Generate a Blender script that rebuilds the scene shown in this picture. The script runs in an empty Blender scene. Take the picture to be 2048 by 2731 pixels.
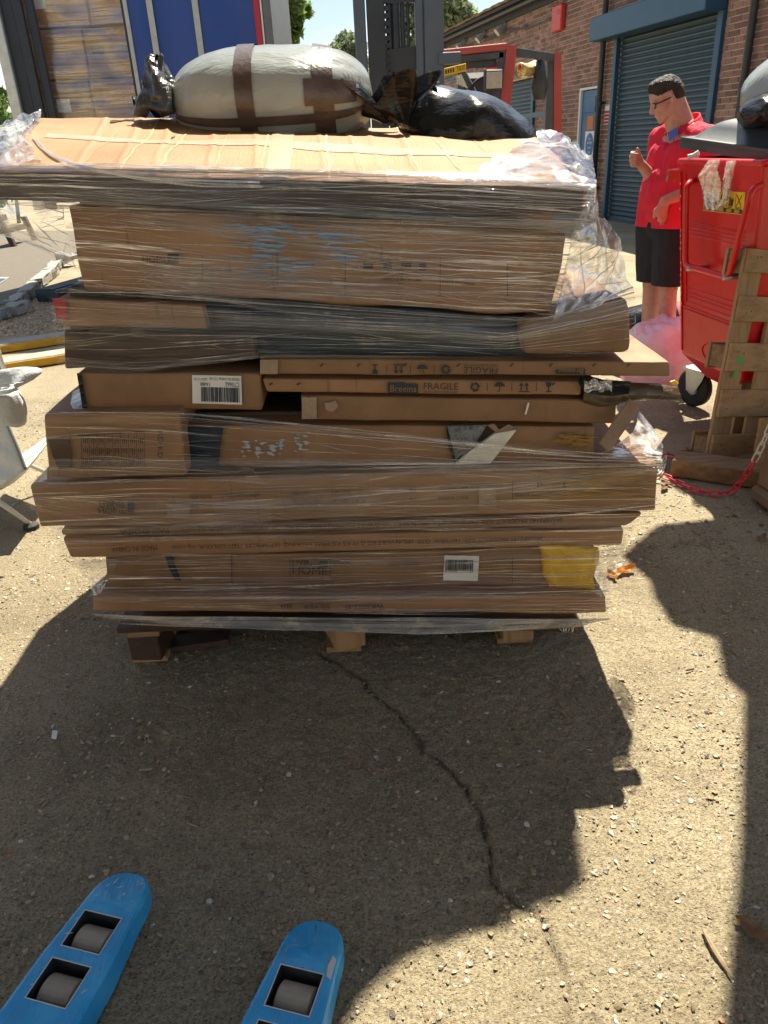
import bpy, bmesh, math, random
import numpy as np
from math import radians, sin, cos, pi
from mathutils import Vector, Matrix

random.seed(7)
rng = np.random.default_rng(7)
SC = bpy.context.scene
COL = SC.collection

# ------------------------------------------------------------------ camera
FPX, PITCH, ROLL, CH = 2030.0, radians(25.9), radians(2.96), 1.5
Fw = np.array([0, cos(PITCH), -sin(PITCH)])
R0 = np.array([1.0, 0, 0])
U0 = np.array([0, sin(PITCH), cos(PITCH)])
Rv = R0 * cos(ROLL) - U0 * sin(ROLL)
Uv = R0 * sin(ROLL) + U0 * cos(ROLL)
cam_d = bpy.data.cameras.new('camera')
cam = bpy.data.objects.new('camera', cam_d)
COL.objects.link(cam)
M = Matrix.Identity(4)
for i in range(3):
    M[i][0], M[i][1], M[i][2] = Rv[i], Uv[i], -Fw[i]
M[2][3] = CH
cam.matrix_world = M
cam_d.sensor_fit = 'VERTICAL'
cam_d.sensor_height = 36.0
cam_d.lens = FPX / 2731 * 36.0
cam_d.clip_start = 0.05
cam_d.clip_end = 600
SC.camera = cam

# ------------------------------------------------------------------ sky, sun, exposure
SUN_EL, SUN_AZ = radians(57), radians(20)
SKY_STRENGTH = 0.057
wd_ = bpy.data.worlds.new('World')
SC.world = wd_
wd_.use_nodes = True
nt = wd_.node_tree
bg = nt.nodes['Background']
bg.inputs['Strength'].default_value = SKY_STRENGTH
sky = nt.nodes.new('ShaderNodeTexSky')
sky.sky_type = 'NISHITA'
sky.sun_disc = False
sky.sun_elevation = SUN_EL
sky.sun_rotation = SUN_AZ
tc = nt.nodes.new('ShaderNodeTexCoord')
mp = nt.nodes.new('ShaderNodeMapping')
mp.inputs['Scale'].default_value = (1, 1, 2.6)
mp.inputs['Location'].default_value = (0.35, 0.2, 0.1)
nz = nt.nodes.new('ShaderNodeTexNoise')
nz.inputs['Scale'].default_value = 3.4
nz.inputs['Detail'].default_value = 8
nz.inputs['Roughness'].default_value = 0.58
cr = nt.nodes.new('ShaderNodeValToRGB')
cr.color_ramp.elements[0].position = 0.51
cr.color_ramp.elements[1].position = 0.66
mx = nt.nodes.new('ShaderNodeMix')
mx.data_type = 'RGBA'
mx.inputs['B'].default_value = (9.5, 9.7, 10.0, 1)
nt.links.new(tc.outputs['Generated'], mp.inputs['Vector'])
nt.links.new(mp.outputs['Vector'], nz.inputs['Vector'])
nt.links.new(nz.outputs['Fac'], cr.inputs['Fac'])
nt.links.new(cr.outputs['Color'], mx.inputs['Factor'])
nt.links.new(sky.outputs['Color'], mx.inputs['A'])
nt.links.new(mx.outputs['Result'], bg.inputs['Color'])

sd = bpy.data.lights.new('sun', 'SUN')
sd.energy = 5.0
sd.angle = radians(0.55)
sd.color = (1.0, 0.90, 0.72)
sun = bpy.data.objects.new('sun', sd)
COL.objects.link(sun)
sun.rotation_euler = Vector((sin(SUN_AZ) * cos(SUN_EL), cos(SUN_AZ) * cos(SUN_EL), sin(SUN_EL))).to_track_quat('Z', 'Y').to_euler()
sun.location = (3, 8, 12)

SC.view_settings.view_transform = 'Standard'
SC.view_settings.look = 'None'
SC.view_settings.exposure = 1.33
SC.view_settings.gamma = 1.0
SC.view_settings.use_curve_mapping = False
SC.render.engine = 'CYCLES'
SC.cycles.transparent_max_bounces = 14
SC.cycles.max_bounces = 8

# ------------------------------------------------------------------ pixel rays -> points of the place
S = 2048 / 1659.0
CAMP = np.array([0, 0, CH])


def ray(x, y):
    dx, dy = x - 1024, y - 1365.5
    u = dx * cos(ROLL) - dy * sin(ROLL)
    v = dx * sin(ROLL) + dy * cos(ROLL)
    return Fw + R0 * (u / FPX) - U0 * (v / FPX)


def G(x, y, z=0.0):
    d = ray(x, y)
    return CAMP + d * ((z - CH) / d[2])


def PY(x, y, Y):
    d = ray(x, y)
    return CAMP + d * (Y / d[1])


def Gd(x, y, z=0.0):
    return G(x * S, y * S, z)


def PD(x, y, Y):
    return PY(x * S, y * S, Y)


# ------------------------------------------------------------------ noise
def _h(i, j, k, s):
    n = (i * 374761393 + j * 668265263 + k * 2147483647 + s * 1274126177).astype(np.int64)
    n = (n ^ (n >> 13)) * 1274126177
    n = n ^ (n >> 16)
    return (n & 0xffff).astype(np.float64) / 65535.0


def vn(P, seed=0):
    P = np.asarray(P, float)
    I = np.floor(P).astype(np.int64)
    f = P - I
    f = f * f * (3 - 2 * f)
    r = 0
    for a in (0, 1):
        wa = f[..., 0] if a else 1 - f[..., 0]
        for b in (0, 1):
            wb = f[..., 1] if b else 1 - f[..., 1]
            for c in (0, 1):
                wc = f[..., 2] if c else 1 - f[..., 2]
                r = r + wa * wb * wc * _h(I[..., 0] + a, I[..., 1] + b, I[..., 2] + c, seed)
    return r * 2 - 1


def fbm(P, seed=0, o=3):
    P = np.asarray(P, float)
    r, a = 0, 1.0
    for k in range(o):
        r = r + a * vn(P * (2 ** k), seed + k * 7)
        a *= 0.5
    return r


# ------------------------------------------------------------------ object helpers
ORG = {}


def tag(o, label=None, cat=None, group=None, kind=None):
    if label: o['label'] = label
    if cat: o['category'] = cat
    if group: o['group'] = group
    if kind: o['kind'] = kind
    return o


def thing(name, label, cat, loc, group=None):
    o = bpy.data.objects.new(name, None)
    o.empty_display_size = 0.1
    COL.objects.link(o)
    o.location = Vector([float(c) for c in loc])
    ORG[o.name] = np.array(loc, float)
    return tag(o, label, cat, group)


def mesh(name, V, F, mat, parent=None, smooth=False, uv=None, kind=None, label=None):
    V = np.asarray(V, float)
    if parent is not None:
        og = ORG[parent.name]
    else:
        lo, hi = V.min(0), V.max(0)
        og = np.array([(lo[0] + hi[0]) / 2, (lo[1] + hi[1]) / 2, lo[2]])
    me = bpy.data.meshes.new(name)
    me.from_pydata((V - og).tolist(), [], [list(map(int, f)) for f in F])
    if smooth:
        me.polygons.foreach_set('use_smooth', np.ones(len(me.polygons), bool))
    if uv is not None:
        l = me.uv_layers.new(name='UVMap')
        vi = np.empty(len(me.loops), np.int32)
        me.loops.foreach_get('vertex_index', vi)
        l.data.foreach_set('uv', np.asarray(uv, np.float32)[vi].ravel())
    if mat: me.materials.append(mat)
    me.update()
    o = bpy.data.objects.new(name, me)
    COL.objects.link(o)
    if parent is not None:
        o.parent = parent
    else:
        o.location = Vector(og.tolist())
    ORG[o.name] = og
    if kind: o['kind'] = kind
    if label: o['label'] = label
    return o


class MB:
    def __init__(s):
        s.V, s.F, s.n = [], [], 0

    def add(s, V, F):
        V = np.asarray(V, float)
        s.V.append(V)
        s.F += [[i + s.n for i in f] for f in F]
        s.n += len(V)
        return s

    def hexa(s, c):
        # c: 8 corners ordered (x0y0z0,x1y0z0,x1y1z0,x0y1z0, same for z1)
        return s.add(c, [(0, 3, 2, 1), (4, 5, 6, 7), (0, 1, 5, 4), (1, 2, 6, 5), (2, 3, 7, 6), (3, 0, 4, 7)])

    def box(s, c, size, rot=None):
        hx = np.array(size) / 2
        q = np.array([(-1, -1, -1), (1, -1, -1), (1, 1, -1), (-1, 1, -1), (-1, -1, 1), (1, -1, 1), (1, 1, 1), (-1, 1, 1)]) * hx
        if rot is not None:
            q = q @ np.asarray(rot).T
        return s.hexa(q + np.array(c))

    def obox(s, o, ex, ey, ez, bev=0.0):
        """box from a corner and three edge vectors, with chamfered edges when bev>0"""
        o, ex, ey, ez = [np.array(a, float) for a in (o, ex, ey, ez)]
        if bev <= 0:
            return s.hexa([o, o + ex, o + ex + ey, o + ey, o + ez, o + ex + ez, o + ex + ey + ez, o + ey + ez])
        L = [np.linalg.norm(a) for a in (ex, ey, ez)]
        U = [ex / L[0], ey / L[1], ez / L[2]]
        b = min(bev, min(L) * 0.45)
        V, idx = [], {}
        for sx in (0, 1):
            for sy in (0, 1):
                for sz in (0, 1):
                    for ax in range(3):
                        p = []
                        for k, sg in enumerate((sx, sy, sz)):
                            if k == ax: p.append(L[k] * sg)
                            else: p.append(b if sg == 0 else L[k] - b)
                        idx[(sx, sy, sz, ax)] = len(V)
                        V.append(o + U[0] * p[0] + U[1] * p[1] + U[2] * p[2])
        F = []
        for ax in range(3):
            u, v = [k for k in range(3) if k != ax]
            for sg in (0, 1):
                q = []
                for a, c in ((0, 0), (1, 0), (1, 1), (0, 1)):
                    t = [0, 0, 0]; t[ax] = sg; t[u] = a; t[v] = c
                    q.append(idx[(*t, ax)])
                F.append(q)
        for ax in range(3):
            u, v = [k for k in range(3) if k != ax]
            for a in (0, 1):
                for c in (0, 1):
                    t0 = [0, 0, 0]; t0[u] = a; t0[v] = c
                    t1 = list(t0); t1[ax] = 1
                    F.append([idx[(*t0, u)], idx[(*t1, u)], idx[(*t1, v)], idx[(*t0, v)]])
        for sx in (0, 1):
            for sy in (0, 1):
                for sz in (0, 1):
                    F.append([idx[(sx, sy, sz, k)] for k in range(3)])
        return s.add(V, F)

    def tube(s, P, r, n=8, closed=False, caps=True):
        P = np.asarray(P, float)
        m = len(P)
        r = np.full(m, r) if np.isscalar(r) else np.asarray(r)
        V = []
        prev = None
        for i in range(m):
            if closed: t = P[(i + 1) % m] - P[i - 1]
            else: t = P[min(i + 1, m - 1)] - P[max(i - 1, 0)]
            t = t / (np.linalg.norm(t) + 1e-9)
            if prev is None:
                a = np.array([0, 0, 1.0]) if abs(t[2]) < 0.9 else np.array([1.0, 0, 0])
            else: a = prev
            a = a - t * np.dot(a, t)
            a /= np.linalg.norm(a) + 1e-9
            prev = a
            b = np.cross(t, a)
            for k in range(n):
                V.append(P[i] + r[i] * (a * cos(2 * pi * k / n) + b * sin(2 * pi * k / n)))
        F = []
        for i in range(m if closed else m - 1):
            j = (i + 1) % m
            for k in range(n):
                l = (k + 1) % n
                F.append((i * n + k, j * n + k, j * n + l, i * n + l))
        if caps and not closed:
            F.append(tuple(range(n)))
            F.append(tuple((m - 1) * n + k for k in range(n))[::-1])
        return s.add(V, F)

    def cyl(s, a, b, r, n=16, r2=None):
        return s.tube([a, b], np.array([r, r if r2 is None else r2]), n)

    def lathe(s, c, axis, prof, n=24):
        """prof: list of (along axis, radius)"""
        ax = np.array(axis, float); ax /= np.linalg.norm(ax)
        a = np.array([0, 0, 1.0]) if abs(ax[2]) < 0.9 else np.array([1.0, 0, 0])
        a = a - ax * np.dot(a, ax); a /= np.linalg.norm(a)
        b = np.cross(ax, a)
        V, F = [], []
        for h, r in prof:
            for k in range(n):
                V.append(np.array(c) + ax * h + r * (a * cos(2 * pi * k / n) + b * sin(2 * pi * k / n)))
        for i in range(len(prof) - 1):
            for k in range(n):
                l = (k + 1) % n
                F.append((i * n + k, i * n + l, (i + 1) * n + l, (i + 1) * n + k))
        F.append(tuple(range(n))[::-1]); F.append(tuple((len(prof) - 1) * n + k for k in range(n)))
        return s.add(V, F)

    def ext(s, poly, n, thick):
        """polygon of points extruded along n by thick"""
        P = np.asarray(poly, float); n = np.asarray(n, float)
        Q = P + n * thick
        m = len(P)
        F = [tuple(range(m)), tuple(range(2 * m - 1, m - 1, -1))]
        for i in range(m):
            j = (i + 1) % m
            F.append((i, i + m, j + m, j))
        return s.add(np.vstack([P, Q]), F)

    def build(s, name, mat, parent=None, smooth=False, kind=None, label=None):
        return mesh(name, np.vstack(s.V), s.F, mat, parent, smooth, None, kind, label)


def grid(name, P, mat, parent=None, smooth=True, uv=None, cu=False, kind=None, label=None, solid=0.0):
    nv, nu = P.shape[:2]
    F = []
    for j in range(nv - 1):
        for i in range(nu if cu else nu - 1):
            k = (i + 1) % nu
            F.append((j * nu + i, j * nu + k, (j + 1) * nu + k, (j + 1) * nu + i))
    V = P.reshape(-1, 3)
    if uv is not None: uv = uv.reshape(-1, 2)
    o = mesh(name, V, F, mat, parent, smooth, uv, kind, label)
    if solid:
        m = o.modifiers.new('thickness', 'SOLIDIFY'); m.thickness = solid; m.offset = 0
    return o


# ------------------------------------------------------------------ materials
def nd(nt, t, **kw):
    n = nt.nodes.new(t)
    for k, v in kw.items():
        if k in n.inputs: n.inputs[k].default_value = v
        else: setattr(n, k, v)
    return n


def c4(c):
    return (c[0], c[1], c[2], 1)


def ramp(nt, stops):
    r = nt.nodes.new('ShaderNodeValToRGB')
    e = r.color_ramp.elements
    while len(e) < len(stops): e.new(0.5)
    for i, (p, c) in enumerate(stops):
        e[i].position = p
        e[i].color = c4(c) if hasattr(c, '__len__') else (c, c, c, 1)
    return r


def pbr(name, cols, scale=6, rough=0.6, metal=0.0, bump=0.0, bscale=60, stretch=(1, 1, 1), bstretch=(1, 1, 1), coord='Object',
        rnd=None, rndamt=0.25, spec=0.5, detail=5, wear=None, wearscale=14, wearth=0.62, rvar=0.0, trans=0.0, coat=0.0, dist=0.01):
    m = bpy.data.materials.new(name)
    m.use_nodes = True
    nt = m.node_tree
    L = nt.links.new
    b = nt.nodes['Principled BSDF']
    b.inputs['Roughness'].default_value = rough
    b.inputs['Metallic'].default_value = metal
    b.inputs['Specular IOR Level'].default_value = spec
    if coat: b.inputs['Coat Weight'].default_value = coat
    tc = nd(nt, 'ShaderNodeTexCoord')
    mp = nd(nt, 'ShaderNodeMapping'); mp.inputs['Scale'].default_value = stretch
    L(tc.outputs[coord], mp.inputs['Vector'])
    nz = nd(nt, 'ShaderNodeTexNoise', Scale=scale, Detail=detail, Roughness=0.62)
    L(mp.outputs['Vector'], nz.inputs['Vector'])
    if len(cols) == 1: cols = [cols[0], tuple(min(1, c * 1.12) for c in cols[0])]
    k = len(cols)
    rp = ramp(nt, [(0.3 + 0.4 * i / (k - 1), c) for i, c in enumerate(cols)])
    L(nz.outputs['Fac'], rp.inputs['Fac'])
    out = rp.outputs['Color']
    if rnd:
        if rnd == 'obj':
            oi = nd(nt, 'ShaderNodeObjectInfo'); ro = oi.outputs['Random']
        else:
            oi = nd(nt, 'ShaderNodeNewGeometry'); ro = oi.outputs['Random Per Island']
        mr = nd(nt, 'ShaderNodeMapRange'); mr.inputs['To Min'].default_value = 1 - rndamt; mr.inputs['To Max'].default_value = 1 + rndamt
        L(ro, mr.inputs['Value'])
        hs = nd(nt, 'ShaderNodeHueSaturation')
        L(mr.outputs['Result'], hs.inputs['Value'])
        L(out, hs.inputs['Color'])
        out = hs.outputs['Color']
    if wear:
        wn = nd(nt, 'ShaderNodeTexNoise', Scale=wearscale, Detail=8, Roughness=0.7)
        mp2 = nd(nt, 'ShaderNodeMapping'); mp2.inputs['Scale'].default_value = bstretch
        L(tc.outputs[coord], mp2.inputs['Vector']); L(mp2.outputs['Vector'], wn.inputs['Vector'])
        wr = ramp(nt, [(wearth, 0.0), (min(0.99, wearth + 0.06), 1.0)])
        L(wn.outputs['Fac'], wr.inputs['Fac'])
        mx = nd(nt, 'ShaderNodeMix', data_type='RGBA')
        mx.inputs['B'].default_value = c4(wear)
        L(wr.outputs['Color'], mx.inputs['Factor']); L(out, mx.inputs['A'])
        out = mx.outputs['Result']
    L(out, b.inputs['Base Color'])
    if rvar:
        mr = nd(nt, 'ShaderNodeMapRange'); mr.inputs['To Min'].default_value = max(0.03, rough - rvar); mr.inputs['To Max'].default_value = min(1, rough + rvar)
        L(nz.outputs['Fac'], mr.inputs['Value']); L(mr.outputs['Result'], b.inputs['Roughness'])
    if bump:
        mp3 = nd(nt, 'ShaderNodeMapping'); mp3.inputs['Scale'].default_value = bstretch
        L(tc.outputs[coord], mp3.inputs['Vector'])
        bn = nd(nt, 'ShaderNodeTexNoise', Scale=bscale, Detail=4, Roughness=0.6)
        L(mp3.outputs['Vector'], bn.inputs['Vector'])
        bp = nd(nt, 'ShaderNodeBump', Strength=bump, Distance=dist)
        L(bn.outputs['Fac'], bp.inputs['Height'])
        L(bp.outputs['Normal'], b.inputs['Normal'])
    if trans:
        tr = nd(nt, 'ShaderNodeBsdfTranslucent'); L(out, tr.inputs['Color'])
        ms = nd(nt, 'ShaderNodeMixShader'); ms.inputs[0].default_value = trans
        o = nt.nodes['Material Output']
        L(b.outputs[0], ms.inputs[1]); L(tr.outputs[0], ms.inputs[2]); L(ms.outputs[0], o.inputs['Surface'])
    return m


def film_mat(name, sc=(1.3, 120), lo=0.5, hi=0.68, cover=0.55, base=0.06, rough=0.16, milk=0.5, bump=0.5, tint=(0.97, 0.97, 0.97), col=(0.85, 0.87, 0.9), iso=False):
    m = bpy.data.materials.new(name)
    m.use_nodes = True
    nt = m.node_tree
    nt.nodes.clear()
    L = nt.links.new
    out = nd(nt, 'ShaderNodeOutputMaterial')
    tc = nd(nt, 'ShaderNodeTexCoord')
    # slow wander so the streaks are not parallel
    w = nd(nt, 'ShaderNodeTexNoise', Scale=2.2, Detail=2)
    L(tc.outputs['UV'], w.inputs['Vector'])
    ws = nd(nt, 'ShaderNodeVectorMath', operation='SCALE'); ws.inputs['Scale'].default_value = 0.022 if not iso else 0.3
    L(w.outputs['Color'], ws.inputs[0])
    ad = nd(nt, 'ShaderNodeVectorMath', operation='ADD')
    L(tc.outputs['UV'], ad.inputs[0]); L(ws.outputs['Vector'], ad.inputs[1])
    mp = nd(nt, 'ShaderNodeMapping'); mp.inputs['Scale'].default_value = (sc[0], sc[1], 1)
    L(ad.outputs['Vector'], mp.inputs['Vector'])
    n1 = nd(nt, 'ShaderNodeTexNoise', Scale=1.0, Detail=5 if iso else 3, Roughness=0.6)
    L(mp.outputs['Vector'], n1.inputs['Vector'])
    r1 = ramp(nt, [(lo, 0.0), (hi, 1.0)])
    L(n1.outputs['Fac'], r1.inputs['Fac'])
    n2 = nd(nt, 'ShaderNodeTexNoise', Scale=5.0, Detail=3)
    L(tc.outputs['UV'], n2.inputs['Vector'])
    r2 = ramp(nt, [(0.35, 0.25), (0.65, 1.0)])
    L(n2.outputs['Fac'], r2.inputs['Fac'])
    mu = nd(nt, 'ShaderNodeMath', operation='MULTIPLY')
    L(r1.outputs['Color'], mu.inputs[0]); L(r2.outputs['Color'], mu.inputs[1])
    ma = nd(nt, 'ShaderNodeMath', operation='MULTIPLY_ADD', use_clamp=True)
    ma.inputs[1].default_value = cover; ma.inputs[2].default_value = base
    L(mu.outputs[0], ma.inputs[0])
    bp = nd(nt, 'ShaderNodeBump', Strength=bump, Distance=0.005)
    L(n1.outputs['Fac'], bp.inputs['Height'])
    gl = nd(nt, 'ShaderNodeBsdfGlossy', Roughness=rough); gl.inputs['Color'].default_value = (1, 1, 1, 1)
    L(bp.outputs['Normal'], gl.inputs['Normal'])
    df = nd(nt, 'ShaderNodeBsdfDiffuse'); df.inputs['Color'].default_value = c4(col)
    tl = nd(nt, 'ShaderNodeBsdfTranslucent'); tl.inputs['Color'].default_value = c4(col)
    L(bp.outputs['Normal'], df.inputs['Normal'])
    m1 = nd(nt, 'ShaderNodeMixShader'); m1.inputs[0].default_value = 0.5
    L(df.outputs[0], m1.inputs[1]); L(tl.outputs[0], m1.inputs[2])
    mk = nd(nt, 'ShaderNodeMath', operation='MULTIPLY'); mk.inputs[1].default_value = milk
    L(mu.outputs[0], mk.inputs[0])
    m2 = nd(nt, 'ShaderNodeMixShader')
    L(mk.outputs[0], m2.inputs[0])
    L(gl.outputs[0], m2.inputs[1]); L(m1.outputs[0], m2.inputs[2])
    tr = nd(nt, 'ShaderNodeBsdfTransparent'); tr.inputs['Color'].default_value = c4(tint)
    m3 = nd(nt, 'ShaderNodeMixShader')
    L(ma.outputs[0], m3.inputs[0]); L(tr.outputs[0], m3.inputs[1]); L(m2.outputs[0], m3.inputs[2])
    L(m3.outputs[0], out.inputs['Surface'])
    return m


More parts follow.
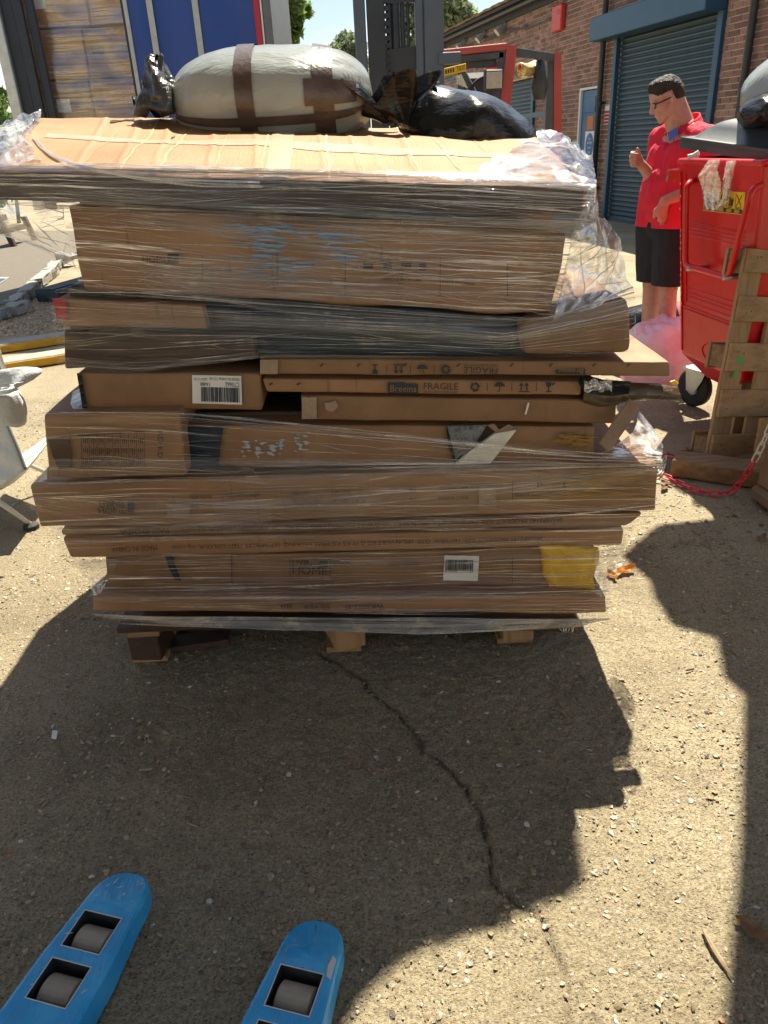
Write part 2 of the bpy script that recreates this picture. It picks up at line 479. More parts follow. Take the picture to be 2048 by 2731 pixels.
KR = [(0.225, 0.120, 0.054), (0.28, 0.155, 0.074), (0.335, 0.192, 0.098)]
MT = dict(
    kraft=pbr('kraft_card', KR, 5, 0.62, bump=0.12, bscale=90, bstretch=(6, 6, 0.6), rnd='obj', rndamt=0.24, wear=(0.20, 0.115, 0.06), wearscale=7, wearth=0.6),
    kraft_top=pbr('kraft_lid', [(0.25, 0.112, 0.030), (0.29, 0.14, 0.043), (0.33, 0.172, 0.063)], 3, 0.66, bump=0.25, bscale=120, bstretch=(1.6, 0.05, 1), wear=(0.36, 0.21, 0.10), wearscale=5),
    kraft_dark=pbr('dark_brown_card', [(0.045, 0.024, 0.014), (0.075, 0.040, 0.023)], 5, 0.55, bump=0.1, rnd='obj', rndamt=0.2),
    teal=pbr('dark_teal_plastic', [(0.006, 0.014, 0.019), (0.014, 0.028, 0.036)], 6, 0.32, bump=0.5, bscale=14, bstretch=(1, 1, 4)),
    fluted=pbr('torn_corrugated', [(0.22, 0.14, 0.085), (0.32, 0.21, 0.13)], 20, 0.8, bump=0.8, bscale=40, bstretch=(1, 1, 1)),
    ink=pbr('print_ink', [(0.022, 0.026, 0.032)], 30, 0.6),
    inkdim=pbr('faded_print_ink', [(0.034, 0.027, 0.022)], 30, 0.7),
    red_ink=pbr('red_print', [(0.35, 0.012, 0.02)], 12, 0.5),
    yellow=pbr('yellow_plastic', [(0.62, 0.36, 0.01), (0.72, 0.45, 0.02)], 12, 0.4, bump=0.6, bscale=18),
    label=pbr('white_label_paper', [(0.62, 0.62, 0.60), (0.72, 0.72, 0.70)], 12, 0.6),
    tapep=pbr('tape_over_card', [(0.27, 0.185, 0.115), (0.34, 0.25, 0.17)], 18, 0.22, bump=0.5, bscale=30),
    frontshade=pbr('shaded_card_front', [(0.040, 0.026, 0.024), (0.065, 0.043, 0.037)], 5, 0.5, bump=0.2, bscale=20, bstretch=(0.6, 1, 5)),
    tape=pbr('clear_tape', [(0.46, 0.34, 0.24), (0.55, 0.43, 0.33)], 10, 0.28, bump=0.3, bscale=30),
    browntape=pbr('brown_tape', [(0.065, 0.047, 0.041), (0.11, 0.082, 0.072)], 14, 0.25, bump=0.3, bscale=40),
    crease=pbr('card_crease', [(0.52, 0.34, 0.165)], 20, 0.7),
    torn=pbr('torn_hole', [(0.03, 0.018, 0.012)], 20, 0.9),
    foam=pbr('white_foam', [(0.66, 0.62, 0.54), (0.75, 0.72, 0.64)], 30, 0.8, bump=0.3, bscale=200),
    bubble=pbr('grey_packing_net', [(0.10, 0.11, 0.11), (0.30, 0.31, 0.30)], 90, 0.4, bump=0.8, bscale=120),
    blackplastic=pbr('black_bag_plastic', [(0.008, 0.009, 0.011), (0.016, 0.018, 0.021)], 8, 0.22, spec=.35, bump=0.5, bscale=6, rvar=0.06, dist=0.02, bstretch=(1, 1.5, 2.5)),
    greybag=pbr('grey_bag_plastic', [(0.035, 0.038, 0.042), (0.075, 0.08, 0.085)], 8, 0.28, bump=0.8, bscale=20, dist=0.02),
    whitebag=pbr('silver_white_bag', [(0.30, 0.335, 0.335), (0.40, 0.435, 0.435)], 4, 0.18, bump=0.5, bscale=9, bstretch=(0.6, 2.2, 1), dist=0.02, trans=0.15),
    pinkbag=pbr('pink_white_bag', [(0.80, 0.28, 0.50), (0.86, 0.62, 0.74), (0.86, 0.80, 0.83)], 3.5, 0.3, bump=0.7, bscale=12, trans=0.25, dist=0.02),
    deepred=pbr('maroon_cloth', [(0.22, 0.012, 0.03)], 8, 0.7),
    wood=pbr('pallet_wood', [(0.25, 0.15, 0.07), (0.36, 0.225, 0.11), (0.42, 0.28, 0.15)], 5, 0.75, bump=0.35, bscale=30, stretch=(7, 7, 0.7), bstretch=(9, 9, 0.6), rnd='obj', rndamt=0.15),
    woodx=pbr('pallet_plank_wood', [(0.24, 0.145, 0.07), (0.34, 0.21, 0.10), (0.40, 0.26, 0.14)], 5, 0.75, bump=0.35, bscale=30, stretch=(0.7, 7, 7), bstretch=(0.6, 9, 9), rnd='obj', rndamt=0.18),
    woody=pbr('pallet_runner_wood', [(0.24, 0.145, 0.07), (0.34, 0.21, 0.10), (0.40, 0.26, 0.14)], 5, 0.75, bump=0.35, bscale=30, stretch=(7, 0.7, 7), bstretch=(9, 0.6, 9), rnd='obj', rndamt=0.18),
    darkwood=pbr('dark_shaded_wood', [(0.035, 0.018, 0.014), (0.07, 0.04, 0.03)], 5, 0.6, bump=0.3),
    beamwood=pbr('weathered_shaded_beam_wood', [(0.13, 0.075, 0.035), (0.22, 0.135, 0.065), (0.30, 0.19, 0.10)], 7, 0.75, bump=0.4, bscale=26, stretch=(0.6, 5, 5), bstretch=(0.6, 6, 6)),
    blue=pbr('blue_fork_paint', [(0.010, 0.25, 0.56), (0.018, 0.33, 0.70), (0.06, 0.42, 0.76)], 9, 0.34, bump=0.35, bscale=40, bstretch=(3, 0.9, 1), wear=(0.10, 0.155, 0.19), wearscale=26, wearth=0.615, coat=0.2, rvar=0.12),
    bluewear=pbr('scuffed_fork_tip', [(0.05, 0.25, 0.52), (0.25, 0.36, 0.45)], 22, 0.38),
    barethin=pbr('chipped_paint_edge', [(0.55, 0.56, 0.55)], 30, 0.45),
    roller=pbr('dusty_nylon_roller', [(0.27, 0.24, 0.19), (0.38, 0.34, 0.27)], 14, 0.7, bump=0.15, bscale=90, wear=(0.09, 0.08, 0.065), wearscale=40, wearth=0.66),
    steel=pbr('dull_steel', [(0.36, 0.37, 0.38), (0.5, 0.5, 0.5)], 20, 0.38, metal=0.85),
    galv=pbr('galvanised_steel', [(0.42, 0.44, 0.42), (0.58, 0.59, 0.56)], 12, 0.42, metal=0.6),
    darksteel=pbr('dark_steel', [(0.03, 0.033, 0.037), (0.06, 0.065, 0.07)], 10, 0.4, metal=0.3),
    mast=pbr('grey_mast_paint', [(0.062, 0.085, 0.115), (0.085, 0.11, 0.145)], 4, 0.42, bump=0.1, wear=(0.17, 0.19, 0.21), wearscale=18, wearth=0.69),
    mastdark=pbr('greasy_mast_steel', [(0.016, 0.022, 0.032), (0.03, 0.04, 0.052)], 6, 0.45),
    rubber=pbr('rubber', [(0.016, 0.016, 0.016), (0.03, 0.03, 0.029)], 20, 0.75),
    ropred=pbr('faded_red_paint', [(0.36, 0.05, 0.04), (0.46, 0.085, 0.07)], 4, 0.5, bump=0.15, rvar=0.1),
    cabgrey=pbr('cab_grey', [(0.045, 0.055, 0.066), (0.075, 0.088, 0.10)], 6, 0.5),
    binred=pbr('bin_red_paint', [(0.56, 0.004, 0.006), (0.66, 0.006, 0.008)], 3, 0.32, bump=0.22, bscale=4, coat=0.2, wear=(0.34, 0.012, 0.012), wearscale=11, wearth=0.62, rvar=.1, dist=.03),
    binlow=pbr('bin_red_plastic', [(0.54, 0.014, 0.012), (0.62, 0.025, 0.02)], 4, 0.42, bump=0.1, bscale=30, wear=(0.30, 0.03, 0.02), wearscale=14, wearth=0.58, bstretch=(3, 3, 0.5)),
    lid=pbr('grey_lid_plastic', [(0.035, 0.043, 0.05), (0.055, 0.065, 0.072)], 6, 0.40, bump=0.05, bscale=60),
    stickery=pbr('sticker_yellow', [(0.75, 0.44, 0.0), (0.82, 0.5, 0.01)], 8, 0.4),
    cloth_red=pbr('red_polo_cloth', [(0.60, 0.008, 0.034), (0.70, 0.016, 0.05)], 12, 0.85, bump=0.9, bscale=9, bstretch=(1.4, 1, 0.5), dist=0.03),
    cloth_dark=pbr('dark_navy_cloth', [(0.007, 0.010, 0.016), (0.013, 0.017, 0.025)], 12, 0.85, bump=0.4, bscale=12, dist=0.015),
    collar_blue=pbr('blue_collar_lining', [(0.06, 0.11, 0.42)], 12, 0.8),
    skin=pbr('skin', [(0.38, 0.20, 0.150), (0.47, 0.27, 0.21), (0.43, 0.20, 0.16)], 22, 0.58, bump=0.1, bscale=120),
    hair=pbr('short_dark_hair', [(0.008, 0.006, 0.005), (0.045, 0.030, 0.021)], 90, 0.6, bump=1.0, bscale=120, stretch=(1.5, 1, 0.5), bstretch=(1.5, 1, 0.35), dist=0.02),
    glass_frame=pbr('black_spectacle_frame', [(0.01, 0.011, 0.015)], 9, 0.3),
    shutter=pbr('teal_shutter_paint', [(0.034, 0.068, 0.090), (0.048, 0.088, 0.110)], 3, 0.38, metal=0.15, bump=0.3, bscale=3, rnd='obj', rndamt=0.10, wear=(0.060, 0.092, 0.104), wearscale=5, wearth=0.60, dist=.03, bstretch=(1, 1, .4)),
    shutterbox=pbr('blue_shutter_box', [(0.010, 0.060, 0.125), (0.018, 0.085, 0.155)], 3, 0.40, wear=(0.035, 0.10, 0.13), wearscale=5, wearth=0.60, bstretch=(1, 1, .35), rvar=.08),
    pipe=pbr('black_downpipe', [(0.018, 0.026, 0.034), (0.03, 0.04, 0.05)], 10, 0.4),
    mortar=pbr('mortar', [(0.62, 0.53, 0.42), (0.72, 0.63, 0.52)], 30, 0.95, bump=0.4, bscale=120),
    brick=pbr('brick', [(0.225, 0.122, 0.092), (0.29, 0.165, 0.124), (0.35, 0.22, 0.165)], 14, 0.9, bump=0.5, bscale=110, rnd='obj', rndamt=0.33),
    brickm=pbr('brick_mass', [(0.225, 0.122, 0.092), (0.29, 0.165, 0.124), (0.35, 0.22, 0.165)], 14, 0.9, bump=0.5, bscale=110, rnd='island', rndamt=0.36, wear=(0.15, 0.09, 0.07), wearscale=1.1, wearth=0.58),
    tile=pbr('mossy_roof_tile', [(0.13, 0.075, 0.04), (0.23, 0.145, 0.06), (0.27, 0.19, 0.07)], 3, 0.9, bump=0.6, rnd='island', rndamt=0.3),
    soffit=pbr('dark_barge_board', [(0.02, 0.02, 0.022), (0.04, 0.038, 0.038)], 8, 0.7),
    doorblue=pbr('blue_door_paint', [(0.025, 0.105, 0.23), (0.035, 0.13, 0.27)], 6, 0.4),
    white=pbr('white_paint', [(0.66, 0.68, 0.68), (0.76, 0.77, 0.76)], 8, 0.5),
    orange=pbr('orange_notice', [(0.55, 0.15, 0.02)], 8, 0.5),
    signblue=pbr('sign_blue', [(0.008, 0.13, 0.34)], 8, 0.45),
    alarm=pbr('alarm_red', [(0.58, 0.045, 0.03), (0.66, 0.06, 0.04)], 6, 0.4),
    curtain=pbr('blue_curtain_side', [(0.008, 0.045, 0.23), (0.011, 0.058, 0.27)], 1.2, 0.4, bump=0.12, bscale=3),
    strap=pbr('grey_strap', [(0.38, 0.39, 0.37), (0.48, 0.49, 0.46)], 12, 0.6),
    truckred=pbr('truck_red', [(0.42, 0.012, 0.035)], 6, 0.4),
    truckgrey=pbr('truck_grey', [(0.11, 0.12, 0.125), (0.16, 0.17, 0.17)], 6, 0.5),
    truckdark=pbr('truck_dark', [(0.010, 0.017, 0.028), (0.016, 0.025, 0.038)], 6, 0.5),
    chairfab=pbr('silver_chair_fabric', [(0.42, 0.46, 0.48), (0.54, 0.57, 0.58)], 6, 0.5, bump=0.6, bscale=14, dist=0.02),
    chairpipe=pbr('white_tube', [(0.60, 0.61, 0.60)], 6, 0.35),
    kerbyellow=pbr('yellow_edge_paint', [(0.50, 0.27, 0.01), (0.60, 0.36, 0.02)], 9, 0.6, bump=0.3, wear=(0.16, 0.14, 0.10), wearscale=9, wearth=0.60, bstretch=(0.5, 1, 3)),
    concrete=pbr('concrete_edge', [(0.27, 0.25, 0.21), (0.38, 0.35, 0.29)], 12, 0.9, bump=0.7, bscale=60),
    slab=pbr('asphalt_apron', [(0.115, 0.10, 0.08), (0.17, 0.15, 0.12)], 30, 0.95, bump=1.0, bscale=130, wear=(0.21, 0.185, 0.145), wearscale=90, wearth=0.62),
    kerbwhite=pbr('painted_broken_kerb', [(0.24, 0.24, 0.22), (0.36, 0.36, 0.33)], 12, 0.9, bump=0.8, bscale=40, wear=(0.2, 0.18, 0.15), wearscale=16, wearth=0.56),
    tealsheet=pbr('torn_teal_sheet', [(0.03, 0.16, 0.18), (0.10, 0.30, 0.33)], 9, 0.35, bump=0.5),
    bluegrey=pbr('blue_grey_rubber', [(0.022, 0.035, 0.05), (0.04, 0.055, 0.07)], 9, 0.5),
    chainred=pbr('red_chain_plastic', [(0.62, 0.012, 0.045)], 20, 0.4),
    chainwhite=pbr('white_chain_plastic', [(0.62, 0.60, 0.53)], 20, 0.5),
    leafdry=pbr('dry_leaf', [(0.42, 0.17, 0.03), (0.55, 0.27, 0.06)], 40, 0.7, rnd='obj', rndamt=0.3, trans=0.2),
    leafbrown=pbr('brown_leaf', [(0.14, 0.07, 0.035), (0.26, 0.15, 0.08)], 40, 0.8, rnd='obj', rndamt=0.35),
    twig=pbr('dry_twig', [(0.22, 0.16, 0.09), (0.36, 0.28, 0.17)], 30, 0.8),
    bark=pbr('bark', [(0.05, 0.04, 0.03), (0.10, 0.085, 0.065)], 14, 0.9, bump=0.6),
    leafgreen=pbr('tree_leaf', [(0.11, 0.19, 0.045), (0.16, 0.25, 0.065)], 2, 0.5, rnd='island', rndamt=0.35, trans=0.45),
    leafhaze=pbr('hazed_tree_leaf', [(0.20, 0.26, 0.13), (0.27, 0.33, 0.19)], 2, 0.5, rnd='island', rndamt=0.35, trans=0.45),  # leaf green paled so that haze sits in the colour
    paper=pbr('crumpled_paper', [(0.55, 0.55, 0.56)], 9, 0.7),
    post=pbr('weathered_gatepost', [(0.15, 0.095, 0.06), (0.24, 0.16, 0.11)], 7, 0.85, bump=0.6, bscale=60, wear=(0.30, 0.24, 0.18), wearscale=20, wearth=0.62),
    osb=pbr('chipboard_panel', [(0.20, 0.11, 0.045), (0.34, 0.20, 0.085), (0.42, 0.28, 0.13)], 45, 0.8, bump=0.4, bscale=80),
    gold=pbr('crinkled_gold_foil', [(0.55, 0.42, 0.12), (0.75, 0.66, 0.36)], 10, 0.25, metal=0.5, bump=0.9, bscale=14),
    lens=pbr('headlamp_lens', [(0.33, 0.31, 0.27), (0.45, 0.42, 0.37)], 25, 0.2),
    cream=pbr('bounce_wall_cream', [(0.50, 0.42, 0.30), (0.58, 0.50, 0.37)], 3, 0.7),
    paleblue=pbr('blue_lit_label', [(0.30, 0.36, 0.42), (0.42, 0.47, 0.5)], 40, 0.5),
    greensticker=pbr('green_sticker', [(0.02, 0.35, 0.05)], 20, 0.4),
)
MT['film'] = film_mat('stretch_film', sc=(1.8, 120), lo=0.575, hi=0.635, cover=0.85, base=0.025, rough=0.10, milk=0.6, bump=0.8, col=(0.93, 0.88, 0.78))  # milky folds; their warm tint paints in the reflected sunlit ground
MT['filmlow'] = film_mat('stretch_film_lower', sc=(1.1, 95), lo=0.60, hi=0.65, cover=0.85, base=0.02, rough=0.09, milk=0.55, bump=0.8, col=(0.93, 0.86, 0.74))  # same painted ground reflection, slightly warmer
MT['filmhang'] = film_mat('loose_stretch_film', sc=(9, 30), lo=0.42, hi=0.70, cover=0.65, base=0.16, rough=0.1, iso=True, bump=1.0, milk=0.8)
MT['filmcr'] = film_mat('crumpled_stretch_film', sc=(16, 24), lo=0.36, hi=0.60, cover=0.75, base=0.25, rough=0.1, iso=True, bump=1.0, milk=0.9)
MT['filmdark'] = film_mat('film_over_dark_layer', sc=(1.2, 95), lo=0.62, hi=0.67, cover=0.6, base=0.02, rough=0.08, milk=0.3, bump=0.8, col=(0.85, 0.88, 0.9))
MT['filmband'] = film_mat('film_overlap', sc=(2.0, 160), lo=0.54, hi=0.70, cover=0.40, base=0.045, rough=0.07, milk=0.4, bump=0.5, col=(0.9, 0.87, 0.82))
MT['edgehighlight'] = film_mat('painted_edge_highlight', sc=(5, 90), lo=0.40, hi=0.62, cover=0.7, base=0.12, rough=0.12, milk=0.9, bump=1.0, col=(0.9, 0.9, 0.9))
MT['strand'] = film_mat('film_fold', sc=(2, 2), lo=0.3, hi=0.6, cover=0.55, base=0.30, rough=0.1, milk=0.9, bump=0.0, col=(0.95, 0.90, 0.8))  # fold colour warmed as painted reflection of the sunlit ground
MT['filmload'] = film_mat('load_film', sc=(0.7, 42), lo=0.42, hi=0.66, cover=0.55, base=0.10, rough=0.25, milk=1.0, col=(.8, .8, .8))
MT['glass'] = film_mat('cab_glass', sc=(1, 1), lo=0.4, hi=0.9, cover=0.05, base=0.12, rough=0.03, milk=0.1, bump=0.0, tint=(0.75, 0.82, 0.84))


# ------------------------------------------------------------------ ground
def ground_mat():
    m = bpy.data.materials.new('worn_aggregate_yard')
    m.use_nodes = True
    nt = m.node_tree
    L = nt.links.new
    b = nt.nodes['Principled BSDF']
    b.inputs['Roughness'].default_value = 0.8
    tc = nd(nt, 'ShaderNodeTexCoord')
    co = tc.outputs['Object']
    big = nd(nt, 'ShaderNodeTexNoise', Scale=0.9, Detail=4, Roughness=0.6)
    L(co, big.inputs['Vector'])
    rb = ramp(nt, [(0.32, (0.255, 0.213, 0.136)), (0.5, (0.335, 0.284, 0.184)), (0.7, (0.42, 0.362, 0.243))])
    L(big.outputs['Fac'], rb.inputs['Fac'])
    fine = nd(nt, 'ShaderNodeTexNoise', Scale=125, Detail=5, Roughness=0.75)
    L(co, fine.inputs['Vector'])
    rf = ramp(nt, [(0.30, 0.38), (0.5, 0.95), (0.70, 1.45)])
    L(fine.outputs['Fac'], rf.inputs['Fac'])
    mul = nd(nt, 'ShaderNodeMix', data_type='RGBA', blend_type='MULTIPLY'); mul.inputs['Factor'].default_value = 1
    L(rb.outputs['Color'], mul.inputs['A']); L(rf.outputs['Color'], mul.inputs['B'])
    vo = nd(nt, 'ShaderNodeTexVoronoi', Scale=130.0, Randomness=1.0)
    wv = nd(nt, 'ShaderNodeMapping'); wv.inputs['Scale'].default_value = (1.0, 1.9, 1.0)
    L(co, wv.inputs['Vector']); L(wv.outputs['Vector'], vo.inputs['Vector'])
    sep = nd(nt, 'ShaderNodeSeparateColor')
    L(vo.outputs['Color'], sep.inputs['Color'])
    pick = ramp(nt, [(0.0, (0.09, 0.072, 0.045)), (0.35, (0.25, 0.20, 0.12)), (0.6, (0.37, 0.31, 0.19)), (0.9, (0.33, 0.22, 0.12)), (0.96, (0.50, 0.47, 0.38))])
    L(sep.outputs[0], pick.inputs['Fac'])
    msk = ramp(nt, [(0.30, 1.0), (0.46, 0.0)])
    L(vo.outputs['Distance'], msk.inputs['Fac'])
    th = nd(nt, 'ShaderNodeMath', operation='GREATER_THAN'); th.inputs[1].default_value = 0.38
    L(sep.outputs[1], th.inputs[0])
    mm = nd(nt, 'ShaderNodeMath', operation='MULTIPLY'); L(msk.outputs['Color'], mm.inputs[0]); L(th.outputs[0], mm.inputs[1])
    mx = nd(nt, 'ShaderNodeMix', data_type='RGBA')
    L(mm.outputs[0], mx.inputs['Factor']); L(mul.outputs['Result'], mx.inputs['A']); L(pick.outputs['Color'], mx.inputs['B'])
    # dirt packed in the crack (stored on the mesh)
    at = nd(nt, 'ShaderNodeAttribute', attribute_name='crack')
    dm = nd(nt, 'ShaderNodeMix', data_type='RGBA'); dm.inputs['B'].default_value = (0.045, 0.03, 0.018, 1)
    L(at.outputs['Fac'], dm.inputs['Factor']); L(mx.outputs['Result'], dm.inputs['A'])
    # oil and damp stains
    st = nd(nt, 'ShaderNodeTexNoise', Scale=1.7, Detail=5, Roughness=0.65)
    mp = nd(nt, 'ShaderNodeMapping'); mp.inputs['Location'].default_value = (3.1, 1.7, 0)
    L(co, mp.inputs['Vector']); L(mp.outputs['Vector'], st.inputs['Vector'])
    sr = ramp(nt, [(0.50, 0.0), (0.66, 0.55)])
    L(st.outputs['Fac'], sr.inputs['Fac'])
    sm = nd(nt, 'ShaderNodeMix', data_type='RGBA', blend_type='MULTIPLY'); sm.inputs['B'].default_value = (0.55, 0.5, 0.45, 1)
    L(sr.outputs['Color'], sm.inputs['Factor']); L(dm.outputs['Result'], sm.inputs['A'])
    L(sm.outputs['Result'], b.inputs['Base Color'])
    b1 = nd(nt, 'ShaderNodeBump', Strength=1.0, Distance=0.009); L(fine.outputs['Fac'], b1.inputs['Height'])
    b2 = nd(nt, 'ShaderNodeBump', Strength=0.6, Distance=0.006); L(mm.outputs[0], b2.inputs['Height']); L(b1.outputs['Normal'], b2.inputs['Normal'])
    L(b2.outputs['Normal'], b.inputs['Normal'])
    return m


crack_px = [(690, 1405), (740, 1440), (800, 1490), (850, 1530), (890, 1570), (905, 1600), (985, 1680), (1022, 1735), (1042, 1775), (1062, 1830), (1066, 1900), (1095, 1928), (1135, 1960), (1160, 1985), (1180, 2030), (1208, 2080), (1216, 2150), (1236, 2230)]
crk = np.array([Gd(*p)[:2] for p in crack_px])


def crack_dist(X, Y):
    d = np.full(X.shape, 9.0)
    for a, b in zip(crk[:-1], crk[1:]):
        ab = b - a
        t = np.clip(((X - a[0]) * ab[0] + (Y - a[1]) * ab[1]) / (ab @ ab), 0, 1)
        d = np.minimum(d, np.hypot(X - a[0] - t * ab[0], Y - a[1] - t * ab[1]))
    return d


def axis(lo, hi, step, far_lo, far_hi):
    f = np.arange(lo, hi, step)
    k = np.geomspace(step * 1.5, 1, 60)
    out = lambda start, end: start + (end - start) * (np.geomspace(0.002, 1.002, 50) - 0.0015)
    a = out(lo, far_lo)[::-1]
    b = out(hi, far_hi)
    return np.concatenate([a, f, b])


gx = axis(-1.75, 1.95, 0.0065, -90, 90)
gy = axis(0.45, 3.0, 0.0065, -14, 160)
X, Y = np.meshgrid(gx, gy)
P3 = np.stack([X, Y, np.zeros_like(X)], -1)
near = np.clip(1.6 - np.abs(X - 0.1) / 1.4, 0, 1) * np.clip((3.4 - Y) / 0.5, 0, 1) * np.clip((Y - 0.3) / 0.15, 0, 1)
wob = crack_dist(X + 0.012 * vn(P3 * 22, 3), Y + 0.012 * vn(P3 * 22, 4))
crackw = np.exp(-(wob / (0.0036 + 0.0028 * vn(P3 * 9, 5))) ** 2) * np.clip(0.85 + 0.7 * vn(P3 * 12, 15), 0.25, 1)
Z = near * (0.0026 * vn(P3 * 55, 1) + 0.0022 * vn(P3 * 140, 2) + 0.004 * vn(P3 * 6, 8)) - 0.011 * crackw * near
Z = Z - 0.004
go = grid('ground', np.stack([X, Y, Z], -1), ground_mat(), smooth=True)
go['kind'] = 'structure'
at = go.data.attributes.new('crack', 'FLOAT', 'POINT')
at.data.foreach_set('value', np.clip(np.exp(-(wob / 0.009) ** 2) * near * np.clip(0.45 + 0.5 * vn(P3 * 15, 17), 0.10, 0.75), 0, 1).ravel().astype(np.float32))


def scatter_stones(name, n, xr, yr, smin, smax, cols, seed, flat=0.42, avoid=None):
    r = np.random.default_rng(seed)
    ico = np.array([(0, 0, 1), (.894, 0, .447), (.276, .851, .447), (-.724, .526, .447), (-.724, -.526, .447), (.276, -.851, .447), (.724, .526, -.3), (-.276, .851, -.3), (-.894, 0, -.3), (-.276, -.851, -.3), (.724, -.526, -.3)])
    fc = [(0, 1, 2), (0, 2, 3), (0, 3, 4), (0, 4, 5), (0, 5, 1), (1, 6, 2), (2, 7, 3), (3, 8, 4), (4, 9, 5), (5, 10, 1), (2, 6, 7), (3, 7, 8), (4, 8, 9), (5, 9, 10), (1, 10, 6)]
    fc = np.array(fc)
    x = r.uniform(*xr, n); y = r.uniform(*yr, n)
    s = smin + (smax - smin) * r.random(n) ** 3.2
    an = r.uniform(0, 2 * pi, n)
    asp = r.uniform(0.45, 1.0, n)
    V = ico[None] * (1 + r.uniform(-0.33, 0.33, (n, 11, 1)))
    V = V * np.stack([s, s * asp, s * flat * r.uniform(0.5, 1.2, n)], -1)[:, None, :]
    tl = r.uniform(-0.35, 0.35, (n, 2))
    V[..., 2] += V[..., 0] * tl[:, :1] + V[..., 1] * tl[:, 1:]
    c, d = np.cos(an)[:, None], np.sin(an)[:, None]
    vx = V[..., 0] * c - V[..., 1] * d + x[:, None]
    vy = V[..., 0] * d + V[..., 1] * c + y[:, None]
    vz = V[..., 2] - s[:, None] * 0.10 - 0.003
    VV = np.stack([vx, vy, vz], -1).reshape(-1, 3)
    FF = (fc[None] + (np.arange(n) * 11)[:, None, None]).reshape(-1, 3)
    m = bpy.data.materials.new(name + '_stone'); m.use_nodes = True
    nt = m.node_tree; b = nt.nodes['Principled BSDF']
    ge = nd(nt, 'ShaderNodeNewGeometry')
    rp = ramp(nt, cols); rp.color_ramp.interpolation = 'CONSTANT'
    nt.links.new(ge.outputs['Random Per Island'], rp.inputs['Fac'])
    nt.links.new(rp.outputs['Color'], b.inputs['Base Color'])
    b.inputs['Roughness'].default_value = 0.42
    o = mesh(name, VV, FF, m)
    tag(o, kind='stuff')
    return o


STC = [(0, (0.18, 0.14, 0.082)), (0.25, (0.27, 0.215, 0.13)), (0.52, (0.34, 0.28, 0.175)), (0.70, (0.10, 0.088, 0.075)), (0.77, (0.23, 0.21, 0.18)), (0.86, (0.33, 0.18, 0.09)), (0.885, (0.38, 0.28, 0.18)), (0.965, (0.50, 0.48, 0.43))]
scatter_stones('aggregate_stones', 30000, (-1.7, 1.95), (0.5, 2.7), 0.0016, 0.0088, STC, 3, flat=0.32)
scatter_stones('aggregate_stones', 12000, (-2.6, 3.2), (2.5, 5.2), 0.004, 0.014, STC, 4, flat=0.36)

# ------------------------------------------------------------------ brick building on the right
W0 = np.array([4.44, 15.1, 0.0]); WD = np.array([-.1886, .982, 0]); WN = np.array([-.982, -.1886, 0]); UP = np.array([0, 0, 1.0])


def WP(s, z, off=0.0):
    return W0 + WD * s + UP * z + WN * off


def wbox(mb, s0, s1, z0, z1, o0, o1, bev=0.0):
    return mb.obox(WP(s0, z0, o0), WD * (s1 - s0), WN * (o1 - o0), UP * (z1 - z0), bev)


bld = thing('brick_building', 'long brown brick workshop with a mossy tiled roof and a teal roller shutter', 'building', WP(1, 0))
EAVE = 3.98
b_ = MB()
for (s0, s1, z0) in ((-9, -3.0, -0.05), (-3.0, 0.02, 3.2), (0.02, 0.62, -0.05), (0.62, 1.45, 2.245), (1.45, 3.72, -0.05), (3.72, 6.6, 2.62), (6.6, 11, -0.05)):
    wbox(b_, s0, s1, z0, EAVE, -0.25, -0.012)
wbox(b_, -3.4, 7, -0.05, 3.3, -0.32, -0.262)
b_.build('wall', MT['mortar'], bld)
b_ = MB(); wbox(b_, -9, 10.9, 0, EAVE, -6.5, -6.2); wbox(b_, 10.7, 11, 0, EAVE, -6.2, -0.26)
b_.build('rear_wall', MT['mortar'], bld)
openings = [(-3.0, 0.02, 0, 3.27), (0.62, 1.45, 0, 2.24), (3.72, 6.6, 0, 2.6)]
BL, BH, BJ = 0.213, 0.066, 0.014
br = []
for j in range(int(EAVE / (BH + BJ))):
    z0 = 0.004 + j * (BH + BJ)
    s = -5.6 + (0.1135 if j % 2 else 0)
    while s < 10.9:
        a, e = s, s + BL
        cuts = [(a, e)]
        for (p, q, zl, zh) in openings:
            if z0 + BH > zl and z0 < zh:
                nc = []
                for (a2, e2) in cuts:
                    if e2 <= p or a2 >= q: nc.append((a2, e2)); continue
                    if a2 < p - 0.04: nc.append((a2, p - 0.006))
                    if e2 > q + 0.04: nc.append((q + 0.006, e2))
                cuts = nc
        for (a2, e2) in cuts: br.append((a2, e2, z0))
        s += BL + BJ


def vis(a, e, z):
    p = WP((a + e) / 2, z + 0.03)
    d = p - CAMP
    dep = d @ Fw
    x = 1024 + FPX * (d @ Rv) / dep; y = 1365.5 - FPX * (d @ Uv) / dep
    ok = (0 < x < 2045 and 0 < y < 520)
    if 1180 < x < 1500 and y > 140: ok = False
    if x > 1990 and y > 190: ok = False
    if x > 1880 and y > 325: ok = False
    return ok, dep


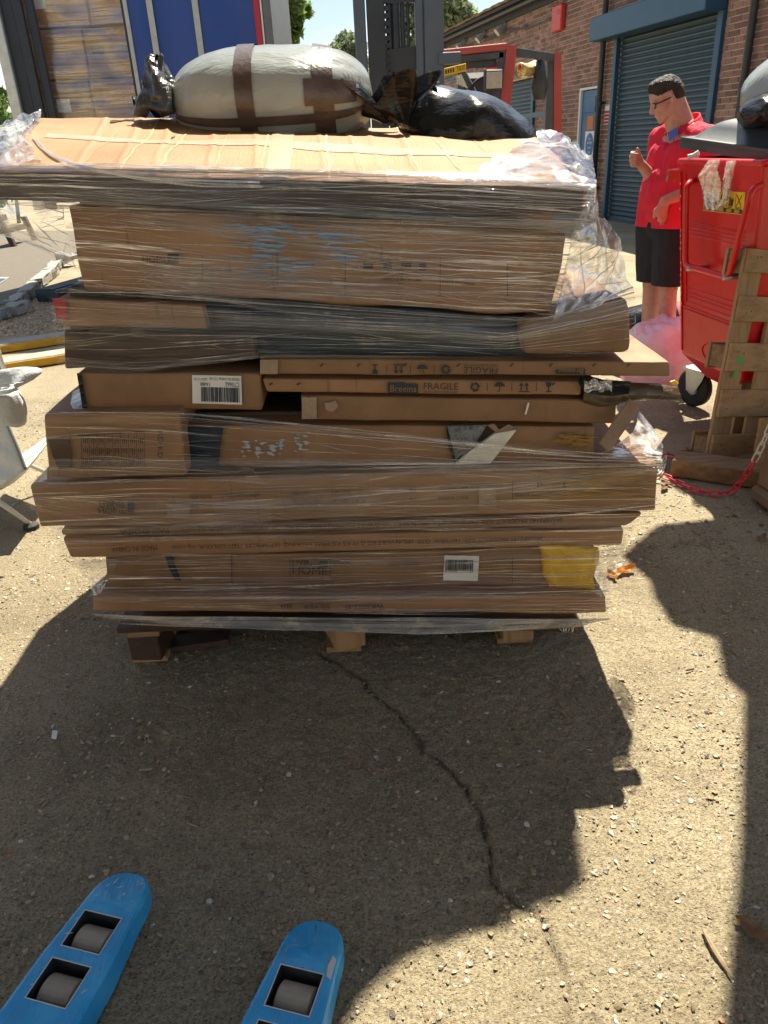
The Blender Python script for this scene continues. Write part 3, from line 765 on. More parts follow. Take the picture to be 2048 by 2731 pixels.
sc_ = []
for k, (a, e, z) in enumerate(br):
    ok, dep = vis(a, e, z)
    if ok and e - a > 0.2: sc_.append((dep, k))
sc_.sort()
single = set(k for _, k in sc_[:290])
unit = MB().obox((0, 0, 0), (BL, 0, 0), (0, 0.012, 0), (0, 0, BH), 0.004)
me_brick = None
mass = MB()
for k, (a, e, z) in enumerate(br):
    rough = 0.004 * random.random()
    if k in single:
        if me_brick is None:
            me_brick = bpy.data.meshes.new('brick')
            q = MB().obox((-BL / 2, -0.012, 0), (BL, 0, 0), (0, 0.024, 0), (0, 0, BH), 0.004)
            me_brick.from_pydata(np.vstack(q.V).tolist(), [], q.F)
            me_brick.materials.append(MT['brick'])
        o = bpy.data.objects.new('brick', me_brick)
        COL.objects.link(o)
        o.parent = bld
        p = WP((a + e) / 2, z, -0.012 + rough) - ORG[bld.name]
        o.location = Vector(p.tolist())
        o.rotation_euler = (random.uniform(-.01, .01), random.uniform(-.006, .006), math.atan2(WD[1], WD[0]) + random.uniform(-.01, .01))
    else:
        wbox(mass, a, e, z, z + BH, -0.02, rough)
mass.build('brickwork', MT['brickm'], bld, kind='stuff')
# roof: eave, gutter, tiles
RP = radians(12)
ru = -WN * cos(RP) + UP * sin(RP)
rn = WN * sin(RP) + UP * cos(RP)
r0 = WP(0, EAVE + 0.10, 0.35)
b_ = MB(); b_.obox(r0 + WD * -9, WD * 20.2, ru * 4.3, rn * -0.06)
b_.build('roof_deck', MT['soffit'], bld)
tl = MB()
for j in range(15):
    for i in range(72):
        s = -9 + i * 0.28 + (0.14 if j % 2 else 0)
        o = r0 + WD * s + ru * (j * 0.28) + rn * (0.012 + 0.018 * random.random())
        tl.obox(o + ru * -0.03, WD * 0.265, ru * 0.33 - rn * 0.02, rn * (0.035 + 0.02 * random.random()))
tl.build('roof_tiles', MT['tile'], bld, kind='stuff')
b_ = MB(); wbox(b_, -9, 11.2, EAVE - 0.14, EAVE + 0.09, 0.003, 0.06); wbox(b_, 11.003, 11.2, EAVE - 0.4, EAVE + 0.1, -0.3, 0.3)
b_.build('fascia', MT['soffit'], bld)
b_ = MB(); b_.tube([WP(-9, EAVE + 0.02, 0.17), WP(11.1, EAVE + 0.02, 0.17)], 0.06, 10)
b_.build('gutter', MT['pipe'], bld, smooth=True)
b_ = MB()
b_.tube([WP(s, EAVE - 0.27 - 0.05 * abs(sin(s * 1.3)) - (0.1 if s < 5 else 0), 0.04) for s in np.arange(2.4, 11, 0.35)], 0.012, 6)
b_.tube([WP(s, EAVE - 0.36 - 0.03 * abs(sin(s * 0.9)), 0.05) for s in np.arange(4.2, 11, 0.35)], 0.010, 6)
b_.build('cable', MT['pipe'], bld)
for s in (7.0, 8.6, 5.6):
    b_ = MB(); b_.cyl(WP(s, EAVE - 0.16, 0.02), WP(s, EAVE - 0.34, 0.22), 0.055, 12, 0.09)
    b_.build('floodlight', MT['galv'], bld, smooth=False)


def downpipe(s, top, name='downpipe'):
    b = MB()
    b.tube([WP(s, EAVE + 0.0, 0.17), WP(s, EAVE - 0.12, 0.17), WP(s - 0.02, EAVE - 0.34, 0.085), WP(s, EAVE - 0.5, 0.085), WP(s, 0.03, 0.085)], 0.052, 12)
    p = b.build(name, MT['pipe'], bld, smooth=True)
    for z in (0.5, 1.9, 3.2):
        c = MB(); c.cyl(WP(s, z, 0.085), WP(s, z + 0.09, 0.085), 0.062, 12)
        wbox(c, s - 0.1, s + 0.1, z + 0.03, z + 0.06, 0.004, 0.03)
        c.build('bracket', MT['pipe'], p)


downpipe(0.46, 3.9)
downpipe(-3.70, 3.9)
b_ = MB(); b_.tube([WP(-4.05, 3.9, 0.02), WP(-4.02, 0.05, 0.02)], 0.010, 6); b_.build('wall_cable', MT['pipe'], bld)


def shutter(s0, s1, z1, box, pitch, name):
    fr = MB(); wbox(fr, s0, s1, 0.0, 0.05, -0.03, -0.005)
    sh = fr.build(name, MT['shutter'], bld)
    fr = MB(); wbox(fr, s0 - 0.13, s0, 0, z1, -0.02, 0.06, 0.006); fr.build('guide_rail', MT['shutterbox'], sh)
    fr = MB(); wbox(fr, s1, s1 + 0.10, 0, z1, -0.02, 0.06, 0.006); fr.build('guide_rail', MT['shutterbox'], sh)
    n = int(z1 / pitch)
    prof = [(0, 0.0), (0.10, 0.012), (0.30, 0.026), (0.55, 0.026), (0.80, 0.012), (0.92, 0.0), (1.0, 0.0)]
    m0 = None
    for k in range(n):
        if m0 is None:
            V = []
            for t, o in prof:
                V.append(WP(s0, t * pitch, -0.05 + o) - WP(s0, 0, 0)); V.append(WP(s1, t * pitch, -0.05 + o) - WP(s0, 0, 0))
            F = [(2 * i, 2 * i + 1, 2 * i + 3, 2 * i + 2) for i in range(len(prof) - 1)]
            m0 = bpy.data.meshes.new('slat'); m0.from_pydata([v.tolist() for v in V], [], F); m0.materials.append(MT['shutter'])
        o = bpy.data.objects.new('slat', m0); COL.objects.link(o); o.parent = sh
        o.location = Vector((WP(s0, 0.01 + k * pitch) - ORG[sh.name]).tolist())
    if box:
        b = MB(); wbox(b, s0 - 0.12, s1 + 0.5, z1 + 0.0, z1 + 0.36, 0.002, 0.34, 0.012)
        b.build('shutter_box', MT['shutterbox'], sh)
    return sh


shutter(-2.87, 0.0, 2.90, True, 0.0805, 'roller_shutter')
shutter(3.8, 6.5, 2.58, False, 0.08, 'roller_shutter')
# door
b_ = MB(); wbox(b_, 0.63, 0.69, 0, 2.2, -0.05, 0.02); wbox(b_, 1.38, 1.44, 0, 2.2, -0.05, 0.02); wbox(b_, 0.63, 1.44, 2.203, 2.24, -0.05, 0.02)
df = b_.build('door_frame', MT['white'], bld)
b_ = MB(); wbox(b_, 0.695, 1.375, 0.02, 2.19, -0.05, -0.02, 0.004); wbox(b_, 0.80, 1.27, 0.25, 0.9, -0.019, -0.006, 0.004); wbox(b_, 0.80, 1.27, 1.82, 2.08, -0.019, -0.006, 0.004)
dr = b_.build('door', MT['doorblue'], bld)
b_ = MB(); b_.tube([WP(0.76, 1.05, -0.02), WP(0.76, 1.05, 0.04), WP(0.84, 1.05, 0.04)], 0.011, 8)
b_.build('door_handle', MT['steel'], dr)

# ------------------------------------------------------------------ lettering
TXT = {}


def text_geo(t):
    if t in TXT: return TXT[t]
    c = bpy.data.curves.new('t', 'FONT'); c.body = t; c.resolution_u = 2; c.size = 1
    o = bpy.data.objects.new('t', c); COL.objects.link(o)
    dg = bpy.context.evaluated_depsgraph_get()
    me = bpy.data.meshes.new_from_object(o.evaluated_get(dg))
    V = np.array([v.co[:] for v in me.vertices]); F = [list(p.vertices) for p in me.polygons]
    bpy.data.objects.remove(o); bpy.data.curves.remove(c); bpy.data.meshes.remove(me)
    lo, hi = V.min(0), V.max(0)
    V = (V - lo); V[:, 0] /= hi[0] - lo[0]; V[:, 1] /= hi[1] - lo[1]; V[:, 2] = 0
    TXT[t] = (V, F)
    return TXT[t]


def letter3(mb, t, o, ex, ey):
    V, F = text_geo(t)
    mb.add(np.array(o) + V[:, :1] * np.array(ex) + V[:, 1:2] * np.array(ey), F)


def wall_text(mb, t, s_left, s_right, z0, z1, off):
    # reading from the front of the wall, left is the larger s
    letter3(mb, t, WP(s_left, z0, off), WD * (s_right - s_left), UP * (z1 - z0))


sg = thing('door_sign', 'white sign with a blue oval on the blue side door of the brick building', 'sign', WP(0.94, 1.03, 0))
b_ = MB(); wbox(b_, 0.74, 1.15, 1.02, 1.50, -0.018, -0.013); b_.build('panel', MT['white'], sg)
b_ = MB(); b_.ext([WP(0.945 + 0.165 * cos(a), 1.26 + 0.21 * sin(a), -0.012) for a in np.linspace(0, 2 * pi, 28)[:-1]], WN, 0.002); b_.build('oval', MT['signblue'], sg)
b_ = MB()
for i, (w, hw) in enumerate((('Fire', .05), ('escape', .10), ('keep', .06), ('clear', .06))):
    wall_text(b_, w, 0.945 + hw, 0.945 - hw, 1.345 - i * 0.075, 1.395 - i * 0.075, -0.009)
b_.build('lettering', MT['white'], sg)
sg = thing('door_notice', 'small orange notice above the oval sign on the blue door', 'sign', WP(0.97, 1.5, 0))
b_ = MB(); wbox(b_, 0.85, 1.10, 1.53, 1.76, -0.018, -0.014); b_.build('panel', MT['orange'], sg)
sg = thing('wall_notice', 'small red and white notice beside the left edge of the large roller shutter', 'sign', WP(0.25, 1.6, 0))
b_ = MB(); wbox(b_, 0.17, 0.36, 1.60, 1.90, 0.004, 0.010); b_.build('panel', MT['white'], sg)
b_ = MB()
for i in range(4): wbox(b_, 0.18, 0.35, 1.61 + 0.056 * i, 1.65 + 0.056 * i, 0.011, 0.013)
b_.build('print', MT['red_ink'], sg)
al = thing('alarm_box', 'red alarm box with a white side panel high on the brick wall', 'alarm', WP(2.5, 3.3, 0))
b_ = MB(); wbox(b_, 2.28, 2.72, 3.30, 3.74, 0.004, 0.11, 0.02); b_.build('cover', MT['alarm'], al)
b_ = MB(); b_.obox(WP(2.7215, 3.40, 0.02), WN * 0.075, WD * 0.004, UP * 0.24); b_.build('side_label', MT['white'], al)
b_ = MB()
for i in range(3): wbox(b_, 2.34, 2.46, 3.64 - i * 0.03, 3.65 - i * 0.03, 0.111, 0.114)
b_.build('vent', MT['darksteel'], al)
# blue barrier standing before the wall
bar = thing('blue_barrier', 'blue tubular barrier frame standing before the brick wall behind the forklift', 'barrier', WP(2.7, 0, 0.5))
b_ = MB()
for s in (1.75, 3.95): b_.obox(WP(s, 0, 0.5), WD * 0.08, WN * 0.08, UP * 1.80)
b_.build('post', MT['shutterbox'], bar)
b_ = MB(); b_.obox(WP(1.75, 1.803, 0.5), WD * 2.28, WN * 0.08, UP * 0.09); b_.obox(WP(1.83, 0.9, 0.52), WD * 2.12, WN * 0.05, UP * 0.07)
b_.build('rail', MT['shutterbox'], bar)


# ------------------------------------------------------------------ cartons of the stack
def trilin(c, T):
    """c[i][j][k] corners, T (n,3) in 0..1"""
    r = 0
    for i in (0, 1):
        for j in (0, 1):
            for k in (0, 1):
                w = (T[:, 0] if i else 1 - T[:, 0]) * (T[:, 1] if j else 1 - T[:, 1]) * (T[:, 2] if k else 1 - T[:, 2])
                r = r + w[:, None] * np.asarray(c[i][j][k])[None]
    return r


def rbox(c, n, r, amp, seed, freq=5.0, ridges=(), sag=0.0):
    A = lambda a, b: np.linalg.norm(np.array(a) - np.array(b))
    L = np.array([A(c[0][0][0], c[1][0][0]), A(c[0][0][0], c[0][1][0]), A(c[0][0][0], c[0][0][1])])
    r = min(r, L.min() * 0.45)
    tk = []
    for a in range(3):
        t = [0, r * .3, r] + list(np.linspace(r, L[a] - r, n[a] + 1)[1:-1]) + [L[a] - r, L[a] - r * .3, L[a]]
        if a == 0 and ridges:
            for q in ridges: t += [q * L[0] - .012, q * L[0] - .004, q * L[0] + .004, q * L[0] + .012]
            t = sorted(t)
        tk.append(np.array(t))
    idx, PP, F = {}, [], []

    def vid(i, j, k):
        if (i, j, k) not in idx:
            idx[(i, j, k)] = len(PP); PP.append((tk[0][i], tk[1][j], tk[2][k]))
        return idx[(i, j, k)]
    N = [len(t) - 1 for t in tk]
    for i in range(N[0]):
        for j in range(N[1]):
            F.append((vid(i, j, 0), vid(i, j + 1, 0), vid(i + 1, j + 1, 0), vid(i + 1, j, 0)))
            F.append((vid(i, j, N[2]), vid(i + 1, j, N[2]), vid(i + 1, j + 1, N[2]), vid(i, j + 1, N[2])))
        for k in range(N[2]):
            F.append((vid(i, 0, k), vid(i + 1, 0, k), vid(i + 1, 0, k + 1), vid(i, 0, k + 1)))
            F.append((vid(i, N[1], k), vid(i, N[1], k + 1), vid(i + 1, N[1], k + 1), vid(i + 1, N[1], k)))
    for j in range(N[1]):
        for k in range(N[2]):
            F.append((vid(0, j, k), vid(0, j, k + 1), vid(0, j + 1, k + 1), vid(0, j + 1, k)))
            F.append((vid(N[0], j, k), vid(N[0], j + 1, k), vid(N[0], j + 1, k + 1), vid(N[0], j, k + 1)))
    P = np.array(PP)
    q = np.clip(P, r, L - r)
    d = P - q
    dl = np.linalg.norm(d, axis=1, keepdims=True) + 1e-9
    u = d / dl
    P2 = q + u * r
    nn = fbm(P * freq + seed * 3.1, seed, 3)
    P2 = P2 - u * (amp * (0.75 + nn))[:, None]
    if ridges:
        for q_ in ridges:
            w = np.exp(-((P[:, 0] - q_ * L[0] + .004 * vn(P * 7, seed + 9)) / 0.006) ** 2)
            P2[:, 2] += 0.0022 * w * (P[:, 2] > L[2] * .9)
    if sag:
        P2[:, 2] -= sag * np.sin(np.pi * P[:, 0] / L[0])
    return trilin(c, P2 / L), F, L


CART = {}


def carton(label, quad, Yf=1.95, depth=0.6, mat='kraft', r=0.010, amp=0.003, seed=1, group='cartons stacked on the pallet', lift=0.0, n=None, name='carton', ridges=(), sag=0.0, back=None, cat='carton', freq=5.0):
    Yl, Yr = Yf if hasattr(Yf, '__len__') else (Yf, Yf)
    TL, TR, BR, BL_ = [PD(x, y, Yy) for (x, y), Yy in zip(quad, (Yl, Yr, Yr, Yl))]
    dv = np.array([0, depth, lift])
    if back is None: back = [p + dv for p in (TL, TR, BR, BL_)]
    c = [[[BL_, TL], [back[3], back[0]]], [[BR, TR], [back[2], back[1]]]]
    base = (BL_ + BR + back[2] + back[3]) / 4
    t = thing(name, label, cat, base, group)
    if n is None:
        w = np.linalg.norm(TR - TL); h = np.linalg.norm(TL - BL_)
        n = (max(4, int(w / 0.035)), 6, max(3, int(h / 0.03)))
    V, F, L = rbox(c, n, r, amp, seed, freq, ridges, sag)
    mesh('body', V, F, MT[mat], t, smooth=True)
    t_c = dict(c=c, Y=(Yl + Yr) / 2, root=t)
    return t, t_c


def put_text(root, items, mat, Y, name='lettering'):
    b = MB()
    for it in items:
        t, (x0, y0), (x1, y1), h = it[:4]
        flip = len(it) > 4 and it[4]
        p0, p1 = PD(x0, y0, Y), PD(x1, y1, Y)
        ph = PD(x0, y0 - h, Y)
        hh = np.linalg.norm(ph - p0)
        e1 = p1 - p0
        e2 = np.array([-e1[2], 0, e1[0]]); e2 *= hh / np.linalg.norm(e2)
        if flip: letter3(b, t, p1 + e2, -e1, -e2)
        else: letter3(b, t, p0, e1, e2)
    return b.build(name, MT[mat], root)


def flat_px(mb, polys, Y, th=0.0012):
    for p in polys:
        mb.ext([PD(x, y, Y) for x, y in p], (0, -1, 0), th)
    return mb


def rect(x0, y0, x1, y1):
    return [(x0, y0), (x1, y0), (x1, y1), (x0, y1)]


def quadrect(q, u0, v0, u1, v1):
    """sub-rectangle of a pixel quad TL,TR,BR,BL in its own u,v"""
    q = [np.array(p, float) for p in q]
    f = lambda u, v: tuple((q[0] * (1 - u) + q[1] * u) * (1 - v) + (q[3] * (1 - u) + q[2] * u) * v)
    return [f(u0, v0), f(u1, v0), f(u1, v1), f(u0, v1)]


def barcode(root, q, Y, u0, v0, u1, v1, seed):
    r = np.random.default_rng(seed)
    b = MB(); u = u0
    while u < u1:
        w = r.choice([0.008, 0.014, 0.022])
        flat_px(b, [quadrect(q, u, v0, min(u + w, u1), v1)], Y); u += w + r.choice([0.008, 0.012, 0.02])
    b.build('barcode', MT['ink'], root)


def slivers(root, name, mat, Y, regions, seed, w=(10, 48), h=(.8, 3.2)):
    r = np.random.default_rng(seed)
    b = MB()
    for (cx, cy, sx, sy, n) in regions:
        for k in range(n):
            x, y, ww, hh = cx + r.normal(0, sx * .55), cy + r.normal(0, sy * .6), r.uniform(*w), r.uniform(*h)
            flat_px(b, [[(x, y + hh * .4), (x + ww * .4, y - 0.02 * ww), (x + ww, y + hh * .3 + .05 * ww), (x + ww * .5, y + hh + .02 * ww)]], Y + r.uniform(-.0012, .0012), 0.0003)
    return b.build(name, mat if not isinstance(mat, str) else MT[mat], root, kind='stuff')


# wooden pallet under everything
pal = thing('wooden_pallet', 'wooden pallet with broken boards carrying the wrapped stack of cartons', 'pallet', (0, 2.55, 0), None)
PX = [G(412, 1745)[0], G(920, 1738)[0], G(1385, 1748)[0]]
YF = 2.03
for i, x in enumerate(PX):
    b_ = MB(); b_.obox((x - 0.06, YF + 0.02, 0.001), (0.115, 0, 0), (0, 1.1, 0), (0, 0, 0.021), 0.002)
    b_.build('bottom_board', MT['woody'], pal)
    for j, y in enumerate((YF, YF + 0.5, YF + 1.0)):
        a = radians((-4, 20, 3)[i]) if j == 0 else 0
        ex = np.array([cos(a), sin(a), 0]); ey = np.array([-sin(a), cos(a), 0])
        b_ = MB(); b_.obox(np.array([x, y + .07, 0.0225]) - ex * 0.05 - ey * 0.07, ex * 0.10, ey * 0.14, (0, 0, 0.088), 0.003)
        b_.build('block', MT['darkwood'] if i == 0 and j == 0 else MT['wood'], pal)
for j in range(7):
    b_ = MB(); b_.obox((PX[0] - 0.08, YF + j * 0.175, 0.132), (PX[2] - PX[0] + 0.16, 0, 0), (0, 0.115, 0), (0, 0, 0.02), 0.002)
    b_.build('deck_board', MT['darkwood' if j < 2 else 'woodx'], pal)  # front two boards dark, painting in the darkness under the film skirt
for x in PX:
    b_ = MB(); b_.obox((x - 0.05, YF + 0.005, 0.111), (0.10, 0, 0), (0, 1.14, 0), (0, 0, 0.0205)); b_.build('stringer_board', MT['beamwood'], pal)  # darker wood carries the same painted darkness
b_ = MB()
a0, a1 = G(415, 1735, 0.02), G(610, 1708, 0.03)
dd = (a1 - a0); b_.obox(a0 - [0, 0, .018], dd, np.array([-dd[1], dd[0], 0]) * 0.3, (0, 0, 0.02), 0.002)
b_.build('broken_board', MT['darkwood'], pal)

# I: long flat carton at the bottom
qI = [(196, 1289), (1311, 1287), (1315, 1330), (199, 1323)]
tI, _ = carton('long flat carton at the very bottom of the stack, printed SILVER upside down', qI, (1.93, 1.93), 0.62, seed=2)
put_text(tI, [('WK3003-4F', (744, 1317), (830, 1316), 11, True), ('SILVER', (655, 1316), (712, 1316), 10, True), ('80', (606, 1315), (630, 1315), 9, True)], 'ink', 1.925)
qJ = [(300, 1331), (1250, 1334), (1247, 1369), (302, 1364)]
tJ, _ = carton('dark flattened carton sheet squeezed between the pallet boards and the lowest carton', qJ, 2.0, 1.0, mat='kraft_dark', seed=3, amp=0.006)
# H: carton with the yellow bag at its right end
qH = [(222, 1203), (1290, 1181), (1287, 1268), (232, 1276)]
tH, _ = carton('long carton above the bottom one with a white barcode label right of its middle', qH, 1.985, 0.6, seed=4, amp=0.004)
put_text(tH, [('HOME', (632, 1240), (706, 1243), 17), ('LIVING', (632, 1222), (688, 1223), 13), ('ITEM NAME', (716, 1219), (757, 1219), 8), ('PACKING SIZE', (840, 1222), (905, 1222), 7)], 'inkdim', 1.98)
b_ = MB(); flat_px(b_, [rect(690, 1211, 708, 1226), rect(626, 1206, 627.5, 1246), rect(713, 1206, 714.5, 1246), rect(1106, 1205, 1107.5, 1262), rect(500, 1196, 502, 1262)], 1.98)
b_.build('printed_rules', MT['inkdim'], tH)
ql = [(960, 1199), (1035, 1201), (1032, 1255), (957, 1253)]
b_ = MB(); flat_px(b_, [ql], 1.979); b_.build('label_sheet', MT['label'], tH)
barcode(tH, ql, 1.9765, 0.05, 0.18, 0.85, 0.60, 5)
put_text(tH, [('KY0994', (962, 1236), (988, 1237), 6), ('24', (1014, 1238), (1022, 1238), 6)], 'ink', 1.976)
b_ = MB(); flat_px(b_, [[(356, 1200), (372, 1200), (392, 1255), (378, 1252), (366, 1230)]], 1.979); b_.build('dark_tear', MT['teal'], tH)

# G: two thin cartons printed upside down
qG2 = [(131, 1162), (1350, 1143), (1345, 1180), (150, 1208)]
tG2, _ = carton('thin carton with one upside-down line of product print, directly under its twin', qG2, 1.955, 0.62, seed=5, amp=0.003)
qG1 = [(126, 1143), (1398, 1107), (1352, 1142), (130, 1161)]
tG1, _ = carton('thin carton with bold upside-down product print, under the folding screen carton', qG1, 1.945, 0.62, seed=6, amp=0.003)
LINE = 'SKU:SP3141 PRODUCT SIZE: 160*50cm  QTY. 1PC N.W.8.5 KG G.W.9.5 KG MEAS PACKING: 167*58*6CM  ITEM COLOUR: log color'
put_text(tG1, [(LINE, (392, 1151), (1215, 1129), 13.5, True), ('MADE IN CHINA', (262, 1157), (365, 1153), 12, True)], 'ink', 1.939)
put_text(tG2, [(LINE, (372, 1188), (1172, 1169), 12, True), ('MADE IN CHINA', (242, 1193), (340, 1189), 11, True)], 'inkdim', 1.949)

# F: folding screen carton
qF = [(60, 1047), (1425, 1001), (1419, 1106), (84, 1142)]
tF, _ = carton('longest kraft carton at the widest part of the stack, printed folding screen', qF, 1.93, 0.62, seed=7, amp=0.004)
put_text(tF, [('LIVING', (216, 1096), (268, 1094), 13), ('HOME', (214, 1110), (272, 1109), 13), ('ITEM NAME', (412, 1079), (458, 1077), 8), ('FOLDING SCREEN', (488, 1075), (560, 1073), 8),
              ('SKU', (412, 1099), (428, 1098), 8), ('ITEM QTY', (633, 1071), (668, 1070), 8), ('1 PC/CTN', (718, 1069), (758, 1067), 8), ('PACKING SIZE', (633, 1091), (692, 1089), 8), ('171*48*12.8CM', (718, 1088), (790, 1086), 8),
              ('8KG', (884, 1063), (898, 1063), 8), ('N.W', (842, 1064), (860, 1064), 8), ('7KG', (884, 1083), (898, 1083), 8), ('COLOR:NATURAL WOOD', (948, 1060), (1042, 1056), 8.5), ('MADE IN CHINA', (948, 1081), (1012, 1079), 8.5),
              ('FRAGILE PLEASE HANDLE WITH CARE', (1112, 1074), (1262, 1067), 8.5)], 'inkdim', 1.924)
b_ = MB(); flat_px(b_, [rect(276, 1083, 290, 1106), rect(1106, 1040, 1107.5, 1080), rect(1160, 1042, 1163, 1052), rect(1168, 1042, 1171, 1052), rect(1217, 1042, 1221, 1052)], 1.924)
b_.build('printed_logo', MT['inkdim'], tF)
b_ = MB(); flat_px(b_, [rect(1034, 1050, 1072, 1098), rect(360, 1088, 410, 1118)], 1.923); b_.build('tape_patch', MT['tapep'], tF)
slivers(tF, 'yellow_tape', pbr('yellow_tape_through_wrap', [(0.24, 0.13, 0.045), (0.40, 0.235, 0.045)], 9, 0.3, bump=0.4, bscale=20), 1.9235, ((1290, 1026, 85, 20, 90), (1250, 1060, 90, 14, 40)), 41, (20, 90), (1.2, 4))

# E: smaller cartons on top of F
qE1 = [(88, 893), (391, 884), (407, 1034), (99, 1038)]
tE1, _ = carton('squarish carton with a printed table on its face, at the left above the longest carton', qE1, 1.90, 0.55, seed=8, amp=0.006, r=0.016)
b_ = MB()
for k in range(9):
    x = 175 + 17 * k
    flat_px(b_, [[(x, 941 - k * 1.2), (x + 1, 941 - k * 1.2), (x + 3, 1010), (x + 2, 1010)]], 1.894)
flat_px(b_, [[(165, 941), (310, 931), (310, 932.5), (165, 942.5)], [(165, 1012), (318, 1008), (318, 1009.5), (165, 1013.5)]], 1.894)
b_.build('printed_table', MT['inkdim'], tE1)
b_ = MB()
r_ = np.random.default_rng(3)
for k in range(8):
    for j in range(3):
        x = 180 + 17 * k; y = 945 + 22 * j
        for i in range(3):
            flat_px(b_, [rect(x + 4 * i, y + r_.uniform(0, 3), x + 4 * i + 1.6, y + r_.uniform(9, 17))], 1.894)
b_.build('small_print', MT['inkdim'], tE1)
pd_ = MB()
for t, y0, y1 in (('KD', 932, 958), ('KD', 966, 990)):
    p0, p1 = PD(340, y0, 1.893), PD(341, y1, 1.893)
    letter3(pd_, t, p0, p1 - p0, np.array([0.014, 0, 0.001]))
pd_.build('side_lettering', MT['ink'], tE1)
b_ = MB(); flat_px(b_, [[(104, 950), (150, 946), (156, 1012), (128, 1016), (112, 980)]], 1.8945, 0.0008); b_.build('stain', MT['kraft_dark'], tE1)
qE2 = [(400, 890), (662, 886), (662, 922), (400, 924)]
tE2, _ = carton('carton painted dark for shade, set back in the gap right of the squarish left carton', qE2, 2.06, 0.5, mat='kraft_dark', seed=9)  # shade of the recess is put into the dark card colour
qE3 = [(398, 917), (1291, 918), (1288, 1003), (404, 1012)]
tE3, _ = carton('long carton with a torn hole showing white foam and grey packing net', qE3, 1.972, 0.6, seed=10, amp=0.005)
b_ = MB(); flat_px(b_, [[(964, 918), (1012, 914), (1060, 922), (1112, 919), (1090, 945), (1052, 998), (980, 998), (968, 965)]], 1.9655, 0.001); b_.build('torn_hole', MT['torn'], tE3)
b_ = MB(); flat_px(b_, [[(1068, 934), (1114, 926), (1058, 998), (984, 999), (1010, 975)]], 1.964, 0.012); b_.build('foam_block', MT['foam'], tE3)
nu, nv = 22, 18
q = [np.array(p, float) for p in ((966, 920), (1052, 918), (1022, 968), (984, 992))]
uu, vv = np.meshgrid(np.linspace(0, 1, nu), np.linspace(0, 1, nv))
pts = np.zeros((nv, nu, 3))
for j in range(nv):
    for i in range(nu):
        u, v = uu[j, i], vv[j, i]
        p = (q[0] * (1 - u) + q[1] * u) * (1 - v) + (q[3] * (1 - u) + q[2] * u) * v
        bulge = 0.018 * (sin(pi * u) * sin(pi * v)) ** 0.7 + 0.004 * random.random()
        pts[j, i] = PD(p[0], p[1], 1.962 - bulge)
grid('packing_net', pts, MT['bubble'], tE3)
b_ = MB(); flat_px(b_, [[(1052, 918), (1066, 914), (1078, 927), (1098, 916), (1112, 922), (1094, 932), (1072, 934)]], 1.962, 0.004); b_.build('torn_flap', MT['fluted'], tE3)
b_ = MB(); flat_px(b_, [[(406, 921), (482, 924), (472, 1004), (408, 1010)]], 1.9655, .0008); b_.build('recess_shade_patch', MT['teal'], tE3)  # flat dark patch paints the shade of the gap beside the left carton
slivers(tE3, 'label_sheet', 'paleblue', 1.9655, ((525, 962, 6, 18, 16), (553, 964, 6, 16, 16), (580, 968, 6, 14, 14), (600, 962, 6, 14, 12), (648, 956, 14, 16, 22)), 44, (5, 16), (1.5, 5))  # label scraps with their blue light put into the pale colour
slivers(tE3, 'yellow_tape', bpy.data.materials['yellow_tape_through_wrap'], 1.9655, ((1228, 952, 34, 18, 60),), 42, (8, 34), (1.5, 5))

# D: loose layer between the two wraps
qD4 = [(646, 852), (1335, 865), (1331, 917), (651, 911)]
tD4, _ = carton('plain thin carton under the fragile cartons, clear tape on its left end', qD4, 1.957, 0.6, seed=11, amp=0.003)
b_ = MB(); flat_px(b_, [rect(652, 858, 684, 905), [(701, 871), (725, 866), (732, 878), (718, 890), (704, 886)]], 1.951, 0.0008); b_.build('tape_patch', MT['tapep'], tD4)
b_ = MB(); flat_px(b_, [[(1140, 870), (1144, 870), (1137, 895), (1133, 895)]], 1.951); b_.build('scuff', MT['label'], tD4)
qD3 = [(562, 816), (1262, 823), (1258, 858), (574, 851)]
tD3, _ = carton('thin fragile carton printed the right way up, torn open at its right end', qD3, 1.947, 0.62, seed=12, amp=0.003)
b_ = MB(); flat_px(b_, [[(838, 826), (874, 826), (876, 829), (903, 829), (903, 850), (838, 849)]], 1.941); b_.build('printed_logo', MT['ink'], tD3)
put_text(tD3, [('Breeins', (843, 846), (899, 847), 14)], 'kraft', 1.9385, 'logo_lettering')
put_text(tD3, [('FRAGILE', (915, 841), (989, 842), 14), ('PLEASE HANDLE WITH CARE', (915, 849), (988, 850), 5)], 'ink', 1.941)


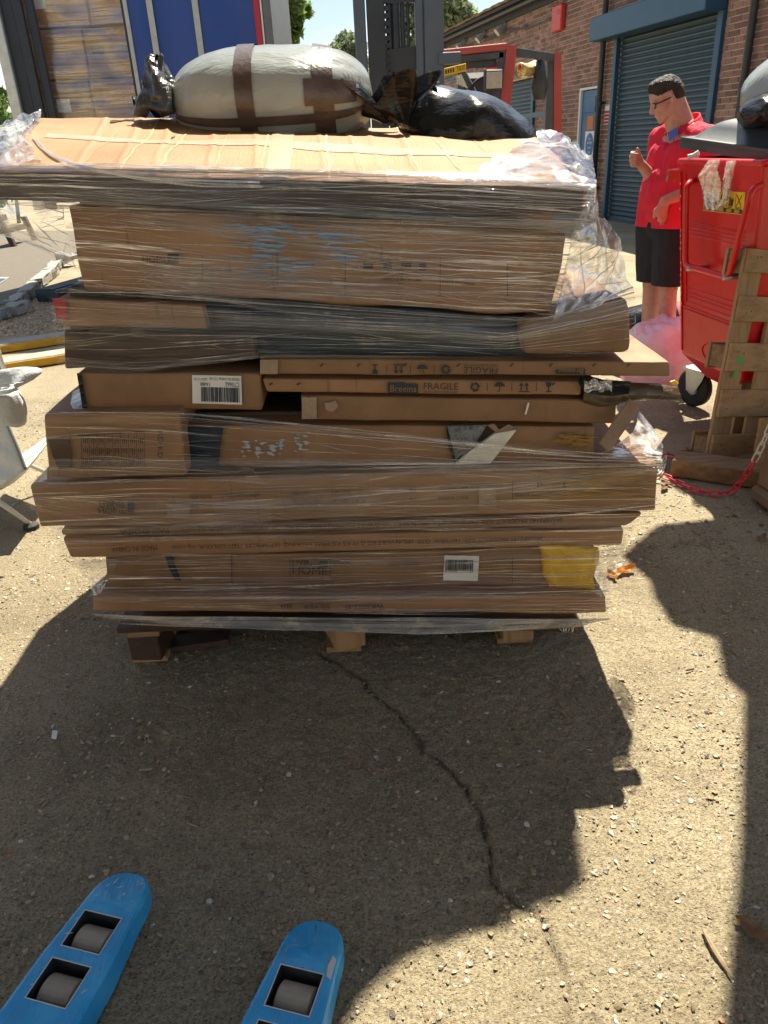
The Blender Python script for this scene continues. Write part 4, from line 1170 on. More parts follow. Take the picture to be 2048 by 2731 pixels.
def icons(root, x, y, sx, Y, flip, order):
    """row of handling pictograms centred on y; sx = spacing"""
    b = MB(); sg = -1 if flip else 1
    f = lambda cx, pts: [(cx + a, y + sg * c) for a, c in pts]
    for k, ic in enumerate(order):
        cx = x + sx * k
        if ic == 'recycle':
            for a0 in range(3):
                a = 2 * pi * a0 / 3 + 0.4
                arc = np.linspace(a, a + 1.5, 6)
                flat_px(b, [f(cx, [(10 * cos(t), 10 * sin(t)) for t in arc] + [(5.5 * cos(t), 5.5 * sin(t)) for t in arc[::-1]])], Y)
                flat_px(b, [f(cx, [(13 * cos(a + 1.5), 13 * sin(a + 1.5)), (3 * cos(a + 1.5), 3 * sin(a + 1.5)), (8 * cos(a + 2.0), 8 * sin(a + 2.0))])], Y)
        elif ic == 'umbrella':
            flat_px(b, [f(cx, [(12 * cos(t), -1 - 10 * sin(t)) for t in np.linspace(0, pi, 12)])], Y)
            flat_px(b, [f(cx, [(-1, -1), (1, -1), (1, 9), (-1, 9)]), f(cx, [(-5, 7), (-1, 9), (-1, 11), (-5, 9)])], Y)
        elif ic == 'arrows':
            for ox in (-6, 6):
                flat_px(b, [f(cx + ox, [(-1.5, 8), (-1.5, -3), (-5, -3), (0, -10), (5, -3), (1.5, -3), (1.5, 8)])], Y)
            flat_px(b, [f(cx, [(-12, 9), (12, 9), (12, 11), (-12, 11)])], Y)
        elif ic == 'glass':
            flat_px(b, [f(cx, [(-6, -10), (6, -10), (5, -2), (1.2, 1), (1.2, 8), (6, 9), (6, 11), (-6, 11), (-6, 9), (-1.2, 8), (-1.2, 1), (-5, -2)])], Y)
        elif ic == 'bowl':
            flat_px(b, [f(cx, [(12 * cos(t), 1 + 9 * sin(t)) for t in np.linspace(0, pi, 12)])], Y)
            flat_px(b, [f(cx, [(0, -1), (2, -1), (6, -10), (4, -10)]), f(cx, [(-4, -2), (-6, -6), (-2, -6)])], Y)
        if k < len(order) - 1:
            flat_px(b, [rect(cx + sx / 2 - 0.7, y - 9, cx + sx / 2 + 0.7, y + 9)], Y)
    b.build('handling_symbols', MT['ink'], root)


icons(tD3, 1026, 836, 53, 1.941, False, ['recycle', 'umbrella', 'arrows', 'glass'])
b_ = MB()
for x in (580, 640, 1190): flat_px(b_, [[(x, 829), (x + 8, 826), (x + 10, 829), (x + 2, 833)]], 1.9415)
b_.build('staple_marks', MT['kraft_dark'], tD3)
# torn end of that carton: dark film pulled into a snout, a hole and a hanging strip
nu, nv = 26, 16
pts = np.zeros((nv, nu, 3))
for i in range(nu):
    u = i / (nu - 1)
    cx = 1255 + u * 208; cy = 840 + 14 * u + 5 * sin(u * 6)
    rad = (24 + 6 * sin(u * 5 + 1)) * (1 - 0.25 * u)
    for j in range(nv):
        a = 2 * pi * j / nv
        k = 1 + 0.22 * vn(np.array([[u * 6, cos(a) * 1.6, sin(a) * 1.6]]), 5)[0]
        p = PD(cx, cy + rad * k * sin(a), 1.975)
        p[1] += 0.030 * cos(a) * k
        pts[j, i] = p
end = pts.mean(0)
pts = np.concatenate([pts, pts[:1]], 0)
grid('film_sleeve', pts, pbr('brown_film_sleeve', [(0.055, 0.038, 0.024), (0.12, 0.085, 0.05)], 9, 0.22, bump=0.8, bscale=18), tD3)
b_ = MB(); flat_px(b_, [[(1246, 822), (1290, 819), (1362, 824), (1358, 850), (1320, 856), (1262, 848)]], 1.932, 0.002); b_.build('torn_hole', MT['blackplastic'], tD3)
nu, nv = 14, 8
pts = np.zeros((nv, nu, 3))
for j in range(nv):
    for i in range(nu):
        x = 1262 + 60 * i / (nu - 1); y = 821 + 25 * j / (nv - 1) + 3 * sin(i)
        pts[j, i] = PD(x, y, 1.928 - 0.012 * random.random())
grid('white_film_scrap', pts, MT['filmcr'], tD3, uv=np.dstack(np.meshgrid(np.linspace(0, .1, nu), np.linspace(0, .05, nv))))
b_ = MB()
p0, p1 = PD(1372, 872, 1.93), PD(1305, 968, 1.86)
ex = (p1 - p0); side = np.cross(ex / np.linalg.norm(ex), [0, -1, 0])
b_.obox(p0 - side * 0.024, ex, side * 0.048, np.array([0, 0.007, 0]), 0.002)
b_.build('hanging_strip', MT['fluted'], tD3)
b_ = MB()
b_.ext([PD(1448, 825, 1.95), PD(1458, 822, 1.95), PD(1466, 829, 1.96), PD(1456, 832, 1.95), PD(1450, 829, 1.95)], (0, 0.4, 0.2), 0.006); b_.build('orange_scrap', MT['stickery'], tD3)

qD2 = [(556, 773), (1449, 780), (1452, 817), (560, 812)]
tD2, _ = carton('thin fragile carton printed upside down, its lid sunlit at the right end', qD2, 1.94, 0.62, seed=13, amp=0.003)
icons(tD2, 810, 798, 51, 1.934, True, ['glass', 'arrows', 'bowl', 'recycle'])
put_text(tD2, [('FRAGILE', (1001, 806), (1074, 808), 14, True), ('PLEASE HANDLE WITH CARE', (1001, 791), (1074, 792), 5, True)], 'ink', 1.934)
b_ = MB(); flat_px(b_, [[(1200, 799), (1238, 800), (1238, 797), (1264, 797), (1264, 809), (1200, 808)]], 1.934); b_.build('printed_logo', MT['ink'], tD2)
put_text(tD2, [('Breeins', (1206, 806), (1259, 807), 10, True)], 'kraft', 1.9315, 'logo_lettering')
b_ = MB()
for x in (590, 690, 770, 870, 985, 1100, 1185, 1278, 1352): flat_px(b_, [[(x, 790), (x + 7, 784), (x + 10, 786), (x + 3, 793)]], 1.9345)
b_.build('staple_marks', MT['kraft_dark'], tD2)
b_ = MB(); flat_px(b_, [rect(562, 777, 600, 808)], 1.934, 0.0008); b_.build('tape_patch', MT['tapep'], tD2)
qD1 = [(164, 803), (563, 806), (567, 888), (177, 886)]
tD1, _ = carton('plain brown carton with a large upside-down barcode label, left of the fragile cartons', qD1, 1.953, 0.6, seed=14, amp=0.003)
ql = [(415, 810), (521, 812), (523, 874), (416, 871)]
b_ = MB(); flat_px(b_, [ql], 1.9465); b_.build('label_sheet', MT['label'], tD1)
barcode(tD1, ql, 1.944, 0.18, 0.42, 0.96, 0.93, 6)
put_text(tD1, [('CT0662', (487, 835), (517, 836), 9, True), ('1688', (433, 834), (453, 835), 8, True), ('MADE IN CHINA TO UK', (452, 821), (517, 823), 6, True), ('2023-11-22', (419, 822), (448, 822), 5, True)], 'ink', 1.9435)
b_ = MB(); flat_px(b_, [[(166, 806), (176, 806), (190, 886), (179, 886)]], 1.9475); b_.build('edge_tape', MT['blackplastic'], tD1)

# C: bulging layer above, under the upper wrap
qC2 = [(134, 712), (548, 720), (556, 778), (137, 800)]
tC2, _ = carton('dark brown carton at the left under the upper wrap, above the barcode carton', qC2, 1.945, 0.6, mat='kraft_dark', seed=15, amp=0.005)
qCr = [(1120, 694), (1363, 640), (1368, 767), (1128, 774)]
tCr, _ = carton('brown rounded carton end bulging out at the right under the upper wrap', qCr, 1.925, 0.55, seed=16, amp=0.006, r=0.022, mat='kraft')
qCt = [(134, 606), (1205, 684), (1150, 775), (140, 790)]
tCt, _ = carton('dark teal plastic covered pack in the middle of the stack under the upper wrap', qCt, 1.975, 0.30, mat='teal', seed=17, amp=0.012, r=0.02)
qC1 = [(112, 641), (440, 658), (452, 713), (130, 711)]
tC1, _ = carton('tan carton with a red corner at the left, just below the big carton', qC1, 1.94, 0.5, seed=18, amp=0.004)
b_ = MB(); flat_px(b_, [[(114, 644), (140, 646), (146, 690), (122, 688)]], 1.9345); b_.build('red_corner_print', MT['red_ink'], tC1)

# B: big carton with painted blue reflection streaks
qB = [(136, 436), (1231, 500), (1196, 684), (178, 630)]
tB, _ = carton('big kraft carton under the top one, with painted blue reflections and yellow tape behind the wrap', qB, 1.955, 0.6, seed=19, amp=0.006, r=0.014)
put_text(tB, [('HOME', (308, 566), (362, 569), 14), ('MADE IN CHINA', (955, 613), (1026, 617), 8), ('FRAGILE', (830, 590), (872, 592), 8), ('HANDLE WITH CARE', (826, 606), (912, 610), 9), ('PACKING SIZE', (440, 584), (500, 588), 7), ('COLOR', (640, 574), (680, 577), 7)], 'inkdim', 1.9485)
b_ = MB(); flat_px(b_, [rect(362, 548, 386, 568), rect(436, 552, 437.5, 606), rect(598, 540, 599.5, 616), rect(745, 545, 746.5, 625), rect(950, 556, 951.5, 640), rect(1095, 556, 1096.5, 640),
                        rect(785, 568, 806, 580), rect(828, 566, 846, 580), rect(866, 568, 888, 579), rect(905, 568, 920, 584)], 1.9485); b_.build('printed_symbols', MT['inkdim'], tB)
slivers(tB, 'yellow_tape', bpy.data.materials['yellow_tape_through_wrap'], 1.9485, ((1186, 540, 9, 34, 30), (1172, 620, 8, 40, 34)), 43, (6, 22), (1.5, 4))
slivers(tB, 'blue_reflection', pbr('blue_reflection_streaks', [(0.09, 0.28, 0.58), (0.18, 0.42, 0.70)], 14, 0.3), 1.9483, ((565, 492, 75, 16, 34), (552, 528, 42, 24, 44), (706, 520, 46, 22, 36), (590, 575, 90, 30, 26), (720, 552, 20, 18, 12)), 12)  # blue slivers paint the reflections seen in the wrap

# A: top carton, tilted up towards the back, sunlit lid
qA = [(-34, 368), (1276, 398), (1266, 472), (-34, 433)]
A_bl, A_br = PD(75, 246, 2.92), PD(1152, 276, 2.92)
A_TL, A_TR = PD(-34, 368, 1.915), PD(1276, 398, 1.915)
thk = np.array([0, 0, -0.09])
tA, cA = carton('top carton with a broad sunlit creased lid and clear tape lines', qA, 1.915, 0.9, mat='kraft_top', seed=20, amp=0.007, r=0.016, n=(90, 26, 4), freq=3.2,
                ridges=(0.14, 0.21, 0.27, 0.36, 0.44, 0.48, 0.56, 0.62, 0.66, 0.72, 0.80, 0.88), back=[A_bl, A_br, A_br + thk, A_bl + thk])


from mathutils.bvhtree import BVHTree
tbm = tA.children[0]
for ch_ in tA.children:
    if ch_.name.startswith('body'): tbm = ch_
lid_tree = BVHTree.FromPolygons([Vector((np.array(v.co[:]) + ORG[tA.name]).tolist()) for v in tbm.data.vertices], [tuple(p.vertices) for p in tbm.data.polygons])
lid_n = np.cross(A_TR - A_TL, A_bl - A_TL); lid_n /= np.linalg.norm(lid_n)


def top_pt(u, v, off=0.0):
    p = (A_TL * (1 - u) + A_TR * u) * (1 - v) + (A_bl * (1 - u) + A_br * u) * v
    hit = lid_tree.ray_cast(Vector((p + lid_n * .06).tolist()), Vector((-lid_n).tolist()), .2)[0]
    if hit is not None: p = np.array(hit[:])
    return p + lid_n * off


def top_strip(name, uv0, uv1, w, mat, off, n=40, wob=0.0, along_v=False):
    pts = np.zeros((5, n, 3))
    for i in range(n):
        t = i / (n - 1)
        u = uv0[0] + (uv1[0] - uv0[0]) * t; v = uv0[1] + (uv1[1] - uv0[1]) * t
        o = wob * vn(np.array([[t * 9, 1.5, 2.5]]), 3)[0]
        for q in range(5):
            d = w * (q / 4 - .5) + o
            pts[q, i] = top_pt(u + d, v, off) if along_v else top_pt(u, v + d, off)
    return grid(name, pts, MT[mat], tA)


fq = [(-34, 370), (1274, 400), (1264, 470), (-34, 432)]
b_ = MB(); flat_px(b_, [[(-33, 376), (640, 390), (1262, 406), (1254, 466), (640, 452), (-33, 430)]], 1.909, 0.001); b_.build('front_shade_panel', MT['frontshade'], tA)  # dark plate puts the front face's shade into colour
top_strip('tape_strip', (0.05, 0.58), (0.96, 0.40), 0.085, 'tape', 0.0014, n=120, wob=0.008)
top_strip('tape_strip', (0.475, 0.02), (0.50, 0.99), 0.042, 'tape', 0.0022, along_v=True)
for k, (u, du) in enumerate(((0.145, .03), (0.215, .035), (0.275, .03), (0.365, .035), (0.445, .02), (0.565, .012), (0.625, .004), (0.725, -.004), (0.80, -.02), (0.885, -.04))):
    top_strip('crease', (u, 0.03), (u + du, 0.70 + 0.28 * (k % 2)), 0.0013 + 0.0012 * (k % 3), 'crease', 0.0016, along_v=True, wob=0.0022)
b_ = MB()
for (u, v, w, h) in ((0.155, 0.84, 0.045, 0.06), (0.28, 0.62, .006, .03), (0.36, .8, .008, .03), (0.90, 0.80, 0.03, 0.03), (0.60, .76, .012, .02)):
    r_ = np.random.default_rng(int(u * 100))
    top = [top_pt(u + w * t, v + h * (0.5 + 0.9 * t + r_.uniform(-.3, .3)), 0.0016) for t in np.linspace(0, 1, 7)]
    bot = [top_pt(u + w * t, v + h * (-0.1 + 0.9 * t + r_.uniform(-.2, .2)), 0.0016) for t in np.linspace(1, 0, 7)]
    b_.ext(top + bot, (0, 0, 1), 0.0012)
b_.build('torn_slit', MT['torn'], tA)
# cartons behind that carry the bags and the back of the top carton
for k, (x0, x1, zt) in enumerate(((-0.92, -0.28, 1.52), (-0.26, 0.60, 1.44))):
    c = lambda a, b, z: np.array([a, b, z])
    cc = [[[c(x0, 2.62, .155), c(x0, 2.62, zt)], [c(x0, 3.22, .155), c(x0, 3.22, zt)]], [[c(x1, 2.62, .155), c(x1, 2.62, zt)], [c(x1, 3.22, .155), c(x1, 3.22, zt)]]]
    t = thing('carton', ('tall carton standing at the back left of the pallet behind the front cartons', 'tall carton standing at the back right of the pallet behind the front cartons')[k], 'carton', c((x0 + x1) / 2, 2.92, .155), 'cartons stacked on the pallet')
    V, F, L = rbox(cc, (8, 6, 10), 0.012, 0.004, 30 + k)
    mesh('body', V, F, MT['kraft'], t, smooth=True)


# ------------------------------------------------------------------ stretch film
def resample(row, n):
    row = np.asarray(row, float)
    d = np.r_[0, np.cumsum(np.linalg.norm(np.diff(row, axis=0), axis=1))]
    t = np.linspace(0, d[-1], n)
    return np.stack([np.interp(t, d, row[:, k]) for k in range(3)], -1)


def film_sheet(name, rows, mat, parent, nu=120, seg=6, amp=0.004, seed=1, fx=2.0, fz=40.0, skew=0.25, out=(0, -1, 0)):
    R = [resample(r, nu) for r in rows]
    P = []
    for a, b in zip(R[:-1], R[1:]):
        for k in range(seg): P.append(a + (b - a) * k / seg)
    P.append(R[-1])
    P = np.array(P)
    du = np.r_[0, np.cumsum(np.linalg.norm(np.diff(P[len(P) // 2], axis=0), axis=1))]
    dv = np.r_[0, np.cumsum(np.linalg.norm(np.diff(P[:, nu // 2], axis=0), axis=1))]
    UU, VV = np.meshgrid(du, dv)
    Q = np.stack([UU * fx, (VV + skew * 0.1 * UU) * fz, np.zeros_like(UU)], -1)
    disp = amp * (fbm(Q, seed, 3)) + amp * 0.8 * vn(np.stack([UU * 6, VV * 9, UU * 0], -1), seed + 3)
    P = P + disp[..., None] * np.array(out)
    uv = np.stack([UU + seed * 0.37, VV + seed * 0.21], -1)
    grid(name, P, MT[mat], parent, True, uv)
    return P


def strands(name, sheets, n, parent, seed, rmin=0.0005, rmax=0.0014, lmin=0.1, lmax=0.8, slope=0.04, out=(0, -1, 0)):
    r = np.random.default_rng(seed)
    mb = MB()
    for k in range(n):
        P = sheets[r.integers(len(sheets))]
        nv, nu = P.shape[:2]
        L = r.uniform(lmin, lmax) ** 1.3 * nu * 0.62
        u0 = r.uniform(-0.05, 1) * nu
        v0 = r.uniform(0.01, 0.99) * (nv - 1)
        m = 12
        t = np.linspace(0, 1, m)
        u = u0 + t * L
        if u[0] < 0: u -= u[0]
        u = np.clip(u, 0, nu - 1.001)
        if u[-1] - u[0] < 4: continue
        v = np.clip(v0 + (r.normal(0, slope) * t + r.normal(0, 0.004) * np.sin(t * pi * r.uniform(1, 2.5))) * nv, 0, nv - 1.001)
        i, j = u.astype(int), v.astype(int)
        a, b = (u - i)[:, None], (v - j)[:, None]
        pt = (P[j, i] * (1 - a) + P[j, i + 1] * a) * (1 - b) + (P[j + 1, i] * (1 - a) + P[j + 1, i + 1] * a) * b
        pt = pt + np.array(out) * r.uniform(0.001, 0.004)
        rad = r.uniform(rmin, rmax) * np.sin(pi * np.clip(t, 0.03, 0.97)) ** 0.6
        mb.tube(pt, rad, 3, caps=False)
    uvn = sum(len(v) for v in mb.V)
    V = np.vstack(mb.V)
    return mesh(name, V, mb.F, MT['strand'], parent, True, uv=np.stack([V[:, 0] * 3, V[:, 2] * 3], -1), kind='stuff')


def row(pts):
    return [PD(x, y, Yy) for x, y, Yy in pts]


uf = thing('stretch_wrap', 'clear stretch wrap streaked round the upper cartons, loose and crumpled at both ends', 'plastic wrap', PD(700, 700, 1.95), 'stretch wrap round the stack')
ups = []
ups.append(film_sheet('film_front', [
    row([(-60, 352, 2.02), (200, 352, 2.0), (640, 366, 1.98), (1000, 374, 1.98), (1286, 392, 2.0)]),
    row([(-60, 366, 1.905), (640, 378, 1.905), (1000, 386, 1.905), (1287, 402, 1.905)]),
    row([(-60, 436, 1.90), (140, 437, 1.90), (700, 460, 1.90), (1279, 480, 1.90)]),
    row([(130, 450, 1.935), (700, 480, 1.935), (1236, 504, 1.935)]),
    row([(150, 520, 1.94), (700, 560, 1.938), (1222, 590, 1.94)]),
    row([(174, 628, 1.938), (700, 650, 1.936), (1200, 680, 1.93)])], 'film', uf, nu=150, seg=9, amp=0.003, seed=2))
ups.append(film_sheet('film_front', [
    row([(150, 612, 1.95), (700, 655, 1.945), (1190, 690, 1.93), (1366, 618, 1.96)]),
    row([(106, 640, 1.925), (600, 672, 1.93), (1100, 704, 1.915), (1371, 636, 1.905)]),
    row([(120, 708, 1.925), (600, 724, 1.927), (1100, 740, 1.912), (1373, 700, 1.902)]),
    row([(130, 802, 1.93), (300, 806, 1.93), (560, 772, 1.93), (1100, 772, 1.915), (1371, 770, 1.905)])], 'filmdark', uf, nu=150, seg=8, amp=0.004, seed=5, skew=-0.4))
hl = film_sheet('hanging_film', [
    row([(-60, 430, 2.30), (0, 432, 2.2), (70, 433, 2.05), (138, 436, 1.94)]),
    row([(-60, 470, 2.35), (10, 470, 2.2), (80, 480, 2.06), (142, 482, 1.94)]),
    row([(-50, 498, 2.4), (30, 512, 2.2), (95, 530, 2.08), (150, 535, 1.94)]),
    row([(60, 514, 2.3), (90, 534, 2.2), (120, 556, 2.06), (160, 580, 1.94)])], 'filmhang', uf, nu=40, seg=9, amp=0.010, seed=7, fx=14, fz=16)
hr = film_sheet('hanging_film', [
    row([(1240, 340, 2.2), (1285, 372, 2.1), (1284, 402, 1.91)]),
    row([(1274, 400, 2.1), (1292, 440, 2.05), (1276, 478, 1.91)]),
    row([(1236, 500, 1.945), (1285, 478, 1.99), (1306, 470, 2.12)]),
    row([(1230, 540, 1.945), (1290, 520, 1.98), (1342, 516, 2.12)]),
    row([(1220, 580, 1.94), (1290, 570, 1.97), (1348, 560, 2.12)]),
    row([(1208, 640, 1.935), (1290, 610, 1.95), (1352, 600, 2.10)]),
    row([(1196, 692, 1.92), (1290, 662, 1.915), (1366, 620, 1.95)])], 'filmcr', uf, nu=44, seg=9, amp=0.014, seed=9, fx=18, fz=18)
film_sheet('crumpled_film', [
    row([(1150, 282, 2.86), (1215, 290, 2.8), (1262, 330, 2.5)]),
    row([(1120, 308, 2.6), (1225, 316, 2.5), (1282, 352, 2.2)]),
    row([(1080, 345, 2.2), (1220, 350, 2.2), (1286, 378, 2.05)]),
    row([(1000, 378, 1.96), (1200, 384, 1.95), (1288, 404, 1.92)])], 'filmcr', uf, nu=50, seg=10, amp=0.012, seed=11, fx=15, fz=20, out=(0, -0.3, 0.9))
film_sheet('crumpled_film', [
    row([(88, 236, 2.85), (70, 244, 2.8), (20, 268, 2.6), (-50, 300, 2.4)]),
    row([(84, 252, 2.8), (62, 270, 2.6), (10, 290, 2.4), (-50, 318, 2.2)]),
    row([(60, 300, 2.4), (46, 310, 2.3), (0, 318, 2.2), (-60, 338, 2.1)]),
    row([(90, 346, 2.05), (60, 350, 2.0), (0, 358, 1.94), (-60, 362, 1.93)])], 'filmcr', uf, nu=46, seg=10, amp=0.010, seed=13, fx=15, fz=20, out=(0, -0.3, 0.9))
strands('film_fold', ups[:1], 540, uf, 21, rmin=.0003, rmax=.0010, lmax=0.8)
strands('film_fold', ups[1:], 90, uf, 22, rmin=.0003, rmax=.0010, lmax=0.9, slope=.06)
strands('film_ridge', ups[:1], 34, uf, 24, rmin=.0014, rmax=.0030, lmin=.25, lmax=1.2, slope=.05)
strands('film_ridge', ups[1:], 8, uf, 25, rmin=.0012, rmax=.0024, lmin=.25, lmax=1.2, slope=.08)
strands('loose_film_fold', [hl, hr], 70, uf, 23, rmax=0.0018, lmin=0.2, lmax=1.0, slope=0.25)
# the film gathered to a rope along the corner of the lid
b_ = MB()
for k in range(5):
    pts = [PD(x + 2 * k, y + 3 * sin(k * 2 + x * .05), Yy) for x, y, Yy in ((70, 296, 2.42), (84, 318, 2.25), (110, 336, 2.1), (145, 350, 2.0), (200, 368, 1.90), (290, 384, 1.895), (420, 388 + 4 * k, 1.893), (560, 394 + 3 * k, 1.893))]
    b_.tube(resample(pts, 30), 0.0022, 4)
o = b_.build('film_rope', MT['strand'], uf, True, kind='stuff')
o.data.uv_layers.new(name='UVMap')



def bands(name, sheets, n, mat, parent, seed, hmin=0.012, hmax=0.05, slope=0.05):
    r = np.random.default_rng(seed)
    V, F, UV = [], [], []
    for k in range(n):
        P = sheets[r.integers(len(sheets))]
        nv, nu = P.shape[:2]
        zs = np.linalg.norm(P[-1, nu // 2] - P[0, nu // 2])
        hh = r.uniform(hmin, hmax) / zs * nv
        u0 = r.uniform(-.2, .6) * nu; u1 = u0 + r.uniform(.35, 1.0) * nu
        u = np.clip(np.linspace(u0, u1, 30), 0, nu - 1.001)
        v0 = r.uniform(.02, .95) * nv; sl = r.normal(0, slope) * nv
        t = np.linspace(0, 1, 30)
        base = len(V)
        off = r.uniform(.004, .007)
        bul = r.uniform(.003, .010)
        for q in range(9):
            hq = hh * (1 + .5 * np.sin(t * 4 + k)) * np.sin(np.pi * np.clip(t, .02, .98)) ** .3
            v = np.clip(v0 + sl * t + hq * q / 8, 0, nv - 1.001)
            i, j = u.astype(int), v.astype(int); a, b = (u - i)[:, None], (v - j)[:, None]
            pt = (P[j, i] * (1 - a) + P[j, i + 1] * a) * (1 - b) + (P[j + 1, i] * (1 - a) + P[j + 1, i + 1] * a) * b
            pt = pt - np.array([0, 1, 0]) * (off + bul * sin(pi * q / 8))
            V += list(pt); UV += [(x * 1.7 + k * .31, q * .012 + k * .17) for x in t]
        for q in range(8):
            for x in range(29): F.append((base + q * 30 + x, base + q * 30 + x + 1, base + (q + 1) * 30 + x + 1, base + (q + 1) * 30 + x))
    return mesh(name, np.array(V), F, MT[mat], parent, True, uv=np.array(UV), kind='stuff')


bands('film_band', ups[:1], 14, 'filmband', uf, 51)
bands('film_band', ups[1:], 5, 'filmband', uf, 52, slope=.12)
film_sheet('film_edge_highlight', [  # extra white film strip paints the sun highlight along the lid's front edge
    row([(-60, 350, 2.03), (200, 350, 2.02), (640, 362, 2.01), (1000, 372, 2.0), (1286, 390, 2.0)]),
    row([(-60, 362, 1.93), (300, 366, 1.93), (640, 373, 1.93), (1000, 382, 1.93), (1287, 400, 1.93)]),
    row([(-60, 374, 1.897), (300, 378, 1.897), (640, 386, 1.897), (1000, 396, 1.897), (1287, 410, 1.897)])], 'edgehighlight', uf, nu=140, seg=5, amp=0.004, seed=31, fx=4, fz=30, out=(0, -.5, .7))

lf = thing('stretch_wrap', 'clear stretch wrap pulled tight in level streaks round the lower cartons', 'plastic wrap', PD(700, 1150, 1.9), 'stretch wrap round the stack')
los = []
los.append(film_sheet('film_front', [
    row([(90, 884, 1.93), (250, 884, 1.895), (394, 886, 1.893), (700, 918, 1.91), (1180, 966, 1.925), (1428, 984, 1.95)]),
    row([(82, 899, 1.885), (398, 905, 1.888), (700, 932, 1.905), (1180, 980, 1.92), (1430, 994, 1.915)]),
    row([(92, 1022, 1.885), (400, 1022, 1.89), (700, 1018, 1.903), (1100, 1010, 1.912), (1431, 1002, 1.912)]),
    row([(56, 1046, 1.912), (700, 1030, 1.912), (1431, 1006, 1.910)]),
    row([(78, 1146, 1.913), (700, 1125, 1.912), (1425, 1110, 1.912)]),
    row([(122, 1172, 1.93), (700, 1160, 1.926), (1356, 1146, 1.93)]),
    row([(142, 1212, 1.935), (700, 1200, 1.935), (1350, 1184, 1.935)]),
    row([(236, 1250, 1.95), (700, 1245, 1.95), (1296, 1240, 1.945)]),
    row([(194, 1284, 1.913), (700, 1286, 1.912), (1318, 1284, 1.912)]),
    row([(192, 1326, 1.913), (700, 1332, 1.912), (1320, 1334, 1.912)])], 'filmlow', lf, nu=150, seg=7, amp=0.0035, seed=15, skew=0.15))
sk = film_sheet('film_skirt', [
    row([(192, 1326, 1.913), (700, 1332, 1.912), (1320, 1334, 1.912)]),
    row([(262, 1346, 1.95), (700, 1362, 1.94), (900, 1368, 1.94), (1252, 1356, 1.95)])], 'filmband', lf, nu=100, seg=8, amp=0.006, seed=17)
los.append(sk)
tl_ = film_sheet('hanging_film', [
    row([(142, 1208, 1.94), (190, 1206, 1.945), (262, 1204, 1.96)]),
    row([(160, 1222, 1.96), (200, 1228, 1.95), (248, 1226, 1.96)]),
    row([(188, 1250, 1.96), (205, 1256, 1.95), (232, 1254, 1.96)]),
    row([(200, 1290, 1.93), (208, 1286, 1.93), (218, 1280, 1.94)])], 'filmhang', lf, nu=26, seg=7, amp=0.006, seed=19, fx=25, fz=25)
film_sheet('hanging_film', [
    row([(1286, 1186, 1.95), (1320, 1182, 1.96), (1344, 1180, 2.0)]),
    row([(1286, 1230, 1.95), (1310, 1232, 1.96), (1328, 1226, 2.0)]),
    row([(1290, 1288, 1.93), (1300, 1288, 1.94), (1312, 1284, 1.95)])], 'filmhang', lf, nu=24, seg=9, amp=0.006, seed=21, fx=25, fz=25)
film_sheet('hanging_film', [
    row([(178, 836, 2.05), (150, 850, 2.1), (120, 866, 2.2)]),
    row([(178, 870, 1.96), (130, 876, 2.0), (100, 884, 2.05)]),
    row([(178, 888, 1.93), (130, 890, 1.91), (90, 894, 1.90)])], 'filmhang', lf, nu=26, seg=8, amp=0.005, seed=22, fx=20, fz=20)
film_sheet('hanging_film', [
    row([(1380, 890, 2.3), (1372, 930, 2.1), (1290, 985, 1.93)]),
    row([(1400, 920, 2.25), (1400, 950, 2.1), (1380, 990, 1.925)]),
    row([(1426, 960, 2.15), (1430, 975, 2.05), (1428, 994, 1.92)])], 'filmcr', lf, nu=30, seg=10, amp=0.010, seed=25, fx=20, fz=16, out=(0.4, -0.2, 0.8))
film_sheet('hanging_film', [
    row([(100, 1012, 1.90), (90, 1020, 1.95), (76, 1036, 2.0)]),
    row([(102, 1036, 1.90), (84, 1040, 1.92), (62, 1044, 1.93)])], 'filmhang', lf, nu=14, seg=8, amp=0.006, seed=26, fx=25, fz=25)
strands('film_fold', los, 640, lf, 27, rmin=.0003, rmax=.0010, lmax=0.8, slope=0.012)
bands('film_band', los[:1], 20, 'filmband', lf, 53, slope=.03)
strands('film_ridge', los, 46, lf, 28, rmin=.0013, rmax=.0026, lmin=.25, lmax=1.2, slope=.03)
b_ = MB()
r_ = np.random.default_rng(8)
for k in range(9):
    x = 1210 + 4 * k
    p = [PD(x, 1350, 1.95), PD(x + r_.uniform(-4, 4), 1358, 1.93), PD(x + r_.uniform(-8, 8), 1364 + r_.uniform(0, 6), 1.93)]
    b_.tube(resample(p, 6), 0.0016, 3)
o = b_.build('loose_film_end', MT['strand'], lf, True, kind='stuff'); o.data.uv_layers.new(name='UVMap')

# yellow bag squeezed under the wrap beside carton H
nu, nv = 22, 16
pts = np.zeros((nv, nu, 3))
qy = [np.array(p, float) for p in ((1156, 1166), (1292, 1182), (1284, 1276), (1186, 1270))]
for j in range(nv):
    for i in range(nu):
        u, v = i / (nu - 1), j / (nv - 1)
        p = (qy[0] * (1 - u) + qy[1] * u) * (1 - v) + (qy[3] * (1 - u) + qy[2] * u) * v
        b = 0.022 * (sin(pi * u) * sin(pi * v)) ** 0.5
        pts[j, i] = PD(p[0] + 4 * sin(v * 7), p[1], 1.981 - b + 0.006 * vn(np.array([[u * 8, v * 6, 0]]), 4)[0])
yb = thing('yellow_bag', 'crumpled yellow plastic bag squeezed under the wrap near the lower right corner', 'plastic bag', PD(1225, 1276, 1.98))
grid('film', pts, MT['yellow'], yb, solid=0.002)

# ------------------------------------------------------------------ bags on top


def blob(name, P, mat, parent, cu=True, uv=None):
    return grid(name, np.concatenate([P, P[:, :1]], 1) if cu else P, MT[mat], parent, True, uv)


